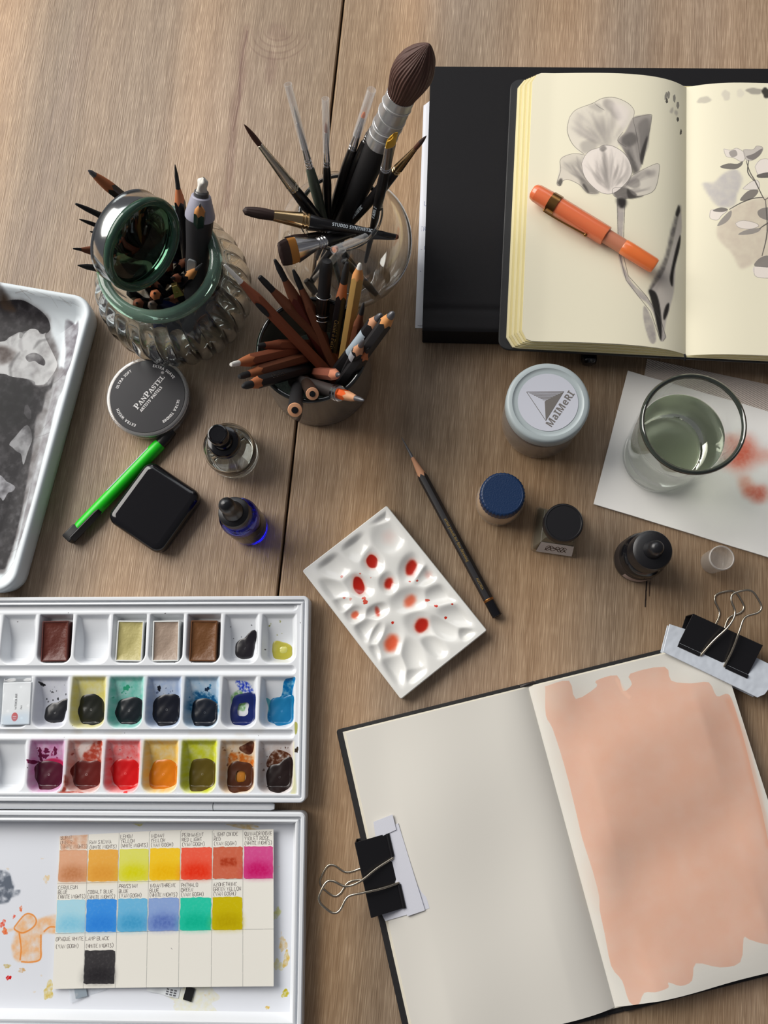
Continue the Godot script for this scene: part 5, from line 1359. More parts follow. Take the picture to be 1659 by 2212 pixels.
	for k in 10:
		var x := rg.randf_range(-70, -20)
		cv.line([Vector2(x, -16 + rg.randf_range(0, 4)), Vector2(x + rg.randf_range(4, 14), -13 + rg.randf_range(-2, 6))], rg.randf_range(0.4, 1.4), Color(0.40, 0.36, 0.34, rg.randf_range(0.1, 0.35)), 0.4, 0.6)
	for k in 46:
		var o := Vector2(rg.randf_range(-75, -26), rg.randf_range(0, 185))
		var d := Vector2(rg.randf_range(-9, 9), rg.randf_range(5, 26)).rotated(rg.randf_range(-0.5, 0.5))
		var v := rg.randf_range(0.05, 0.5)
		cv.line(curve([o, o + d * 0.5 + d.orthogonal() * rg.randf_range(-0.2, 0.2), o + d], 5), rg.randf_range(1.0, 6.0), Color(v, v * 0.98, v, rg.randf_range(0.12, 0.4)), rg.randf_range(0.4, 1.6), 0.7)
	cv.poly(curve([Vector2(-76.4,-13.6),Vector2(-69.4,-6.1),Vector2(-65.7,-1.8),Vector2(-70.3,-1.0),Vector2(-77.9,-2.1),Vector2(-81.0,-12.8)], 4, true), Color(0.22, 0.17, 0.13, 0.8), 1.2, 0.28, 31, 0.015)
	var m := mat("inked_enamel", "ffffff", 0.5, {"tex": cv.tex(), "spec": 0.3})
	var mb := rrect(MB.new(), 77.5, 116.5, 17, [Vector2(5, 0), Vector2(2, 1.5), Vector2(0.4, 10), Vector2(0, 19), Vector2(0.8, 21.3), Vector2(2.4, 22), Vector2(4.3, 21.3), Vector2(6, 18.5), Vector2(11, 11), Vector2(18, 6.4), Vector2(25, 4.6), Vector2(27, 4.4), Vector2(30, 4.3)], Transform3D(Basis(), Vector3(c.x, 0, c.y)), true, true, Vector2(155, 233), 60.0, 10)
	# planar map over the whole tray
	for i in mb.uv.size():
		mb.uv[i] = cv.uv(mb.v[i] / MM)
	obj("tray", mb, m, t)


func porcelain_palette() -> void:
	var t := thing("porcelain_palette", "glossy white porcelain palette slab with hollows holding red-orange paint", "palette", Vector3(-17.6, 0, -63.0), -52.0)
	# hollows: place (along, across), half-axes, turn, depth
	var wells := []
	for q in [[Vector2(-38.7,-25.6),Vector2(-32.2,-5.1),Vector2(-10.9,-24.6),Vector2(-12.0,-4.7),Vector2(-24.3,13.3),Vector2(7.4,-8.9),Vector2(26.2,-4.6),Vector2(22.8,20.1),Vector2(-9.2,28.4),Vector2(-1.1,14.2),Vector2(0.7,-31.1),Vector2(17.5,-28.8),Vector2(37.1,-29.0),Vector2(36.7,-14.6),Vector2(43.1,-2.7),Vector2(40.3,14.5),Vector2(4.4,31.2),Vector2(-47.7,19.3),Vector2(-33.3,30.9),Vector2(38.8,30.2),Vector2(-49.2,-2.8),Vector2(11.1,24.3),Vector2(24.3,-37.5),Vector2(-56.1,-29.3),Vector2(-21.7,31.9),Vector2(53.2,-26.3),Vector2(51.6,19.8),Vector2(22.1,37.7)]]:
		for p in q:
			wells.push_back(p)
	var size := [[12, 13], [8, 11], [8, 11], [6.5, 8], [7.5, 12], [9, 14], [9, 13], [9, 13], [6, 8], [5, 9], [6, 11], [7, 14], [7.5, 14], [7, 14], [6, 12], [8, 14], [7, 12], [9, 15], [8, 13], [9, 13], [10, 13], [5, 8], [5, 10], [12, 7], [6, 8], [5, 9], [8, 8], [6, 9]]
	var focus := Vector2(2, 2)
	var hf := func(x: float, z: float) -> float:
		var deep := 0.0
		var sum := 0.0
		for i in wells.size():
			var c: Vector2 = wells[i]
			var d := Vector2(x, z) - c
			var axis := (c - focus).normalized()
			var u: float = d.dot(axis) / (size[i][1] * 1.06)
			var v: float = d.dot(Vector2(-axis.y, axis.x)) / (size[i][0] * 1.06)
			var q: float = u * u + v * v
			if q < 1.9:
				# a bowl whose lip is rounded off
				var w := 3.5 * (log(1.0 + exp(5.0 * (1.0 - q))) / 5.0) * (1.0 if i > 0 else 0.8)
				sum += exp(w * 3.2) - 1.0
		var edge := minf(57.4 - absf(x), 38.4 - absf(z))
		var k := smoothstep(1.5, 7.0, edge)
		deep = log(1.0 + sum) / 3.2
		return 9.2 - minf(deep, 4.4) * k
	var cv := Cv.new(-58, -39, 116, 78, 8.0, Color("e8e7e2"))
	var paint := [[0, 5.5, 5.5, 0.10, 3.0], [1, 4.0, 5.0, 0.97, 0.45], [2, 3.8, 5.6, 0.92, 0.6], [3, 2.9, 4.0, 0.92, 0.8], [4, 3.9, 6.4, 1.0, 0.35], [5, 3.6, 5.2, 0.70, 1.3], [6, 4.2, 5.4, 0.95, 0.8], [7, 4.8, 6.4, 0.80, 1.2], [8, 2.6, 3.0, 0.72, 0.6], [9, 1.6, 3.6, 0.75, 0.8], [10, 2.6, 2.6, 0.22, 1.2]]
	var ang := [0.0, -0.4, 0.35, 0.2, -0.25, 0.6, 0.5, 0.45, 0.6, -0.2, 0.3]
	for p in paint:
		var c: Vector2 = wells[p[0]]
		var col := Color(0.78, 0.14, 0.05, p[3]) if p[3] < 0.9 else Color(0.62, 0.06, 0.015, p[3])
		if p[0] == 7 or p[0] == 5 or p[0] == 8:
			col = Color(0.86, 0.24, 0.08, p[3])
		# the ellipse's long axis, turned from the photograph's axes into the palette's
		cv.blob(c, p[1], p[2], ang[p[0]] + deg_to_rad(-52.0), col, p[4], 0.05, p[0] + 2)
		if p[3] >= 0.9:
			cv.blob(c, p[1] * 1.2, p[2] * 1.15, ang[p[0]] + deg_to_rad(-52.0), Color(0.85, 0.2, 0.08, 0.35), 1.0, 0.12, p[0] + 2)
	for q in [[Vector2(-36.9,19.0), 0.9, 0.4], [Vector2(-23.6,27.0), 0.8, 0.5], [Vector2(-19.9,23.9), 0.9, 0.3], [Vector2(-11.7,16.8), 1.6, 0.75], [Vector2(-14.5,15.9), 1.1, 0.75], [Vector2(-3.5,-17.4), 0.6, 0.7], [Vector2(-0.7,-22.0), 0.7, 0.75], [Vector2(14.8,-19.0), 1.2, 0.7], [Vector2(22.0,-21.3), 1.0, 0.95], [Vector2(32.7,-21.5), 0.9, 0.95], [Vector2(28.1,-31.2), 0.6, 0.95], [Vector2(12.1,10.5), 0.9, 0.95], [Vector2(-30.2,7.2), 0.6, 0.5], [Vector2(-23.0,3.0), 0.4, 0.4]]:
		cv.blob(q[0], q[1], q[1] * 1.25, 0.6, Color(0.80, 0.15, 0.06, q[2]), 0.15, 0.3, int(q[1] * 30))
	var glaze := mat("porcelain_glaze", "ffffff", 0.2, {"tex": cv.tex(), "coat": 0.3, "coat_rough": 0.06})
	var side := mat("porcelain_side", "e8e7e2", 0.16, {"coat": 0.5, "coat_rough": 0.05})
	obj("slab", rrect(MB.new(), 58.0, 39.0, 1.6, [Vector2(1.2, 0), Vector2(0.2, 0.8), Vector2(0, 2), Vector2(0, 8.2), Vector2(0.25, 8.9), Vector2(0.7, 9.2)], Transform3D(), true, false, Vector2(0, 0), 60.0), side, t)
	var f := func(s: float, u: float) -> Vector3:
		var x := lerpf(-57.3, 57.3, s)
		var z := lerpf(-38.3, 38.3, u)
		return Vector3(x, hf.call(x, z), z)
	obj("hollowed_face", sheet(MB.new(), 190, 130, f, upwards, func(p: Vector3) -> Vector2: return cv.uv(p)), glaze, t, "glazed face with oval hollows and red paint")


# ---------------------------------------------------------------- vessels
func ribbed_jar() -> void:
	var t := thing("ribbed_jar", "low ribbed pumpkin-shaped clear glass jar with a thick green rim, full of pencils", "jar", Vector3(-180.0, 0, -293.6))
	var clear := mat("ribbed_glass", "f2f7f5", 0.03, {"glass": 0.05})
	var outer := [Vector2(0, 0), Vector2(34, 0), Vector2(42, 2), Vector2(50, 10), Vector2(55, 22), Vector2(56.5, 36), Vector2(54.5, 50), Vector2(49.5, 61), Vector2(43.5, 67), Vector2(41.2, 70)]
	var inner := [Vector2(0, 5.5), Vector2(34, 5.5), Vector2(43, 9), Vector2(50, 20), Vector2(52.6, 36), Vector2(50.6, 50), Vector2(45.5, 60), Vector2(39.6, 65.8), Vector2(37.4, 70)]
	var co := curve(outer, 4)
	var ci := curve(inner, 4)
	var mb := MB.new()
	var fo := func(s: float, v: float) -> Vector3:
		var p: Vector2 = co[roundi(v * (co.size() - 1))]
		var a := TAU * s
		var k := smoothstep(1.0, 8.0, p.y) * (1.0 - smoothstep(58.0, 69.0, p.y))
		var r := p.x * (1.0 + 0.045 * k * (absf(cos(a * 14.0)) - 0.55))
		return Vector3(r * cos(a), p.y, r * sin(a))
	var fi := func(s: float, v: float) -> Vector3:
		var p: Vector2 = ci[roundi(v * (ci.size() - 1))]
		return Vector3(p.x * cos(TAU * s), p.y, p.x * sin(TAU * s))
	sheet(mb, 336, co.size() - 1, fo, func(p: Vector3) -> Vector3: return Vector3(p.x, (p.y - 30.0) * 1.2 - 1.0, p.z))
	sheet(mb, 96, ci.size() - 1, fi, func(p: Vector3) -> Vector3: return -Vector3(p.x, (p.y - 34.0) * 1.2, p.z))
	lathe(mb, [Vector2(37.4, 70), Vector2(41.2, 70)], 96, Transform3D(), 40.0, 1.0, false)
	obj("glass_body", mb, clear, t)
	var green := mat("green_rim_glass", "8fae9c", 0.05, {"glass": 0.05, "alpha": 0.35})
	obj("rim", lathe(MB.new(), [Vector2(37.6, 70.1), Vector2(41.3, 70.1), Vector2(43.8, 72), Vector2(44.6, 75), Vector2(43.9, 78.0), Vector2(41.8, 79.8), Vector2(38.4, 80.2), Vector2(36.4, 79.0), Vector2(36.0, 76), Vector2(36.6, 72.4), Vector2(37.6, 70.1)], 96, Transform3D(), 60.0, 1.0, false), green, t, "thick green-tinted rim")


func loupe() -> void:
	var face := Vector3(-174.8, 123, -281.0)
	var ax := Vector3(0.8084, 0.1598, 0.5665)
	var xf := upright(face - ax * 15.0, face)
	var t := Node3D.new()
	t.name = numbered("magnifying_loupe")
	add_child(t)
	t.transform = Transform3D(xf.basis, xf.origin * MM)
	tag(t, "round thick glass loupe with silvery side, tilted on the pencils of the ribbed jar", "loupe")
	var silver := mat("polished_side", "c6c8c6", 0.14, {"metal": 1.0})
	obj("silver_band", lathe(MB.new(), [Vector2(28.6, 0.3), Vector2(30.4, 0), Vector2(31.2, 1), Vector2(31.2, 11.0), Vector2(30.2, 11.0), Vector2(30.2, 1.2), Vector2(28.6, 0.3)], 72, Transform3D(), 50.0, 1.0, false), silver, t)
	obj("lens", lathe(MB.new(), [Vector2(0, 1.0), Vector2(18, 2.0), Vector2(27.8, 4.0), Vector2(27.8, 11.0), Vector2(26.0, 11.8), Vector2(16, 12.8), Vector2(0, 13.4)], 72, Transform3D(), 30.0), mat("loupe_glass", "40604f", 0.02, {"glass": 0.05}), t)
	obj("rim", lathe(MB.new(), [Vector2(28.0, 11.4), Vector2(31.3, 11.4), Vector2(32.0, 13.0), Vector2(31.4, 15.2), Vector2(29.6, 16.0), Vector2(27.4, 15.6), Vector2(26.2, 13.8), Vector2(26.4, 12.2), Vector2(28.0, 11.4)], 72, Transform3D(), 60.0, 1.0, false), mat("loupe_rim_glass", "5c8570", 0.05, {"glass": 0.05, "alpha": 0.3}), t, "green glass rim")
	obj("back_ring", lathe(MB.new(), [Vector2(28.4, -0.6), Vector2(31.0, -0.6), Vector2(31.6, 0), Vector2(31.0, 0.6), Vector2(28.4, 0.6), Vector2(28.4, -0.6)], 72, Transform3D(), 30.0, 1.0, false), silver, t)


func glass_globe() -> void:
	var t := thing("glass_globe", "round clear fishbowl of thin glass holding paintbrushes", "bowl", Vector3(-51.5, 0, -322.4))
	var pane := mat("thin_glass", "fbfcfb", 0.02, {"glass": 0.05})
	var pr := [Vector2(0, 0.6), Vector2(20, 0.6)]
	for k in 30:
		var a := lerpf(-66.0, 54.0, k / 29.0)
		pr.push_back(Vector2(49.0 * cos(deg_to_rad(a)), 48.0 + 49.0 * sin(deg_to_rad(a)) - (2.6 if k == 0 else 0.0)))
	var shell := pr.duplicate()
	for k in range(pr.size() - 1, -1, -1):
		var p: Vector2 = pr[k]
		shell.push_back(Vector2(maxf(0.0, p.x - (p.x / 49.0) * 1.3), 48.0 + (p.y - 48.0) * 0.974 + (0.8 if k < 2 else 0.0)))
	obj("bowl", lathe(MB.new(), shell, 96, Transform3D(), 60.0, 1.0, false), pane, t)
	var ring := [Vector2(27.4, 86.6)]
	for k in 13:
		var a := TAU * k / 12.0
		ring.push_back(Vector2(28.0 + 1.5 * cos(a + PI), 88.6 + 1.5 * sin(a + PI)))
	obj("rim", lathe(MB.new(), ring.slice(1), 96, Transform3D(), 60.0, 1.0, false), mat("clear_rim_glass", "f6f8f7", 0.03, {"glass": 0.05}), t)


func pencil_tumbler() -> void:
	var t := thing("pencil_tumbler", "smoky grey glass tumbler packed with charcoal and chalk pencils", "tumbler", Vector3(-73.4, 0, -234.7))
	var smoke := mat("smoky_glass", "6a635c", 0.16, {"pane": 0.80})
	obj("wall", lathe(MB.new(), [Vector2(34, 0), Vector2(37.5, 0.3), Vector2(39, 2), Vector2(39.4, 6), Vector2(39.4, 58)], 80, Transform3D(), 40.0, 1.0, false), smoke, t)
	obj("inner_wall", lathe(MB.new(), [Vector2(36.4, 4), Vector2(36.6, 58)], 80, Transform3D(), 40.0, 1.0, false), mat("smoky_inner", "4a5048", 0.12, {"pane": 0.72}), t)
	obj("rim", lathe(MB.new(), [Vector2(36.6, 58), Vector2(36.5, 59.2), Vector2(37.2, 60), Vector2(38.7, 60), Vector2(39.5, 59.2), Vector2(39.5, 58)], 80, Transform3D(), 60.0, 1.0, false), mat("tumbler_rim", "1b1d1c", 0.1, {"spec": 0.6}), t, "dark shiny rim")
	obj("base", lathe(MB.new(), [Vector2(0, 0.2), Vector2(35, 0.2), Vector2(36.2, 1.0), Vector2(36.2, 3.6), Vector2(35.2, 4.4), Vector2(0, 4.4)], 64), mat("tumbler_base", "8fa79a", 0.2, {"bump": noise_tex(0.05, 3, 4), "bump_cm": 0.05, "tri": 30.0}), t, "pale green glass base")


func water_glass() -> void:
	var t := thing("water_glass", "clear tapered drinking glass half full of cloudy greenish water, on the paper towel", "glass", Vector3(178.2, 2.45, -168.4))
	var g := mat("drinking_glass", "eef3ee", 0.02, {"glass": 0.05})
	var wallm := mat("drinking_glass_wall", "dfe6dc", 0.02, {"pane": 0.07})
	obj("glass_wall", lathe(MB.new(), [Vector2(27.4, 4), Vector2(28.2, 12), Vector2(33.8, 83.4)], 96, Transform3D(), 46.0, 1.0, false), wallm, t)
	obj("inner_wall", lathe(MB.new(), [Vector2(29.4, 59), Vector2(31.3, 83.4)], 96, Transform3D(), 46.0, 1.0, false), wallm, t)
	obj("glass_base", lathe(MB.new(), [Vector2(0, 0.5), Vector2(20, 0.5), Vector2(24.5, 0), Vector2(26.6, 1.2), Vector2(27.3, 4), Vector2(26.8, 8.2), Vector2(24.6, 9.4), Vector2(20, 8.8), Vector2(0, 8.6)], 96, Transform3D(), 46.0), g, t)
	obj("water", lathe(MB.new(), [Vector2(0, 9.7), Vector2(19.8, 10.1), Vector2(24.4, 12.0), Vector2(25.8, 15.2), Vector2(28.8, 57.2), Vector2(29.1, 58.2), Vector2(28.4, 57.9), Vector2(0, 57.7)], 96, Transform3D(), 40.0), mat("cloudy_water", "e9eedd", 0.03, {"glass": 0.022}), t)
	obj("rim", lathe(MB.new(), [Vector2(30.9, 84.2), Vector2(31.2, 86.0), Vector2(32.5, 86.8), Vector2(33.7, 86.0), Vector2(34.1, 84.2), Vector2(33.6, 83.6), Vector2(32.5, 85.55), Vector2(31.4, 83.6), Vector2(30.9, 84.2)], 96, Transform3D(), 60.0, 1.0, false), mat("dark_glass_rim", "30362f", 0.06, {"spec": 0.7}), t, "dark rounded rim")


# lettering round a circle, tops outwards, clockwise from the middle angle (radians, x to z)
func arc_letters(mb: MB, s: String, font: String, h: float, r: float, mid: float, y: float, space := 1.0) -> void:
	var ws := []
	var sum := 0.0
	for ch in s:
		var w: float = h * 0.42 if ch == " " else letters(ch, font, true, h)[1] + h * 0.12
		ws.push_back(w * space)
		sum += w * space
	var a := mid - sum / 2.0 / r
	for k in s.length():
		var c: float = a + ws[k] / 2.0 / r
		if s[k] != " ":
			write(mb, s[k], font, true, h, Vector3(cos(c) * r, y, sin(c) * r), -rad_to_deg(c + PI / 2))
		a += ws[k] / r


func pastel_jar() -> void:
	var t := thing("pastel_jar", "flat round clear-lidded jar of dark grey pastel with white lettering", "jar", Vector3(-203.0, 0, -217.0))
	var clear := mat("clear_plastic", "e0e0e0", 0.05, {"pane": 0.06})
	obj("jar", lathe(MB.new(), [Vector2(0, 0), Vector2(29.5, 0), Vector2(30.4, 0.8), Vector2(30.4, 6.5), Vector2(31.2, 7), Vector2(31.6, 7.8), Vector2(31.6, 13.4), Vector2(30.8, 14.4), Vector2(29.4, 14.6), Vector2(0, 14.6)], 72), clear, t)
	obj("lid_edge", lathe(MB.new(), [Vector2(28.9, 13.2), Vector2(29.0, 15.0), Vector2(30.4, 15.0), Vector2(31.3, 14.2), Vector2(31.4, 12.4), Vector2(30.2, 12.6), Vector2(28.9, 13.2)], 72, Transform3D(), 50.0, 1.0, false), mat("clear_edge", "b4b2b2", 0.06, {"pane": 0.22}), t)
	obj("pastel_cake", lathe(MB.new(), [Vector2(0, 0.6), Vector2(29, 0.6), Vector2(29.4, 1.4), Vector2(29.4, 10.6), Vector2(28.6, 11.4), Vector2(0, 11.4)], 72), mat("grey_pastel", "3b3a3c", 0.9), t)
	var disc := obj("label_disc", lathe(MB.new(), [Vector2(0, 14.7), Vector2(28.5, 14.7), Vector2(28.5, 14.8), Vector2(0, 14.85)], 72), mat("label_grey", "2f2e31", 0.3, {"spec": 0.4}), t)
	var mb := MB.new()
	var dir := deg_to_rad(-52.0)
	var across := Vector2(cos(dir + PI / 2), sin(dir + PI / 2))
	var along := Vector2(cos(dir), sin(dir))
	var o := across * -1.0
	# small capitals: P and P taller
	var parts := [["P", 5.0], ["AN", 4.0], ["P", 5.0], ["ASTEL", 4.0]]
	var x := -12.6
	for p in parts:
		var w: float = letters(p[0], "Droid Serif", true, p[1] * 1.25)[1]
		var c: Vector2 = o + along * (x + w / 2.0) + across * ((5.0 - p[1]) * 0.42)
		write(mb, p[0], "Droid Serif", true, p[1] * 1.25, Vector3(c.x, 14.95, c.y), 52.0)
		x += w + 0.35
	var cr := o + along * (x + 1.4) - across * 1.8
	write(mb, "®", "Droid Sans", false, 3.0, Vector3(cr.x, 14.95, cr.y), 52.0)
	var c2 := across * 3.9
	write(mb, "ARTISTS' PASTELS", "Droid Sans", true, 3.2, Vector3(c2.x, 14.95, c2.y), 52.0, 0.92)
	for a in [["ULTRA SOFT", 216.0], ["EXTRA SUAVE", 301.0], ["ULTRA TENDRE", 33.0], ["EXTRA WEICH", 132.0]]:
		arc_letters(mb, a[0], "Droid Sans", 2.9, 24.2, deg_to_rad(a[1]), 14.95)
	obj("lettering", mb, mat("label_white", "d8d6d6", 0.6), disc)


func medium_jar() -> void:
	var t := thing("medium_jar", "round glass jar of brown medium with a frosted lid and white printed label", "jar", Vector3(91.8, 0, -197.2))
	obj("glass", lathe(MB.new(), [Vector2(0, 0), Vector2(26, 0), Vector2(28, 1.2), Vector2(28.6, 4), Vector2(28.6, 33), Vector2(27.4, 36.5), Vector2(26.6, 38)], 64), mat("jar_pane", "f2efe8", 0.04, {"pane": 0.14}), t)
	obj("contents", lathe(MB.new(), [Vector2(0, 1.5), Vector2(27, 1.5), Vector2(27.7, 3), Vector2(27.7, 29), Vector2(0, 29.4)], 64), mat("brown_medium", "3c2113", 0.25, {"coat": 0.4}), t)
	obj("lid", lathe(MB.new(), [Vector2(27.6, 36.4), Vector2(28.9, 36.6), Vector2(29.2, 37.6), Vector2(29.2, 46.4), Vector2(28.6, 47.8), Vector2(27.4, 48.5), Vector2(25.0, 48.6), Vector2(24.2, 47.9), Vector2(22.6, 47.7), Vector2(0, 47.7)], 80), mat("frosted_lid", "a9b3b5", 0.38, {"spec": 0.5}), t)
	var label := obj("label", lathe(MB.new(), [Vector2(0, 47.75), Vector2(21.0, 47.75), Vector2(21.0, 48.0), Vector2(0, 48.0)], 64), mat("label_paper", "c3c5cf", 0.8), t)
	var grey := mat("label_print", "6c6763", 0.7)
	var logo := MB.new()
	var P := func(x: float, y: float) -> Vector2:
		# crop pixels of the label to millimetres about its centre
		return Vector2((x - 466.0) / 7.75, (y - 266.0) / 7.75)
	var tri := [P.call(352, 206), P.call(553, 207), P.call(450, 370)]
	for k in 3:
		var a: Vector2 = tri[k]
		var b: Vector2 = tri[(k + 1) % 3]
		var nn := (b - a).normalized().orthogonal() * 0.17
		plate(logo, [a - nn, b - nn, b + nn, a + nn], 48.0, 48.1)
	plate(logo, [P.call(553, 207), P.call(450, 370), P.call(448, 262), P.call(462, 252)], 48.0, 48.12)
	for k in 7:
		var y := 211.0 + 6.6 * k
		var f := (y - 206.0) / 50.0
		plate(logo, [P.call(lerpf(356, 445, f), y), P.call(lerpf(548, 478, f), y), P.call(lerpf(546, 474, f), y + 3.4), P.call(lerpf(360, 450, f), y + 3.4)], 48.0, 48.1)
	obj("logo", logo, grey, label)
	var mb := MB.new()
	write(mb, "MaIMeRI", "Droid Sans", true, 7.0, Vector3((530.0 - 466.0) / 7.75, 48.05, (305.0 - 266.0) / 7.75), 54.5, 0.98)
	obj("lettering", mb, grey, label)


func small_bottles() -> void:
	var black := mat("black_cap", "141316", 0.38)
	var gloss := mat("black_gloss", "101013", 0.14)
	# blue-capped jar
	var t := thing("paint_jar", "small clear jar of tan paint with a ribbed blue screw cap", "jar", Vector3(60.0, 0, -135.0))
	obj("glass", lathe(MB.new(), [Vector2(0, 0), Vector2(15.6, 0), Vector2(17, 1.4), Vector2(17.2, 4), Vector2(17.2, 17), Vector2(16.2, 20), Vector2(15, 22), Vector2(15, 24)], 48), mat("jar_pane"), t)
	obj("paint", lathe(MB.new(), [Vector2(0, 1.2), Vector2(15.6, 1.2), Vector2(16.3, 3), Vector2(16.3, 16.8), Vector2(14.4, 20.2), Vector2(14.3, 22), Vector2(0, 22)], 48), mat("tan_paint", "b08a5c", 0.5), t)
	var cap := MB.new()
	var rf := func(s: float, v: float) -> Vector3:
		var a := TAU * s
		var pr := [Vector2(15.2, 22.4), Vector2(16.0, 22.8), Vector2(16.0, 31.4), Vector2(15.4, 32.6), Vector2(14.4, 33.0)]
		var p: Vector2 = pr[roundi(v * 4)]
		var r := p.x - (0.28 if fposmod(s * 36.0, 1.0) < 0.4 else 0.0)
		return Vector3(r * cos(a), p.y, r * sin(a))
	sheet(cap, 180, 4, rf, func(p: Vector3) -> Vector3: return Vector3(p.x, maxf(0.0, p.y - 30.0) * 4.0, p.z))
	lathe(cap, [Vector2(14.5, 32.9), Vector2(13.9, 33.0), Vector2(13.2, 32.5), Vector2(0, 32.5)], 48)
	var bc := obj("cap", cap, mat("blue_cap", "06284e", 0.42, {"bump": noise_tex(0.08, 2, 4), "bump_cm": 0.01, "tri": 40.0}), t)
	var em := MB.new()
	write(em, "(CO,TM)", "Droid Sans", true, 2.6, Vector3(2.5, 32.55, 7.0), -4.0)
	obj("embossed_mark", em, mat("blue_mark", "2a5594", 0.5), bc)
	# square ink bottle
	t = thing("ink_bottle", "square clear ink bottle with a round black cap and a scribbled white label", "ink bottle", Vector3(101.2, 0, -113.6), -9.0)
	obj("glass", rrect(MB.new(), 16.8, 17.0, 2.6, [Vector2(0.8, 0), Vector2(0, 0.8), Vector2(0, 3.0), Vector2(6.2, 22.5), Vector2(7.0, 24.6), Vector2(8.4, 26)]), mat("bottle_pane", "8a8676", 0.03, {"pane": 0.22}), t)
	obj("ink", rrect(MB.new(), 15.4, 15.6, 2, [Vector2(0.4, 1.6), Vector2(0, 2.2), Vector2(0, 3.4), Vector2(3.6, 15), Vector2(4.0, 15.2)]), mat("dried_ink", "4a4436", 0.3, {"pane": 0.75}), t)
	obj("neck", lathe(MB.new(), [Vector2(8.4, 25.5), Vector2(8.8, 27.4)], 40, Transform3D(), 40, 1.0, false), mat("bottle_pane"), t)
	obj("cap", lathe(MB.new(), [Vector2(12.6, 26.8), Vector2(13.5, 27.2), Vector2(13.6, 36), Vector2(13.0, 36.9), Vector2(12.2, 37.0), Vector2(11.8, 36.6), Vector2(0, 36.6)], 56), black, t)
	var lc := Cv.new(-14, -8, 28, 16, 16.0, Color("cfc8c4"))
	var brown := Color(0.25, 0.18, 0.13, 0.95)
	for k in 3:
		var pts := []
		for i in 30:
			var f := i / 29.0
			pts.push_back(Vector2(lerpf(-8.5, 8.5, f), 3.0 * sin(f * TAU * 1.5 + k * 2.1) + 1.3 * sin(f * 19.0 + k)))
		lc.line(curve(pts, 3), 0.75, brown, 0.05)
	lc.line([Vector2(-8, 0), Vector2(-2, -1.6), Vector2(4, 1.4), Vector2(8.4, 0)], 0.6, brown)
	var lb := MB.new()
	lb.face([Vector3(-11.6, 18.6, 12.4), Vector3(-13.0, 3.6, 17.1), Vector3(13.0, 3.6, 17.1), Vector3(11.6, 18.6, 12.4)], [Vector2(0, 0), Vector2(0, 1), Vector2(1, 1), Vector2(1, 0)])
	obj("label", lb, mat("scribbled_label", "ffffff", 0.8, {"tex": lc.tex()}), t)
	# black dropper ink bottle
	t = thing("ink_bottle", "round black ink bottle with a black rubber dropper top, beside the tiny translucent cup", "ink bottle", Vector3(158.0, 0, -92.3))
	obj("body", lathe(MB.new(), [Vector2(0, 0), Vector2(14.8, 0), Vector2(16.1, 1.2), Vector2(16.3, 3), Vector2(16.3, 24), Vector2(15.2, 28), Vector2(12, 31.4), Vector2(10.4, 33)], 56), gloss, t)
	obj("label", lathe(MB.new(), [Vector2(16.36, 5), Vector2(16.42, 5.0), Vector2(16.42, 21), Vector2(16.36, 21)], 56, Transform3D(), 40, 1.0, false), mat("ink_label", "2a2220", 0.6), t)
	var wl := MB.new()
	var wf := func(s: float, v: float) -> Vector3:
		var a := lerpf(1.25, 2.35, s)
		return Vector3(cos(a) * 16.55, lerpf(6, 15, v), sin(a) * 16.55)
	sheet(wl, 16, 2, wf, func(p: Vector3) -> Vector3: return Vector3(p.x, 0, p.z))
	obj("label_patch", wl, mat("ink_label_patch", "a48f88", 0.7), t)
	obj("collar", lathe(MB.new(), [Vector2(12.0, 32), Vector2(13.4, 32.2), Vector2(13.9, 33), Vector2(13.9, 45), Vector2(13.0, 47.4), Vector2(10.6, 48.8), Vector2(0, 49.4)], 56, Transform3D(), 30), black, t)
	obj("rubber_bulb", lathe(MB.new(), [Vector2(6.8, 48.6), Vector2(6.0, 51), Vector2(5.4, 55), Vector2(4.9, 58.2), Vector2(3.6, 60.4), Vector2(1.8, 61.3), Vector2(0, 61.5)], 40, Transform3D(), 60), mat("black_rubber", "19191c", 0.34), t)
	# small translucent cap
	t = thing("plastic_cup", "tiny translucent plastic cup standing alone beside the round black ink bottle", "cup", Vector3(212.4, 0, -90.4))
	obj("cup", lathe(MB.new(), [Vector2(0, 0.2), Vector2(7.6, 0.2), Vector2(8.2, 0.8), Vector2(8.6, 22), Vector2(8.1, 22.3), Vector2(7.6, 21.8), Vector2(7.4, 16), Vector2(6.8, 14.6), Vector2(0, 14.4)], 48), mat("milky_plastic", "cfc8c0", 0.2, {"pane": 0.30}), t)
	obj("rim", lathe(MB.new(), [Vector2(7.7, 21.9), Vector2(8.2, 22.5), Vector2(8.8, 22.0), Vector2(8.8, 21.0), Vector2(8.3, 20.8), Vector2(7.7, 21.9)], 48, Transform3D(), 60, 1.0, false), mat("milky_rim", "d2ccc6", 0.3, {"pane": 0.5}), t)
	# clear pump bottle
	t = thing("pump_bottle", "squat clear glass bottle with a black pump cap, beside the pastel jar", "bottle", Vector3(-138.3, 0, -174.0))
	obj("glass", lathe(MB.new(), [Vector2(0, 3), Vector2(12, 2.4), Vector2(16.6, 0), Vector2(18.6, 1.6), Vector2(19, 5), Vector2(19, 20), Vector2(17.8, 26), Vector2(14.4, 30), Vector2(10.4, 31.8), Vector2(9.6, 32.4), Vector2(8.6, 32.4), Vector2(9.4, 30.6), Vector2(13.4, 28.6), Vector2(16.4, 25.2), Vector2(17.4, 20), Vector2(17.4, 8), Vector2(15.4, 6), Vector2(0, 6.4)], 72, Transform3D(), 50), mat("bottle_glass", "f4f7f4", 0.02, {"glass": 0.05}), t)
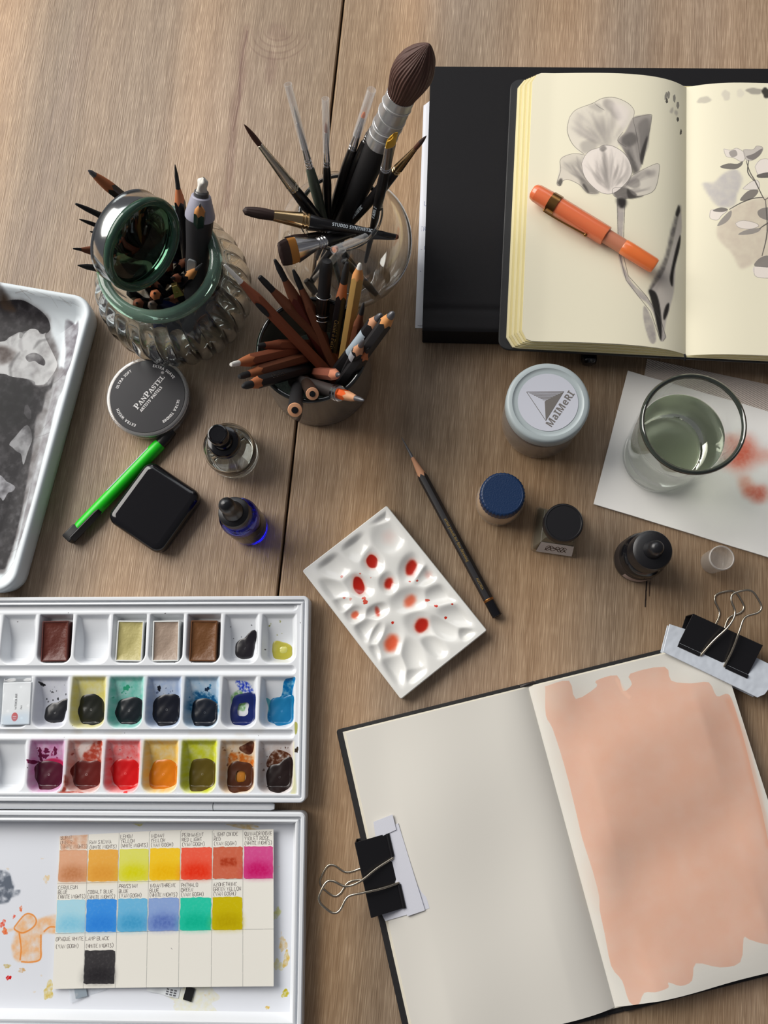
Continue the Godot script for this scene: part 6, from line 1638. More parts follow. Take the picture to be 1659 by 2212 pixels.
	obj("collar", lathe(MB.new(), [Vector2(9.8, 31.2), Vector2(11.2, 31.4), Vector2(11.5, 32.2), Vector2(11.5, 38), Vector2(10.9, 39.6), Vector2(9.4, 40.2), Vector2(7.4, 40.4), Vector2(7.2, 43), Vector2(6.4, 44), Vector2(5.6, 44.2), Vector2(5.6, 47)], 56, Transform3D(), 35), gloss, t)
	obj("pump_head", lathe(MB.new(), [Vector2(5.6, 46.8), Vector2(6.8, 47), Vector2(7.1, 48), Vector2(7.1, 57), Vector2(6.7, 58), Vector2(5.9, 58.3), Vector2(5.2, 57.7), Vector2(0, 57.6)], 48, Transform3D(), 35), gloss, t)
	obj("dip_tube", lathe(MB.new(), [Vector2(2.2, 8), Vector2(2.2, 31)], 24), mat("dip_tube", "e6e8e6", 0.2, {"pane": 0.4}), t)
	# blue dropper bottle
	t = thing("dropper_bottle", "cobalt blue glass dropper bottle with a black rubber bulb", "bottle", Vector3(-124.9, 0, -118.4))
	obj("glass", lathe(MB.new(), [Vector2(0, 0.8), Vector2(10.4, 0.6), Vector2(12.6, 0), Vector2(13.8, 1.4), Vector2(14.1, 4), Vector2(14.1, 40), Vector2(13.2, 44.6), Vector2(10.6, 47.4), Vector2(9.4, 48.4), Vector2(8.2, 48.4), Vector2(9.6, 45.8), Vector2(12.0, 43.2), Vector2(12.7, 40), Vector2(12.7, 5), Vector2(11.4, 3.4), Vector2(0, 3.4)], 64, Transform3D(), 50), mat("blue_glass", "4a55ff", 0.02, {"glass": 0.05}), t)
	obj("collar", lathe(MB.new(), [Vector2(9.4, 46.6), Vector2(10.6, 46.8), Vector2(10.9, 47.8), Vector2(10.9, 57), Vector2(10.3, 59), Vector2(8.6, 60), Vector2(7.2, 60.4)], 56, Transform3D(), 35), black, t)
	obj("rubber_bulb", lathe(MB.new(), [Vector2(7.2, 60), Vector2(7.0, 63), Vector2(5.8, 65.5), Vector2(5.2, 70), Vector2(5.4, 78), Vector2(5.2, 82), Vector2(4.0, 85), Vector2(2.0, 86.4), Vector2(0, 86.8)], 40, Transform3D(), 60), mat("black_rubber"), t)


func black_case() -> void:
	var t := thing("plastic_case", "glossy black rounded plastic eraser case lying against the green pen", "case", Vector3(-194.3, 0, -132.4), -33.8)
	var m := mat("glossy_case", "121114", 0.13, {"spec": 0.5, "bump": noise_tex(0.02, 6, 4), "bump_cm": 0.002, "tri": 20.0})
	obj("base", rrect(MB.new(), 25.2, 27.2, 8, [Vector2(5, 0), Vector2(2, 0.8), Vector2(0.5, 2.8), Vector2(0, 5.6), Vector2(0, 6.6), Vector2(0.6, 6.9)], Transform3D(), true, true, Vector2(0, 0), 60.0, 10), m, t)
	obj("lid", rrect(MB.new(), 25.2, 27.2, 8, [Vector2(0.6, 6.9), Vector2(0, 7.3), Vector2(0, 9.6), Vector2(0.5, 11.6), Vector2(1.7, 13.2), Vector2(3.4, 14.1), Vector2(5.6, 14.4)], Transform3D(), true, true, Vector2(0, 0), 60.0, 10), m, t)


# ---------------------------------------------------------------- pencils, brushes, pens
func stick(called: String, label: String, category: String, base: Vector3, tip: Vector3, group := "", spin := 0.0) -> Node3D:
	var xf := upright(base, tip, spin)
	var t := Node3D.new()
	t.name = numbered(called)
	add_child(t)
	t.transform = Transform3D(xf.basis, xf.origin * MM)
	tag(t, label, category, group)
	t.set_meta("length", (tip - base).length())
	return t


# flat lettering on the upper side of a stick, d mm from its base, reading towards the tip (or away from it)
func mark_stick(t: Node3D, s: String, font: String, d: float, r: float, h: float, m: Material, away := false, bold := true) -> void:
	var b := t.transform.basis
	var y := b.y
	var nrm := Vector3(0.0, 1.0, 0.25)
	nrm = (nrm - y * nrm.dot(y)).normalized()
	var x := -y if away else y
	var w := Basis(x, nrm.cross(x), nrm)
	var mb := MB.new()
	var l := letters(s, font, bold, h)
	mb.append(l[0], Transform3D(b.inverse() * w * Basis.from_scale(Vector3.ONE * float(l[2])), Vector3(0, d, 0) * MM + b.inverse() * nrm * r * MM))
	obj("lettering", mb, m, t)


# o: r, body, wood, lead (materials), wl, ll, lr, blunt, round, tail
func pencil(label: String, base: Vector3, tip: Vector3, o := {}, group := "") -> Node3D:
	var t := stick("pencil", label, "pencil", base, tip, group, o.get("spin", 0.3))
	var L := (tip - base).length()
	var r: float = o.get("r", 3.7)
	var wl: float = o.get("wl", 11.0)
	var ll: float = o.get("ll", 7.0)
	var lr: float = o.get("lr", 1.1)
	var round_: bool = o.get("round", false)
	var y0 := L - wl - ll
	var body: Material = o.get("body", mat("black_lacquer"))
	var wood: Material = o.get("wood", mat("cedar"))
	var lead: Material = o.get("lead", mat("graphite"))
	var seg := 24 if round_ else 12
	var mb := MB.new()
	var rad := []
	var top := []
	var rg := RandomNumberGenerator.new()
	rg.seed = int(L * 100.0)
	for k in seg:
		var corner := k % 2 == 0
		rad.push_back(r if round_ or corner else r * 0.866)
		top.push_back(y0 + (0.0 if corner else minf(2.6, wl * 0.25)) + rg.randf_range(-0.5, 0.5) * o.get("rough", 0.6))
	for k in seg:
		var j := (k + 1) % seg
		var a := TAU * k / seg
		var b := TAU * j / seg
		var n0 := Vector3(cos(a), 0, sin(a))
		var n1 := Vector3(cos(b), 0, sin(b))
		if not round_:
			# flat sides of the hexagon
			var side := floori(k / 2.0) if true else 0
			var ac := TAU * (side * 2 + 1) / seg
			n0 = (Vector3(cos(ac), 0, sin(ac)) * 2.5 + n0).normalized()
			n1 = (Vector3(cos(ac), 0, sin(ac)) * 2.5 + n1).normalized()
		var d0: Vector3 = Vector3(cos(a), 0, sin(a)) * float(rad[k])
		var d1: Vector3 = Vector3(cos(b), 0, sin(b)) * float(rad[j])
		var f := mb.v.size()
		mb.vert(d0, n0)
		mb.vert(d1, n1)
		mb.vert(d1 + Vector3(0, top[j], 0), n1)
		mb.vert(d0 + Vector3(0, top[k], 0), n0)
		mb.quad(f, f + 1, f + 2, f + 3)
		f = mb.v.size()
		mb.vert(Vector3.ZERO, Vector3.DOWN)
		mb.vert(d0, Vector3.DOWN)
		mb.vert(d1, Vector3.DOWN)
		mb.tri(f, f + 1, f + 2)
	obj("barrel", mb, body, t)
	# sharpened wood, slightly uneven when cut with a knife
	var wmb := MB.new()
	var cut: float = o.get("cut", 0.12)
	for i in 4:
		for k in seg:
			var j := (k + 1) % seg
			var q := []
			for e in [[k, i], [j, i], [j, i + 1], [k, i + 1]]:
				var v: float = e[1] / 4.0
				var ang: float = TAU * e[0] / seg
				var rr := lerpf(rad[e[0]] * 0.985, lr * 1.04, v) + cut * sin(v * PI) * 2.0 * sin(ang * 2.0 + L)
				var yy := lerpf(top[e[0]] - 0.05, y0 + wl, v)
				q.push_back([Vector3(cos(ang) * rr, yy, sin(ang) * rr), Vector3(cos(ang), (r - lr) / wl, sin(ang))])
			var f := wmb.v.size()
			for p in q:
				wmb.vert(p[0], p[1])
			wmb.quad(f, f + 1, f + 2, f + 3)
	obj("sharpened_wood", wmb, wood, t)
	var tp: float = o.get("point", 0.25)
	obj("lead", lathe(MB.new(), [Vector2(lr, L - ll - 0.3), Vector2(lr * o.get("mid", 0.8), L - ll * 0.45), Vector2(lerpf(lr, tp, 0.75), L - ll * 0.12), Vector2(tp, L - 0.3), Vector2(0, L)], 14, Transform3D(), 60), lead, t)
	return t


# o: r (handle), fl, fr (ferrule), bl, br (belly), flat, handle, ferrule, hair (materials), hair2, sleeve, crimp
func brush(label: String, base: Vector3, tip: Vector3, o := {}) -> Node3D:
	var t := stick("paintbrush", label, "paintbrush", base, tip, "paintbrushes in the glass globe", o.get("spin", 0.0))
	var L := (tip - base).length()
	var r: float = o.get("r", 3.0)
	var fl: float = o.get("fl", 26.0)
	var fr: float = o.get("fr", 1.9)
	var bl: float = o.get("bl", 14.0)
	var br: float = o.get("br", 1.15)
	var flat: float = o.get("flat", 1.0)
	var sl: float = o.get("gap", 0.0)
	var y1 := L - bl - sl
	var y0 := y1 - fl
	obj("handle", lathe(MB.new(), [Vector2(0, 0), Vector2(r * 0.3, 0.4), Vector2(r * 0.42, 4), Vector2(r * 0.6, y0 * 0.3), Vector2(r * 0.85, y0 * 0.62), Vector2(r, y0 * 0.86), Vector2(maxf(fr * 1.22, r * 0.8), y0 - 1.0), Vector2(fr * 1.1, y0 + 1.5)], 20, Transform3D(), 50), o.get("handle", mat("black_lacquer")), t)
	var f := [Vector2(fr * 1.26, y0), Vector2(fr * 1.30, y0 + 0.5)]
	for k in o.get("crimp", 2):
		f += [Vector2(fr * 1.30, y0 + 1.0 + 2.4 * k), Vector2(fr * 1.15, y0 + 1.5 + 2.4 * k), Vector2(fr * 1.15, y0 + 1.9 + 2.4 * k), Vector2(fr * 1.30, y0 + 2.5 + 2.4 * k)]
	f += [Vector2(fr * 1.22, y0 + 7.0), Vector2(fr * o.get("taper", 0.72), y1), Vector2(fr * o.get("taper", 0.72) * 0.9, y1 + 0.1)]
	var mbf := lathe(MB.new(), f, 24, Transform3D(), 25)
	if flat != 1.0:
		for i in mbf.v.size():
			var v := mbf.v[i] / MM
			var k := clampf((v.y - y0 - 7.0) / (fl - 7.0), 0, 1)
			mbf.v[i] = Vector3(v.x * lerpf(1.0, flat, k), v.y, v.z * lerpf(1.0, 0.55, k)) * MM
	obj("ferrule", mbf, o.get("ferrule", mat("nickel")), t)
	var hr: float = fr * o.get("taper", 0.72) * 0.92
	var pointed: float = o.get("pointed", 0.08)
	var seg := 28
	var mbh := MB.new()
	var hf := func(s: float, v: float) -> Vector3:
		var a := TAU * s
		var belly := (1.0 + (br - 1.0) * sin(minf(v * 1.6, 1.0) * PI / 2.0)) * (1.0 - pow(v, 2.2) * (1.0 - pointed))
		var rr := hr * belly * (1.0 + 0.10 * sin(a * 11.0 + v * 3.0) * v)
		if v >= 0.999:
			rr *= 0.2
		var slant: float = o.get("slant", 0.0) * cos(a) * v
		return Vector3(cos(a) * rr * (flat if flat != 1.0 else 1.0), y1 - 0.4 + bl * v * (1.0 + slant), sin(a) * rr * (0.55 if flat != 1.0 else 1.0))
	sheet(mbh, seg, 14, hf, func(p: Vector3) -> Vector3: return Vector3(p.x, 0.001 + (p.y - y1) * 0.01, p.z))
	var hn := obj("bristles", mbh, o.get("hair", mat("sable")), t)
	if o.has("hair2"):
		# darker root or paint-soaked part of the tuft
		var mbk := MB.new()
		var kf := func(s: float, v: float) -> Vector3:
			var lohi: Array = o.get("hair2_range", [0.5, 1.0])
			var p: Vector3 = hf.call(s, lerpf(lohi[0], lohi[1], v))
			return Vector3(p.x * 1.02, p.y + 0.05 * v, p.z * 1.02)
		sheet(mbk, seg, 8, kf, func(p: Vector3) -> Vector3: return Vector3(p.x, 0.001 + (p.y - y1) * 0.01, p.z))
		obj("bristle_tip", mbk, o.hair2, hn)
	if o.has("sleeve"):
		var s0: float = y0 + fl * 0.45
		var sr: float = fr * 1.32
		obj("protective_sleeve", lathe(MB.new(), [Vector2(sr * 0.98, s0), Vector2(sr, L), Vector2(sr * 0.84, L), Vector2(sr * 0.82, s0), Vector2(sr * 0.98, s0)], 24, Transform3D(), 40, 1.0, false), mat("clear_sleeve", "f2f4f6", 0.05, {"pane": 0.13}), t)
	return t


func stick_materials() -> void:
	mat("black_lacquer", "151416", 0.28)
	mat("matt_black", "1a191b", 0.6)
	mat("cedar", "b0683f", 0.75)
	mat("pale_cedar", "c58f6c", 0.75)
	mat("brown_wood", "6e3d24", 0.7)
	mat("red_brown", "5d2016", 0.55)
	mat("graphite", "4b4b50", 0.4, {"spec": 0.7})
	mat("charcoal_lead", "1b1b1d", 0.75)
	mat("chalk_lead", "dcd9d2", 0.85)
	mat("nickel", "b9b1a2", 0.22, {"metal": 1.0})
	mat("silver", "c9c9cb", 0.22, {"metal": 1.0})
	mat("gold_ferrule", "b59b74", 0.24, {"metal": 1.0})
	mat("sable", "4b2616", 0.6)
	mat("dark_hair", "2a1712", 0.65)
	mat("white_print", "c8d2da", 0.6)
	mat("gold_print", "b79a5a", 0.4, {"metal": 0.6})


func jar_pencils() -> void:
	var g := "pencils in the ribbed glass jar"
	var bl := mat("black_lacquer")
	var ch := mat("charcoal_lead")
	var br := mat("brown_wood")
	pencil("black hexagonal pencil with an orange-brown cone, topmost at the ribbed jar's far left side", Vector3(-158.8,7.0,-323.9), Vector3(-209.7,138.0,-327.0), {"r": 4.2, "wl": 15, "ll": 6, "lr": 1.9, "lead": mat("graphite"), "wood": mat("cedar")}, g)
	pencil("long-leaded charcoal pencil with brown wood, second from the top at the ribbed jar's left", Vector3(-163.8,7.0,-326.9), Vector3(-223.3,121.5,-313.3), {"r": 3.8, "wl": 9, "ll": 20, "lr": 2.1, "lead": ch, "wood": br, "point": 0.7}, g)
	pencil("thin dark charcoal point, third from the top at the ribbed jar's left", Vector3(-166.9,7.0,-328.2), Vector3(-223.7,113.5,-306.9), {"r": 3.6, "wl": 9, "ll": 18, "lr": 1.6, "lead": ch, "wood": br}, g)
	pencil("barely showing pencil point, shortest at the ribbed jar's left", Vector3(-169.4,7.0,-329.1), Vector3(-220.3,102.0,-304.2), {"r": 3.0, "wl": 8, "ll": 6, "lr": 1.0, "lead": ch, "wood": br}, g)
	pencil("thin pencil with dark point and brown cone, level with the loupe's left edge", Vector3(-175.7,7.0,-330.4), Vector3(-227.6,110.5,-287.2), {"r": 3.0, "wl": 10, "ll": 7, "lr": 1.0, "lead": ch, "wood": br}, g)
	pencil("thick black charcoal point, lowest of those sticking out at the ribbed jar's left", Vector3(-158.5,7.0,-309.4), Vector3(-227.6,101.0,-280.1), {"r": 3.8, "wl": 8, "ll": 16, "lr": 2.4, "lead": ch, "wood": mat("matt_black")}, g)
	pencil("black pencil with very long dark lead and orange wood, standing behind the eraser pen", Vector3(-172.1,7.0,-286.9), Vector3(-158.9,120.0,-341.4), {"r": 3.8, "wl": 11, "ll": 18, "lr": 1.6, "lead": ch, "wood": mat("cedar"), "rough": 2.0}, g)
	pencil("dark green hexagonal pencil, neatly sharpened, in front of the grey eraser pen", Vector3(-171.3,7.0,-320.4), Vector3(-139.7,124.5,-309.6), {"r": 4.0, "wl": 10, "ll": 3.5, "lr": 0.9, "body": mat("green_lacquer", "14342a", 0.3), "wood": mat("orange_wood", "c98a4f", 0.7), "rough": 0.1, "cut": 0.0}, g)
	pencil("knife-cut orange pencil with long grey lead pointing at the ribbed jar's right rim", Vector3(-200.1,7.0,-293.8), Vector3(-147.0,85.0,-288.1), {"r": 3.7, "wl": 13, "ll": 12, "lr": 1.1, "wood": mat("orange_wood"), "rough": 1.5}, g)
	# tips that point up at the viewer under the loupe
	for p in [[Vector3(-186.6,84.0,-276.6), Vector3(-203.4,8.0,-301.0), "orange cut pencil end nearest below the loupe in the ribbed jar", "orange_wood", 4.2], [Vector3(-181.0,80.0,-269.5), Vector3(-196.6,8.0,-290.0), "second orange cut pencil end below the loupe in the ribbed jar", "cedar", 4.0], [Vector3(-193.9,78.0,-263.1), Vector3(-204.6,8.0,-288.6), "brown cut pencil end with a dark point resting near the ribbed jar's front rim", "brown_wood", 4.2], [Vector3(-185.5,74.0,-264.4), Vector3(-192.6,8.0,-281.5), "dark grey pencil end with a pale lead near the ribbed jar's front rim", "grey_wood", 3.8], [Vector3(-200.0,76.0,-272.4), Vector3(-210.4,8.0,-295.3), "black pencil end with a silvery clip at the ribbed jar's front left", "matt_black", 3.8]]:
		mat("grey_wood", "6d5f56", 0.6)
		pencil(p[2], p[1], p[0], {"r": p[4], "wl": 6.5, "ll": 3.0, "lr": 0.9, "wood": mat(p[3]), "lead": mat("graphite") if p[3] == "grey_wood" else ch, "rough": 1.6}, g)
	for k in 9:
		var a := TAU * k / 9.0 + 0.4
		var b0 := Vector3(-180.0 + cos(a) * 24.0, 8.0, -293.6 + sin(a) * 24.0)
		var t0 := Vector3(-180.0 + cos(a + 1.9) * [25.0, 14.0, 20.0][k % 3], 60.0 + 5.0 * (k % 4), -293.6 + sin(a + 1.9) * [25.0, 14.0, 20.0][k % 3])
		pencil("dark short pencil sunk in the shadowed middle of the ribbed jar", b0, t0, {"r": 3.7, "wl": 8, "ll": 6, "lr": 1.3, "lead": ch, "wood": br, "body": bl if k % 3 else mat("navy_lacquer", "16224e", 0.3)}, "dark pencils sunk in the ribbed jar")
	var s := thing("pencil_sharpener", "small brass wedge sharpener standing among the pencils near the ribbed jar's right rim", "sharpener", Vector3(-168.2,70.0,-275.4), 20.0)
	s.rotation.x = 0.9
	obj("body", plate(MB.new(), [Vector2(-3.6, 4), Vector2(3.6, 4), Vector2(2.0, -5), Vector2(-2.0, -5)], -3, 3, 0.6), mat("brass", "a08d52", 0.3, {"metal": 1.0}), s)
	obj("screw", lathe(MB.new(), [Vector2(1.1, 3), Vector2(1.1, 3.8), Vector2(0, 4.0)], 16), mat("brass"), s)
	# electric eraser
	var t := stick("eraser_pen", "thick grey eraser pen with a lilac collar and worn white eraser, in the ribbed jar", "eraser", Vector3(-173.0,7.0,-261.7), Vector3(-141.8,114.0,-333.2))
	var L: float = t.get_meta("length")
	obj("grip", lathe(MB.new(), [Vector2(0, 0), Vector2(7, 0), Vector2(7.8, 2), Vector2(7.8, L - 80), Vector2(8.2, L - 50), Vector2(9.4, L - 32), Vector2(9.4, L - 27)], 40, Transform3D(), 40), mat("dark_grip", "2b2a2d", 0.55), t)
	obj("collar", lathe(MB.new(), [Vector2(9.7, L - 27.2), Vector2(10.2, L - 26.5), Vector2(10.2, L - 24.5), Vector2(6.6, L - 11.5), Vector2(5.8, L - 11), Vector2(5.0, L - 11)], 44, Transform3D(), 25), mat("lilac_collar", "a09fae", 0.45), t)
	obj("chuck", lathe(MB.new(), [Vector2(5.1, L - 11.6), Vector2(4.9, L - 8.4), Vector2(4.3, L - 7.8), Vector2(3.0, L - 7.8)], 32, Transform3D(), 30), mat("dark_chuck", "4a4a4c", 0.3), t)
	var er := MB.new()
	var ef := func(q: float, v: float) -> Vector3:
		var a := TAU * q
		var rr := 3.1 * (1.0 + 0.18 * sin(a * 3.0 + v * 4.0) + 0.12 * sin(a * 5.0 - v * 7.0)) * (1.0 if v < 0.75 else 1.0 - (v - 0.75) * 3.4)
		return Vector3(cos(a) * rr + 0.7 * v * v, L - 8.0 + 10.0 * v, sin(a) * rr)
	sheet(er, 24, 12, ef, func(p: Vector3) -> Vector3: return Vector3(p.x, (p.y - L + 6.0) * 0.4, p.z))
	obj("eraser_tip", er, mat("worn_eraser", "d8d5cd", 0.9), t)
	var sw := t.transform.basis.inverse() * Vector3(-0.25, 0.7, 0.75)
	var az := atan2(sw.z, sw.x)
	var sm := MB.new()
	rrect(sm, 3.4, 6.4, 2.2, [Vector2(0, 0), Vector2(0, 1.0), Vector2(0.5, 1.5)], Transform3D(Basis(Vector3(-sin(az), 0, cos(az)), Vector3(cos(az), 0, sin(az)), Vector3(0, 1, 0)), Vector3(cos(az) * 7.6, L - 62.0, sin(az) * 7.6)))
	obj("switch", sm, mat("grey_switch", "6e7273", 0.5), t)


func tumbler_pencils() -> void:
	var g := "pencils in the smoky glass tumbler"
	var ch := mat("charcoal_lead")
	var wh := mat("chalk_lead")
	var br := mat("brown_wood")
	var red := mat("red_brown")
	var pc := mat("pale_cedar")
	var worn := pencil("red-brown pencil with a long white chalk point, reaching furthest left towards the ribbed jar", Vector3(-54.1,6.0,-222.4), Vector3(-128.5,99.0,-279.8), {"r": 4.4, "wl": 17, "ll": 17, "lr": 1.9, "lead": wh, "wood": mat("cedar_red", "84452a", 0.7), "body": mat("cedar_red"), "point": 0.9, "rough": 2.0}, g)
	var wup := worn.transform.basis.inverse() * Vector3(-0.5, 0.8, 0.45)
	var waz := atan2(wup.z, wup.x)
	var wlen: float = worn.get_meta("length")
	var wpf := func(s: float, v: float) -> Vector3:
		var half := 0.55 * sqrt(maxf(0.0, 1.0 - pow(2.0 * v - 1.0, 2.0)))
		var a: float = waz + lerpf(-half, half, s)
		return Vector3(cos(a) * 4.45, wlen - 47.0 + 14.0 * v, sin(a) * 4.45)
	obj("dark_patch", sheet(MB.new(), 8, 14, wpf, func(q: Vector3) -> Vector3: return Vector3(q.x, 0, q.z)), ch, worn, "dark charcoal patch on the barrel")
	pencil("brown pencil with a thick black stub lead, beside the long white-pointed one in the tumbler", Vector3(-45.2,6.0,-232.7), Vector3(-107.2,85.0,-277.6), {"r": 4.4, "wl": 18, "ll": 14, "lr": 2.3, "lead": ch, "wood": br, "body": br, "point": 1.7, "mid": 1.0}, g)
	pencil("red-lacquered pencil with the tallest black lead, under the orange flat brush tuft", Vector3(-61.6,6.0,-232.8), Vector3(-95.5,93.5,-285.7), {"r": 4.4, "wl": 16, "ll": 17, "lr": 2.2, "lead": ch, "wood": br, "body": red, "point": 1.0, "mid": 1.0}, g)
	pencil("brown pencil with a smooth black point, between the red-lacquered pencil and the ringed holder", Vector3(-55.8,6.0,-226.1), Vector3(-84.4,82.5,-283.6), {"r": 4.4, "wl": 16, "ll": 15, "lr": 2.1, "lead": ch, "wood": br, "body": br, "point": 0.9, "mid": 1.0}, g)
	# lead holder with sliding rings
	var t := stick("lead_holder", "thick black charcoal stick in a brown holder with silver sliding rings, upright in the tumbler", "holder", Vector3(-76.2,6.0,-234.8), Vector3(-60.1,92.0,-285.1), g)
	var L: float = t.get_meta("length")
	obj("shaft", lathe(MB.new(), [Vector2(0, 0), Vector2(4.4, 0.3), Vector2(4.6, 2), Vector2(4.6, L - 34)], 28), mat("dark_wood", "33241b", 0.5), t)
	obj("tube", lathe(MB.new(), [Vector2(4.4, L - 48), Vector2(4.9, L - 47), Vector2(4.9, L - 30), Vector2(4.4, L - 28)], 28, Transform3D(), 30), mat("dark_metal", "3a332e", 0.25, {"metal": 0.8}), t)
	obj("charcoal_stick", lathe(MB.new(), [Vector2(4.3, L - 34), Vector2(4.5, L - 8), Vector2(4.3, L - 3), Vector2(3.4, L - 0.6), Vector2(0, L)], 28, Transform3D(), 50), mat("matt_black"), t)
	for d in [L - 29.0, L - 44.0, L - 48.0]:
		var ring := []
		for k in 33:
			ring.push_back(Vector3(cos(TAU * k / 32) * 5.3, d + 0.5 * sin(TAU * k / 32), sin(TAU * k / 32) * 5.3))
		obj("ring", tube(MB.new(), ring, 0.55, 8), mat("silver"), t)
	var cp := pencil("black pencil with gold script and thick charcoal lead, right of the ringed holder", Vector3(-67.0,6.0,-234.1), Vector3(-45.8,97.5,-280.6), {"r": 4.2, "wl": 12, "ll": 17, "lr": 2.5, "lead": ch, "wood": mat("cedar"), "point": 1.2, "mid": 1.0, "rough": 2.2}, g)
	mark_stick(cp, "Conté à Paris", "Droid Serif", 44.0, 4.0, 4.4, mat("gold_print"), true, false)
	pencil("pale yellow wooden pencil with a white chalk point, tallest at the tumbler's right rear", Vector3(-58.6,6.0,-226.7), Vector3(-36.6,104.5,-276.2), {"r": 4.5, "wl": 8, "ll": 4.5, "lr": 2.0, "lead": wh, "wood": mat("orange_wood"), "body": mat("yellow_wood", "b58f50", 0.55), "point": 0.6}, g)
	pencil("brown pencil with a dark point leaning low behind the pale yellow pencil", Vector3(-54.2,6.0,-231.1), Vector3(-34.8,92.5,-253.8), {"r": 4.0, "wl": 13, "ll": 12, "lr": 1.7, "lead": ch, "wood": br, "body": br}, g)
	var p1 := pencil("black pencil with blunt grey lead and pale blue sticker, upper of two leaning right", Vector3(-66.1,6.0,-229.9), Vector3(-22.8,97.5,-243.1), {"r": 4.9, "wl": 7, "ll": 6.5, "lr": 2.7, "lead": mat("graphite"), "wood": pc, "body": mat("matt_black"), "point": 0.9, "rough": 0.3}, g)
	pencil("black pencil with a blunt grey lead, lower twin leaning furthest right over the tumbler", Vector3(-72.4,6.0,-205.2), Vector3(-14.4,113.5,-237.1), {"r": 4.6, "wl": 7, "ll": 5.0, "lr": 2.6, "lead": mat("graphite"), "wood": mat("orange_wood"), "body": mat("matt_black"), "point": 0.9, "rough": 1.2}, g)
	var p2 := pencil("black pencil with knife-cut peach cone, long grey lead and white sticker in the tumbler", Vector3(-58.2,6.0,-227.1), Vector3(-34.3,99.0,-224.5), {"r": 4.2, "wl": 10, "ll": 11, "lr": 1.8, "lead": mat("graphite"), "wood": pc, "body": mat("matt_black"), "point": 0.5, "rough": 1.4}, g)
	for q in [[p1, 26.0, 30.0, 3.4, "b7c6d2"], [p2, 24.0, 12.0, 2.6, "b2b4ba"]]:
		var tt: Node3D = q[0]
		var LL: float = tt.get_meta("length")
		var mb := MB.new()
		var up := tt.transform.basis.inverse() * Vector3(-0.35, 0.9, 0.3)
		var az := atan2(up.z, up.x)
		var rr: float = 5.05 if q[0] == p1 else 4.35
		var sf := func(s: float, v: float) -> Vector3:
			var a: float = az + lerpf(-0.62, 0.62, s)
			return Vector3(cos(a) * rr, LL - q[1] - q[2] * (1.0 - v) + 2.0, sin(a) * rr)
		sheet(mb, 8, 2, sf, func(p: Vector3) -> Vector3: return Vector3(p.x, 0, p.z))
		obj("sticker", mb, mat("sticker_" + q[4], q[4], 0.6), tt)
	pencil("short dark pencil with an orange-red cone, tucked behind the peach-coned pencil", Vector3(-54.6,6.0,-224.0), Vector3(-31.6,87.0,-223.5), {"r": 3.8, "wl": 9, "ll": 7, "lr": 1.3, "lead": ch, "wood": mat("cedar")}, g)
	pencil("brown pencil with a black tip lying level on the tumbler's left rim", Vector3(-60.0,6.0,-258.9), Vector3(-110.6,66.5,-235.1), {"r": 4.2, "wl": 14, "ll": 6, "lr": 2.2, "lead": ch, "wood": mat("cedar_red"), "body": mat("cedar_red")}, g)
	pencil("brown pencil with a white chalk tip jutting left over the tumbler rim", Vector3(-71.2,6.0,-260.7), Vector3(-123.5,90.5,-211.8), {"r": 4.6, "wl": 13, "ll": 8.5, "lr": 1.9, "lead": wh, "wood": mat("cedar"), "body": mat("cedar_red"), "point": 1.2, "mid": 0.95}, g)
	pencil("brown pencil with a blunt black tip, directly below the white-tipped one at the tumbler's left", Vector3(-65.1,6.0,-255.2), Vector3(-118.9,84.5,-205.5), {"r": 4.3, "wl": 12, "ll": 9.5, "lr": 2.3, "lead": ch, "wood": mat("cedar"), "body": br, "point": 1.4, "mid": 1.0}, g)
	var sp := pencil("black pencil with silver script and a blunt black tip, lowest jutting left from the tumbler", Vector3(-72.1,6.0,-243.3), Vector3(-114.1,94.5,-195.1), {"r": 4.5, "wl": 9, "ll": 10, "lr": 2.6, "lead": ch, "wood": mat("cedar"), "body": mat("matt_black"), "point": 1.3, "mid": 1.0, "rough": 1.8}, g)
	mark_stick(sp, "Charbon", "Droid Serif", float(sp.get_meta("length")) - 40.0, 4.3, 4.2, mat("silver"), true, false)
	pencil("pinkish pencil with a short grey lead pointing right in the middle of the tumbler", Vector3(-81.0,6.0,-237.5), Vector3(-51.3,83.0,-206.4), {"r": 4.4, "wl": 12, "ll": 5, "lr": 1.8, "lead": mat("graphite"), "wood": mat("pink_wood", "c07a5c", 0.7), "body": mat("pink_barrel", "8a4f3d", 0.5), "point": 0.6, "rough": 2.0}, g)
	# orange pencil in a silver-collared extender
	var t2 := pencil("orange-painted pencil with a big grey lead held in a dark extender with a silver collar", Vector3(-90.9,30.0,-222.3), Vector3(-35.1,78.0,-190.0), {"r": 3.9, "wl": 10, "ll": 9, "lr": 1.9, "lead": mat("graphite"), "wood": mat("peach_wood", "d39a72", 0.7), "body": mat("orange_paint", "d9560f", 0.35), "point": 0.5, "rough": 2.4}, g)
	var L2: float = t2.get_meta("length")
	obj("collar", lathe(MB.new(), [Vector2(5.2, L2 - 31), Vector2(5.7, L2 - 30.6), Vector2(5.7, L2 - 28.4), Vector2(5.2, L2 - 28.0), Vector2(5.6, L2 - 27.6), Vector2(5.6, L2 - 25.6), Vector2(5.0, L2 - 25.2), Vector2(4.1, L2 - 25.2)], 32, Transform3D(), 30), mat("silver"), t2)
	obj("extender_tube", lathe(MB.new(), [Vector2(0, 1), Vector2(4.8, 1), Vector2(5.1, 3), Vector2(5.1, L2 - 30.8)], 28), mat("dark_tube", "403a38", 0.4), t2)
	# two pencils seen end on
	unsharpened(Vector3(-86.5,6.0,-233.8), Vector3(-69.0,86.5,-192.1), "unsharpened brown pencil with a black core, seen end-on inside the tumbler's front rim", mat("pale_cedar"), mat("dark_wood"), 4.3, g)
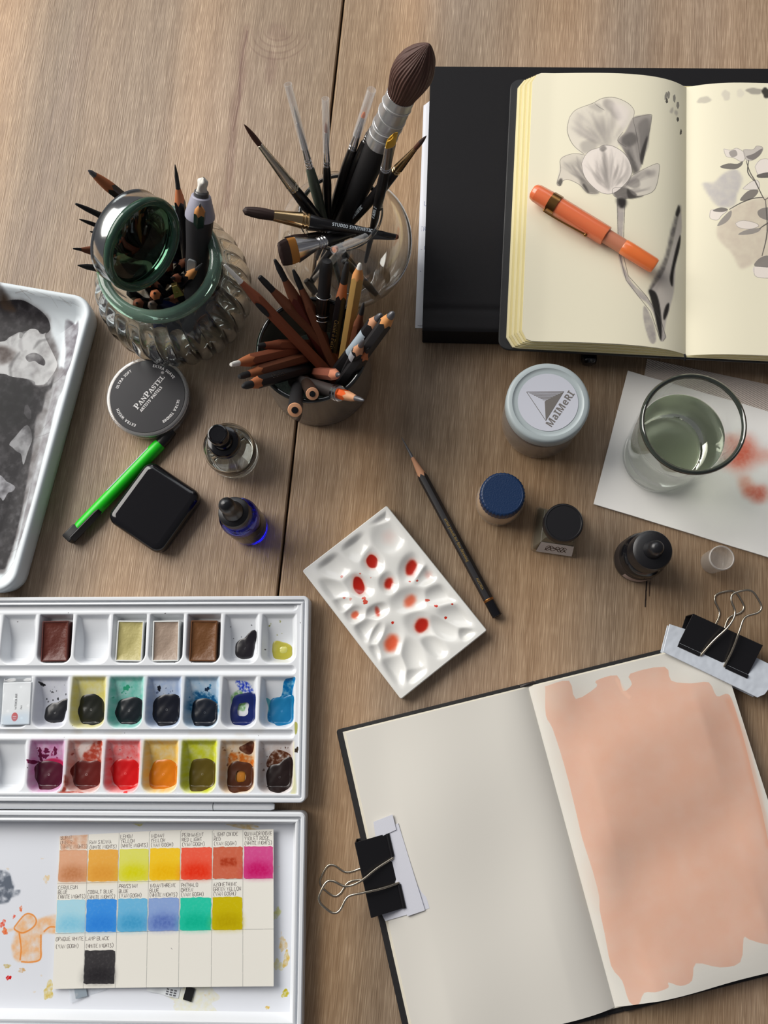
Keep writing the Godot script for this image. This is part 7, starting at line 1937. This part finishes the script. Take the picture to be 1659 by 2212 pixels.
	unsharpened(Vector3(-90.1,6.0,-233.0), Vector3(-78.2,102.0,-176.0), "unsharpened black pencil with a peach end and black core, overhanging the tumbler's front rim", mat("peach_wood"), mat("matt_black"), 4.7, g)


func unsharpened(base: Vector3, tip: Vector3, label: String, wood: Material, body: Material, r: float, g: String) -> void:
	var t := stick("pencil", label, "pencil", base, tip, g)
	var L := (tip - base).length()
	obj("barrel", lathe(MB.new(), [Vector2(0, 0), Vector2(r, 0), Vector2(r, L - 0.8)], 28), body, t)
	obj("cut_end", lathe(MB.new(), [Vector2(r, L - 0.8), Vector2(r * 0.94, L - 0.1), Vector2(r * 0.5, L + 0.2), Vector2(r * 0.46, L + 0.1)], 28, Transform3D(), 30), wood, t)
	obj("lead", lathe(MB.new(), [Vector2(r * 0.47, L - 0.4), Vector2(r * 0.45, L + 0.5), Vector2(r * 0.3, L + 0.8), Vector2(0, L + 0.8)], 20, Transform3D(), 50), mat("black_gloss"), t)


func globe_brushes() -> void:
	var gold := mat("gold_ferrule")
	var sil := mat("silver")
	brush("black brush with a pointed brown tip and brass ferrule, leaning left highest over the globe", Vector3(-35.6,5.0,-306.3), Vector3(-105.9,157.5,-343.7), {"fl": 42, "fr": 3.0, "bl": 18, "r": 4.3, "ferrule": mat("nickel"), "br": 1.2, "taper": 0.62})
	brush("grey-green handled brush with a fine pale tip in a clear sleeve", Vector3(-57.5,5.0,-304.7), Vector3(-78.1,162.0,-367.0), {"fl": 34, "fr": 2.0, "bl": 12, "gap": 14, "r": 3.8, "handle": mat("grey_green_handle", "4d554a", 0.35), "ferrule": sil, "hair": mat("pale_hair", "cfc9bf", 0.6), "sleeve": true, "taper": 0.55, "crimp": 3})
	var b3 := brush("thin black brush with a rusty tip in a clear sleeve, standing upright in the globe", Vector3(-67.7,5.0,-312.7), Vector3(-56.1,149.5,-365.6), {"fl": 26, "fr": 1.9, "bl": 8, "gap": 16, "r": 3.1, "ferrule": sil, "hair": mat("rust_hair", "a06a54", 0.6), "sleeve": true, "taper": 0.5})
	mark_stick(b3, "SYNTHETIC", "Droid Sans", 52.0, 2.5, 3.0, mat("white_print"))
	brush("black brush with an orange tip inside a clear plastic tube, left of the mop brush", Vector3(-78.3,5.0,-330.3), Vector3(-26.0,165.0,-359.3), {"fl": 28, "fr": 2.2, "bl": 5, "gap": 17, "r": 3.6, "ferrule": sil, "hair": mat("orange_hair", "d9722e", 0.6), "sleeve": true, "taper": 0.6})
	brush("slim black brush with a tiny dark point, hidden beside the big mop brush", Vector3(-77.2,5.0,-333.5), Vector3(-22.3,152.5,-353.6), {"fl": 16, "fr": 1.8, "bl": 12, "r": 3.7, "ferrule": sil, "hair": mat("dark_hair"), "taper": 0.5, "crimp": 3})
	# the large mop
	var m := stick("mop_brush", "big mop brush with dark brown hair, taped silvery ferrule and thick black handle", "paintbrush", Vector3(-70.1,5.0,-329.6), Vector3(6.2,205.5,-357.9), "paintbrushes in the glass globe")
	var L: float = m.get_meta("length")
	obj("handle", lathe(MB.new(), [Vector2(0, 0), Vector2(4.4, 0.4), Vector2(5.6, 3), Vector2(6.8, L - 150), Vector2(8.6, L - 92), Vector2(8.9, L - 80)], 40, Transform3D(), 40), mat("matt_black"), m)
	var pr := [Vector2(9.0, L - 82)]
	for k in 5:
		var y := L - 81.5 + k * 8.4
		pr += [Vector2(9.3 - 0.05 * k, y), Vector2(9.3 - 0.05 * k, y + 7.9), Vector2(9.1 - 0.05 * k, y + 8.1)]
	var fer := obj("ferrule", lathe(MB.new(), pr, 48, Transform3D(), 25), mat("taped_metal", "b9bbbd", 0.32, {"metal": 0.75}), m)
	for k in 4:
		var ring := []
		for i in 41:
			var a := TAU * i / 40.0
			ring.push_back(Vector3(cos(a) * 9.4, L - 74.0 + k * 8.6 + 1.8 * sin(a + k * 2.0), sin(a) * 9.4))
		obj("tape_edge", tube(MB.new(), ring, 0.35, 6), mat("tape", "e6e6e6", 0.25, {"pane": 0.5}), fer)
	var hair := MB.new()
	var hf := func(s: float, v: float) -> Vector3:
		var a := TAU * s
		var body := lerpf(8.6, 12.2, smoothstep(0.0, 0.48, v))
		var rr := body * (1.0 if v < 0.45 else pow(maxf(0.0, 1.0 - pow((v - 0.45) / 0.55, 2.0)), 0.85))
		rr *= 1.0 + 0.022 * sin(a * 37.0 + v * 4.0 + sin(v * 9.0)) + 0.03 * sin(a * 11.0 - v * 5.0) * v
		var jag := 2.4 * sin(a * 13.0 + 1.0) + 1.6 * sin(a * 29.0)
		return Vector3(cos(a) * rr + 2.5 * v * v, L - 43.0 + 43.0 * v + 0.55 * jag * smoothstep(0.55, 0.8, v) * (1.0 - v), sin(a) * rr)
	sheet(hair, 296, 44, hf, func(p: Vector3) -> Vector3: return Vector3(p.x, 0.01 + maxf(0.0, p.y - L + 12.0), p.z))
	obj("bristles", hair, mat("mop_hair", "4a2c22", 0.6, {"rim": 0.3, "bump": noise_tex(0.25, 9, 2), "bump_cm": 0.02, "tri": 40.0}), m)
	var b7 := brush("black flat brush with a slanted yellow tuft and silver ferrule", Vector3(-39.1,5.0,-327.8), Vector3(-13.0,175.0,-320.8), {"fl": 26, "fr": 2.6, "bl": 11, "r": 3.6, "ferrule": sil, "hair": mat("yellow_hair", "c99a24", 0.6), "flat": 1.5, "pointed": 0.9, "taper": 1.0, "slant": 0.25, "br": 1.0, "spin": 0.5})
	mark_stick(b7, "0  ACRYL  2", "Droid Sans", 84.0, 3.3, 3.0, mat("white_print"))
	var b8 := brush("black brush with a rounded brown tip and gold ferrule, leaning right towards the black book", Vector3(-70.0,5.0,-337.6), Vector3(7.3,167.5,-325.7), {"fl": 30, "fr": 2.4, "bl": 16, "r": 3.9, "ferrule": gold, "br": 1.3, "taper": 0.6, "hair2": mat("dark_hair"), "hair2_range": [0.5, 1.0]})
	mark_stick(b8, "SYNTHETIC", "Droid Sans", 74.0, 3.5, 3.6, mat("white_print"))
	var b9 := brush("large black brush with rounded dark brown tuft and gold ferrule across the globe's rim", Vector3(-13.3,80.0,-308.1), Vector3(-114.7,112.0,-311.7), {"fl": 24, "fr": 4.2, "bl": 21, "r": 4.0, "ferrule": gold, "hair": mat("dark_hair"), "br": 1.2, "taper": 0.86, "pointed": 0.55})
	mark_stick(b9, "STUDIO SYNTHETIC", "Droid Sans", 32.0, 4.0, 3.1, mat("white_print"), true)
	brush("thin dark liner brush in a clear sleeve, just under the large rounded brush", Vector3(-63.9,78.0,-315.2), Vector3(-107.7,108.0,-311.5), {"fl": 14, "fr": 1.6, "bl": 16, "gap": 8, "r": 3.0, "ferrule": mat("dark_metal"), "hair": mat("dark_hair"), "sleeve": true, "taper": 0.6})
	brush("black brush with a dark wet tapering tip, pointing left inside the globe's rim", Vector3(-49.4,76.0,-312.8), Vector3(-88.3,103.0,-296.4), {"fl": 16, "fr": 2.2, "bl": 18, "r": 3.4, "ferrule": mat("dark_metal"), "hair": mat("dark_hair"), "taper": 0.8, "br": 1.2})
	brush("wide flat brush with an amber and black tuft, jutting down over the globe's front rim", Vector3(-31.9,70.0,-320.1), Vector3(-89.9,110.0,-280.3), {"fl": 24, "fr": 3.2, "bl": 15, "r": 3.4, "ferrule": sil, "hair": mat("amber_hair", "b0732a", 0.6), "flat": 2.2, "pointed": 0.75, "taper": 1.25, "br": 1.08, "hair2": mat("soaked_hair", "2a1209", 0.6), "hair2_range": [0.45, 1.0], "crimp": 3, "spin": 1.2})
	# empty clear protective tubes
	for q in [[Vector3(-53.7,112.0,-281.8), Vector3(-33.8,92.0,-301.6), "clear plastic brush tube with a pinkish end, lying at the globe's rim"], [Vector3(-73.8,40.0,-297.5), Vector3(-49.5,92.0,-293.0), "clear plastic brush tube slanting down inside the globe"]]:
		var t := stick("brush_tube", q[2], "tube", q[1], q[0])
		var LL: float = t.get_meta("length")
		obj("tube", lathe(MB.new(), [Vector2(2.6, 0), Vector2(2.6, LL), Vector2(2.1, LL), Vector2(2.1, 0), Vector2(2.6, 0)], 28, Transform3D(), 30, 1.0, false), mat("clear_sleeve"), t)
		if q[0].y > 60:
			obj("pink_end", lathe(MB.new(), [Vector2(0, LL - 3), Vector2(2.0, LL - 3), Vector2(2.0, LL - 1), Vector2(0, LL - 0.6)], 24), mat("pink_end", "c58f78", 0.5), t)
	# handle ends seen through the glass
	for q in [[Vector3(-12.1,44.0,-327.5), Vector3(-50.8,60.0,-322.1), "tapered dark handle end touching the globe's right wall"], [Vector3(-29.2,14.0,-295.0), Vector3(-51.6,60.0,-302.2), "black handle end resting against the globe's front wall"], [Vector3(-81.4,18.0,-303.2), Vector3(-59.6,70.0,-304.3), "black handle end low in the globe beside the clear tube"], [Vector3(-70.7,10.0,-290.0), Vector3(-82.7,30.0,-301.5), "short black handle lying at the bottom of the globe"]]:
		var t := stick("paintbrush", q[2], "paintbrush", q[1], q[0], "paintbrushes in the glass globe")
		var LL: float = t.get_meta("length")
		obj("handle", lathe(MB.new(), [Vector2(0, 0), Vector2(2.4, 0.5), Vector2(3.0, LL * 0.3), Vector2(2.6, LL * 0.8), Vector2(2.2, LL - 2.5), Vector2(1.4, LL - 0.6), Vector2(0, LL)], 20, Transform3D(), 50), mat("black_lacquer"), t)


func pens() -> void:
	# orange faceted fountain pen on the drawn page
	var a := Vector3(86.4,49.5,-359.4)
	var b := Vector3(172.0,49.0,-297.6)
	var t := stick("fountain_pen", "orange faceted fountain pen with a bronze clip, lying on the flower drawing", "pen", a, b, "", 0.0)
	var L := (b - a).length()
	var up := t.transform.basis.inverse() * Vector3.UP
	var orange := mat("orange_resin", "e8774a", 0.3, {"coat": 0.4, "sss": 0.25})
	var pcap := obj("cap", lathe(MB.new(), [Vector2(0, 0), Vector2(4.6, 0), Vector2(5.6, 0.9), Vector2(6.4, 3.5), Vector2(6.9, 14), Vector2(7.1, 52), Vector2(7.1, L * 0.60), Vector2(6.4, L * 0.60 + 0.4), Vector2(5.6, L * 0.60)], 8, Transform3D(Basis(Vector3.UP, atan2(-up.z, up.x) + PI / 8), Vector3.ZERO), 10), orange, t)
	obj("finial", lathe(MB.new(), [Vector2(0, -0.6), Vector2(2.0, -0.5), Vector2(2.6, 0.1)], 24), mat("silver"), pcap)
	obj("section", lathe(MB.new(), [Vector2(5.3, L * 0.59), Vector2(5.3, L * 0.74)], 32), mat("clouded_resin", "c98062", 0.35), t, "clouded grey-orange section")
	obj("barrel", lathe(MB.new(), [Vector2(5.3, L * 0.74), Vector2(5.6, L * 0.745), Vector2(5.7, L * 0.8), Vector2(5.5, L - 2), Vector2(4.9, L - 0.4), Vector2(0, L)], 32, Transform3D(), 40), mat("orange_barrel", "f07a3c", 0.28, {"coat": 0.4, "sss": 0.25}), t)
	var bronze := mat("bronze", "9a7040", 0.28, {"metal": 1.0})
	var turn := Transform3D(Basis(Vector3.UP, atan2(-up.z, up.x) + PI / 8), Vector3.ZERO)
	obj("clip_band", lathe(MB.new(), [Vector2(6.7, 15), Vector2(7.4, 15), Vector2(7.6, 22), Vector2(6.9, 22)], 8, turn, 10, 1.0, false), bronze, pcap)
	var side := (t.transform.basis.inverse() * Vector3(-0.62, 0.12, 0.78)).normalized()
	var clip := [side * 7.2 + Vector3(0, 16, 0), side * 9.0 + Vector3(0, 16, 0), side * 9.6 + Vector3(0, 18, 0), side * 9.4 + Vector3(0, 32, 0), side * 8.2 + Vector3(0, 50, 0), side * 7.7 + Vector3(0, 52, 0)]
	obj("clip", tube(MB.new(), curve(clip, 4), 0.75, 10), bronze, pcap)
	obj("clip_ball", lathe(MB.new(), [Vector2(0, -1.4), Vector2(1.2, -0.8), Vector2(1.4, 0), Vector2(1.2, 0.8), Vector2(0, 1.4)], 16, Transform3D(Basis(), side * 8.3 + Vector3(0, 51.5, 0)), 60), bronze, pcap)
	# green pen
	var p := Vector3(-260.0,5.0,-109.2)
	var q := Vector3(-184.8,5.0,-192.7)
	t = stick("green_pen", "bright green pen with black clip end and nose, beside the black case", "pen", p, q, "", 0.0)
	L = (q - p).length()
	var green := mat("green_barrel", "0fc414", 0.38)
	var black := mat("pen_black", "141314", 0.4)
	obj("barrel", lathe(MB.new(), [Vector2(3.4, 8), Vector2(4.6, 14), Vector2(4.7, L - 34), Vector2(4.9, L - 16), Vector2(4.5, L - 14)], 32, Transform3D(), 30), green, t)
	var up2 := t.transform.basis.inverse() * Vector3.UP
	var yw := atan2(up2.z, up2.x)
	obj("end_cap", rrect(MB.new(), 4.5, 4.0, 1.0, [Vector2(0.5, 0), Vector2(0, 0.6), Vector2(0, 11), Vector2(0.6, 12)], Transform3D(Basis(Vector3.UP, -yw), Vector3.ZERO)), black, t)
	var rt := (t.transform.basis.inverse() * Vector3(0.7, 0.75, 0.6)).normalized()
	var ya := atan2(rt.z, rt.x)
	obj("clip", rrect(MB.new(), 1.2, 2.8, 0.8, [Vector2(0, 0), Vector2(0, 26), Vector2(0.8, 29)], Transform3D(Basis(Vector3.UP, -ya), Vector3(cos(ya) * 4.4, 3, sin(ya) * 4.4))), black, t)
	obj("nose", lathe(MB.new(), [Vector2(4.3, L - 15), Vector2(4.4, L - 8), Vector2(3.6, L - 3), Vector2(3.2, L), Vector2(0, L)], 28, Transform3D(), 35), black, t)
	obj("clear_needle", lathe(MB.new(), [Vector2(1.3, L - 0.2), Vector2(1.2, L + 7), Vector2(0, L + 7.6)], 16), mat("clear_sleeve"), t)
	var st := MB.new()
	var lf := (t.transform.basis.inverse() * Vector3(-0.62, 0.55, -0.55)).normalized()
	var yl := atan2(lf.z, lf.x)
	var sf := func(s: float, v: float) -> Vector3:
		var c := yl + lerpf(-0.3, 0.3, s)
		return Vector3(cos(c) * 4.86, lerpf(46.0, 90.0, v), sin(c) * 4.86)
	sheet(st, 6, 2, sf, func(w: Vector3) -> Vector3: return Vector3(w.x, 0, w.z))
	obj("sticker", st, mat("pen_sticker", "a9b0c0", 0.5), t)
	# long-pointed black pencil lying on the table
	var pa := Vector3(56.5,3.6,-51.8)
	var pb := Vector3(-11.7,3.6,-186.1)
	var lp := pencil("black pencil with copper band and very long sharpened point, lying on the bare table", pa, pb, {"r": 3.7, "wl": 17, "ll": 18, "lr": 1.2, "wood": mat("pale_cedar"), "mid": 0.6, "point": 0.12, "rough": 1.0, "body": mat("pencil_black", "1b191c", 0.42)})
	obj("copper_band", lathe(MB.new(), [Vector2(3.72, 12), Vector2(3.78, 12.2), Vector2(3.78, 13.6), Vector2(3.72, 13.8)], 12, Transform3D(), 10, 1.0, false), mat("copper", "b87b45", 0.3, {"metal": 1.0}), lp)
	obj("dipped_end", lathe(MB.new(), [Vector2(0, -0.9), Vector2(2.6, -0.6), Vector2(3.74, 0.4), Vector2(3.76, 11.9)], 12, Transform3D(), 20), mat("black_gloss"), lp)
	mark_stick(lp, "artist pencil for fine drawing", "Droid Serif", 62.0, 3.45, 2.6, mat("gold_print"), true, false)
	mark_stick(lp, "AUSTRIA", "Droid Sans", 26.0, 3.45, 2.4, mat("gold_print"), true, false)
	# a dark pen end that peeps out under the sketchbook
	var e := stick("pen_end", "small shiny black pen end peeping out below the cream sketchbook's cover", "pen", Vector3(130.2,6.2,-253.6), Vector3(130.3,6.2,-239.9), "", 0.0)
	var le: float = e.get_meta("length")
	obj("pen_cap", lathe(MB.new(), [Vector2(0, 0), Vector2(5.0, 0), Vector2(6.0, 2), Vector2(6.0, le - 4), Vector2(5.0, le - 1.2), Vector2(2.4, le), Vector2(0, le)], 28, Transform3D(), 50), mat("black_gloss"), e)


# ---------------------------------------------------------------- binder clips and the paper they hold
func binder_clip(label: String, at: Vector3, yaw: float, w: float, depth: float, open_: float, spread: float, lean: float) -> Node3D:
	# local frame: spine along z at x = 0, mouth towards +x
	var t := thing("binder_clip", label, "binder clip", at, yaw, "binder clips on the black sketchbook")
	var black := mat("clip_black", "131215", 0.36)
	var steel := mat("clip_wire", "c0b5a3", 0.22, {"metal": 1.0})
	for s in [1, -1]:
		var y0: float = open_ * s
		var ang := atan2((open_ - 1.2) * -s, depth)
		var xf := Transform3D(Basis(Vector3(0, 0, 1), ang), Vector3(0, y0, 0))
		var h := w / 2.0
		var o := [Vector2(0, -h), Vector2(depth - 1.5, -h), Vector2(depth - 1.5, -h * 0.36), Vector2(depth - 3.5, -h * 0.31), Vector2(depth + 0.4, -h * 0.15), Vector2(depth + 0.4, h * 0.15), Vector2(depth - 3.5, h * 0.31), Vector2(depth - 1.5, h * 0.36), Vector2(depth - 1.5, h), Vector2(0, h)]
		obj("jaw", plate(MB.new(), o, -0.25, 0.25, 0.1, xf), black, t)
		for q in [[-h, -h * 0.38], [h * 0.38, h]]:
			obj("lip", tube(MB.new(), [xf * Vector3(depth - 0.6, 0.35 * s, q[0]), xf * Vector3(depth - 0.6, 0.35 * s, q[1])], 1.5, 14), black, t)
	obj("spine", rrect(MB.new(), 0.35, w / 2.0, 0.2, [Vector2(0, -open_ - 0.2), Vector2(0, open_ + 0.2)]), black, t)
	for s in [1, -1]:
		var yb: float = 1.6 * s
		var top: float = (open_ + spread) * s if s > 0 else -(open_ + 0.9)
		var dz: float = lean if s > 0 else -lean * 0.3
		var p := [Vector3(depth - 1.0, yb + 0.6 * s, -w * 0.17), Vector3(depth * 0.45, lerpf(yb, top, 0.5) + 0.9 * s, -w * 0.135 + dz * 0.3), Vector3(-2.0, top, -w * 0.075 + dz * 0.7), Vector3(-12, top, -w * 0.07 + dz * 0.8), Vector3(-19, top, -w * 0.19 + dz), Vector3(-24, top, -w * 0.2 + dz), Vector3(-29.5, top, -w * 0.08 + dz), Vector3(-31, top, dz), Vector3(-29.5, top, w * 0.08 + dz), Vector3(-24, top, w * 0.2 + dz), Vector3(-19, top, w * 0.19 + dz), Vector3(-12, top, w * 0.07 + dz * 0.8), Vector3(-2.0, top, w * 0.075 + dz * 0.7), Vector3(depth * 0.45, lerpf(yb, top, 0.5) + 0.9 * s, w * 0.135 + dz * 0.3), Vector3(depth - 1.0, yb + 0.6 * s, w * 0.17)]
		obj("wire_handle", tube(MB.new(), curve(p, 6), 0.85, 10), steel, t)
	return t


func clips() -> void:
	var paper := paper_mat("clip_paper", "d6d7e0")
	var c := binder_clip("black binder clip with silver wire handles gripping the blank left page's edge", Vector3(-38.2,9.0,124.6), 13.4, 48.6, 23.5, 7.6, 3.5, 5.0)
	c.position.y = 0.0084
	c.rotation.x = 0.0
	# folded scraps under the first clip
	var q := [
		["folded white paper strip, long one reaching furthest right under the left page's clip", [Vector2(-30.1,95.8), Vector2(-11.1,88.2), Vector2(6.0,143.3), Vector2(-8.9,148.0)], 9.9],
		["narrow white paper strip, upper one of the pair beside the left page's clip", [Vector2(-29.1,96.7), Vector2(-14.9,89.1), Vector2(2.9,144.5), Vector2(-8.9,148.3)], 10.5],
		["small white paper tab standing up above the left page's clip", [Vector2(-31.7,88.3), Vector2(-18.7,83.4), Vector2(-16.2,93.3), Vector2(-30.1,99.4)], 11.1],
		["white paper flap showing below the left page's clip", [Vector2(-26.9,145.9), Vector2(-10.1,141.4), Vector2(-8.9,147.5), Vector2(-23.8,151.6)], 9.6],
	]
	for k in q.size():
		var o: Array = q[k][1]
		var m: Vector2 = (o[0] + o[2]) / 2.0
		var t := thing("paper_scrap", q[k][0], "paper scrap", Vector3(m.x, q[k][2] - 0.4, m.y), 0.0, "white paper scraps under the left clip")
		obj("sheet", plate(MB.new(), o.map(func(p: Vector2) -> Vector2: return p - m), 0, 0.4), paper, t)
	var c2 := binder_clip("black binder clip with silver wire handles on the peach-washed page's top corner", Vector3(214.1,11.0,-40.7), -115.5, 51.0, 24.5, 8.2, 4.5, -3.5)
	c2.position.y = 0.0092
	var glossy := mat("glossy_slip", "cdd3dc", 0.3, {"spec": 0.5, "bump": noise_tex(0.015, 4, 3), "bump_cm": 0.06, "tri": 14.0})
	var o2 := [Vector2(176.3,-45.3), Vector2(170.3,-26.0), Vector2(233.0,5.3), Vector2(238.2,3.1), Vector2(251.6,-13.2), Vector2(212.0,-33.3)]
	var m2: Vector2 = (o2[0] + o2[3]) / 2.0
	var s := thing("paper_slip", "creased glossy white slip folded over the page corner under the right-hand clip", "paper scrap", Vector3(m2.x, 10.6, m2.y))
	obj("sheet", plate(MB.new(), o2.map(func(p: Vector2) -> Vector2: return p - m2), 0, 0.9, 0.3), glossy, s)
	obj("under_fold", plate(MB.new(), o2.map(func(p: Vector2) -> Vector2: return (p - m2) * 0.985), -7.4, -6.8, 0.2), glossy, s)


func _ready() -> void:
	rng.seed = 1
	camera_and_light()
	stick_materials()
	table()
	black_book()
	loose_papers()
	cream_sketchbook()
	black_sketchbook()
	paint_box()
	white_tray()
	paper_towels()
	swatch_card()
	paint_pans()
	porcelain_palette()
	ribbed_jar()
	glass_globe()
	pencil_tumbler()
	water_glass()
	pastel_jar()
	medium_jar()
	small_bottles()
	black_case()
	jar_pencils()
	loupe()
	tumbler_pencils()
	globe_brushes()
	pens()
	clips()
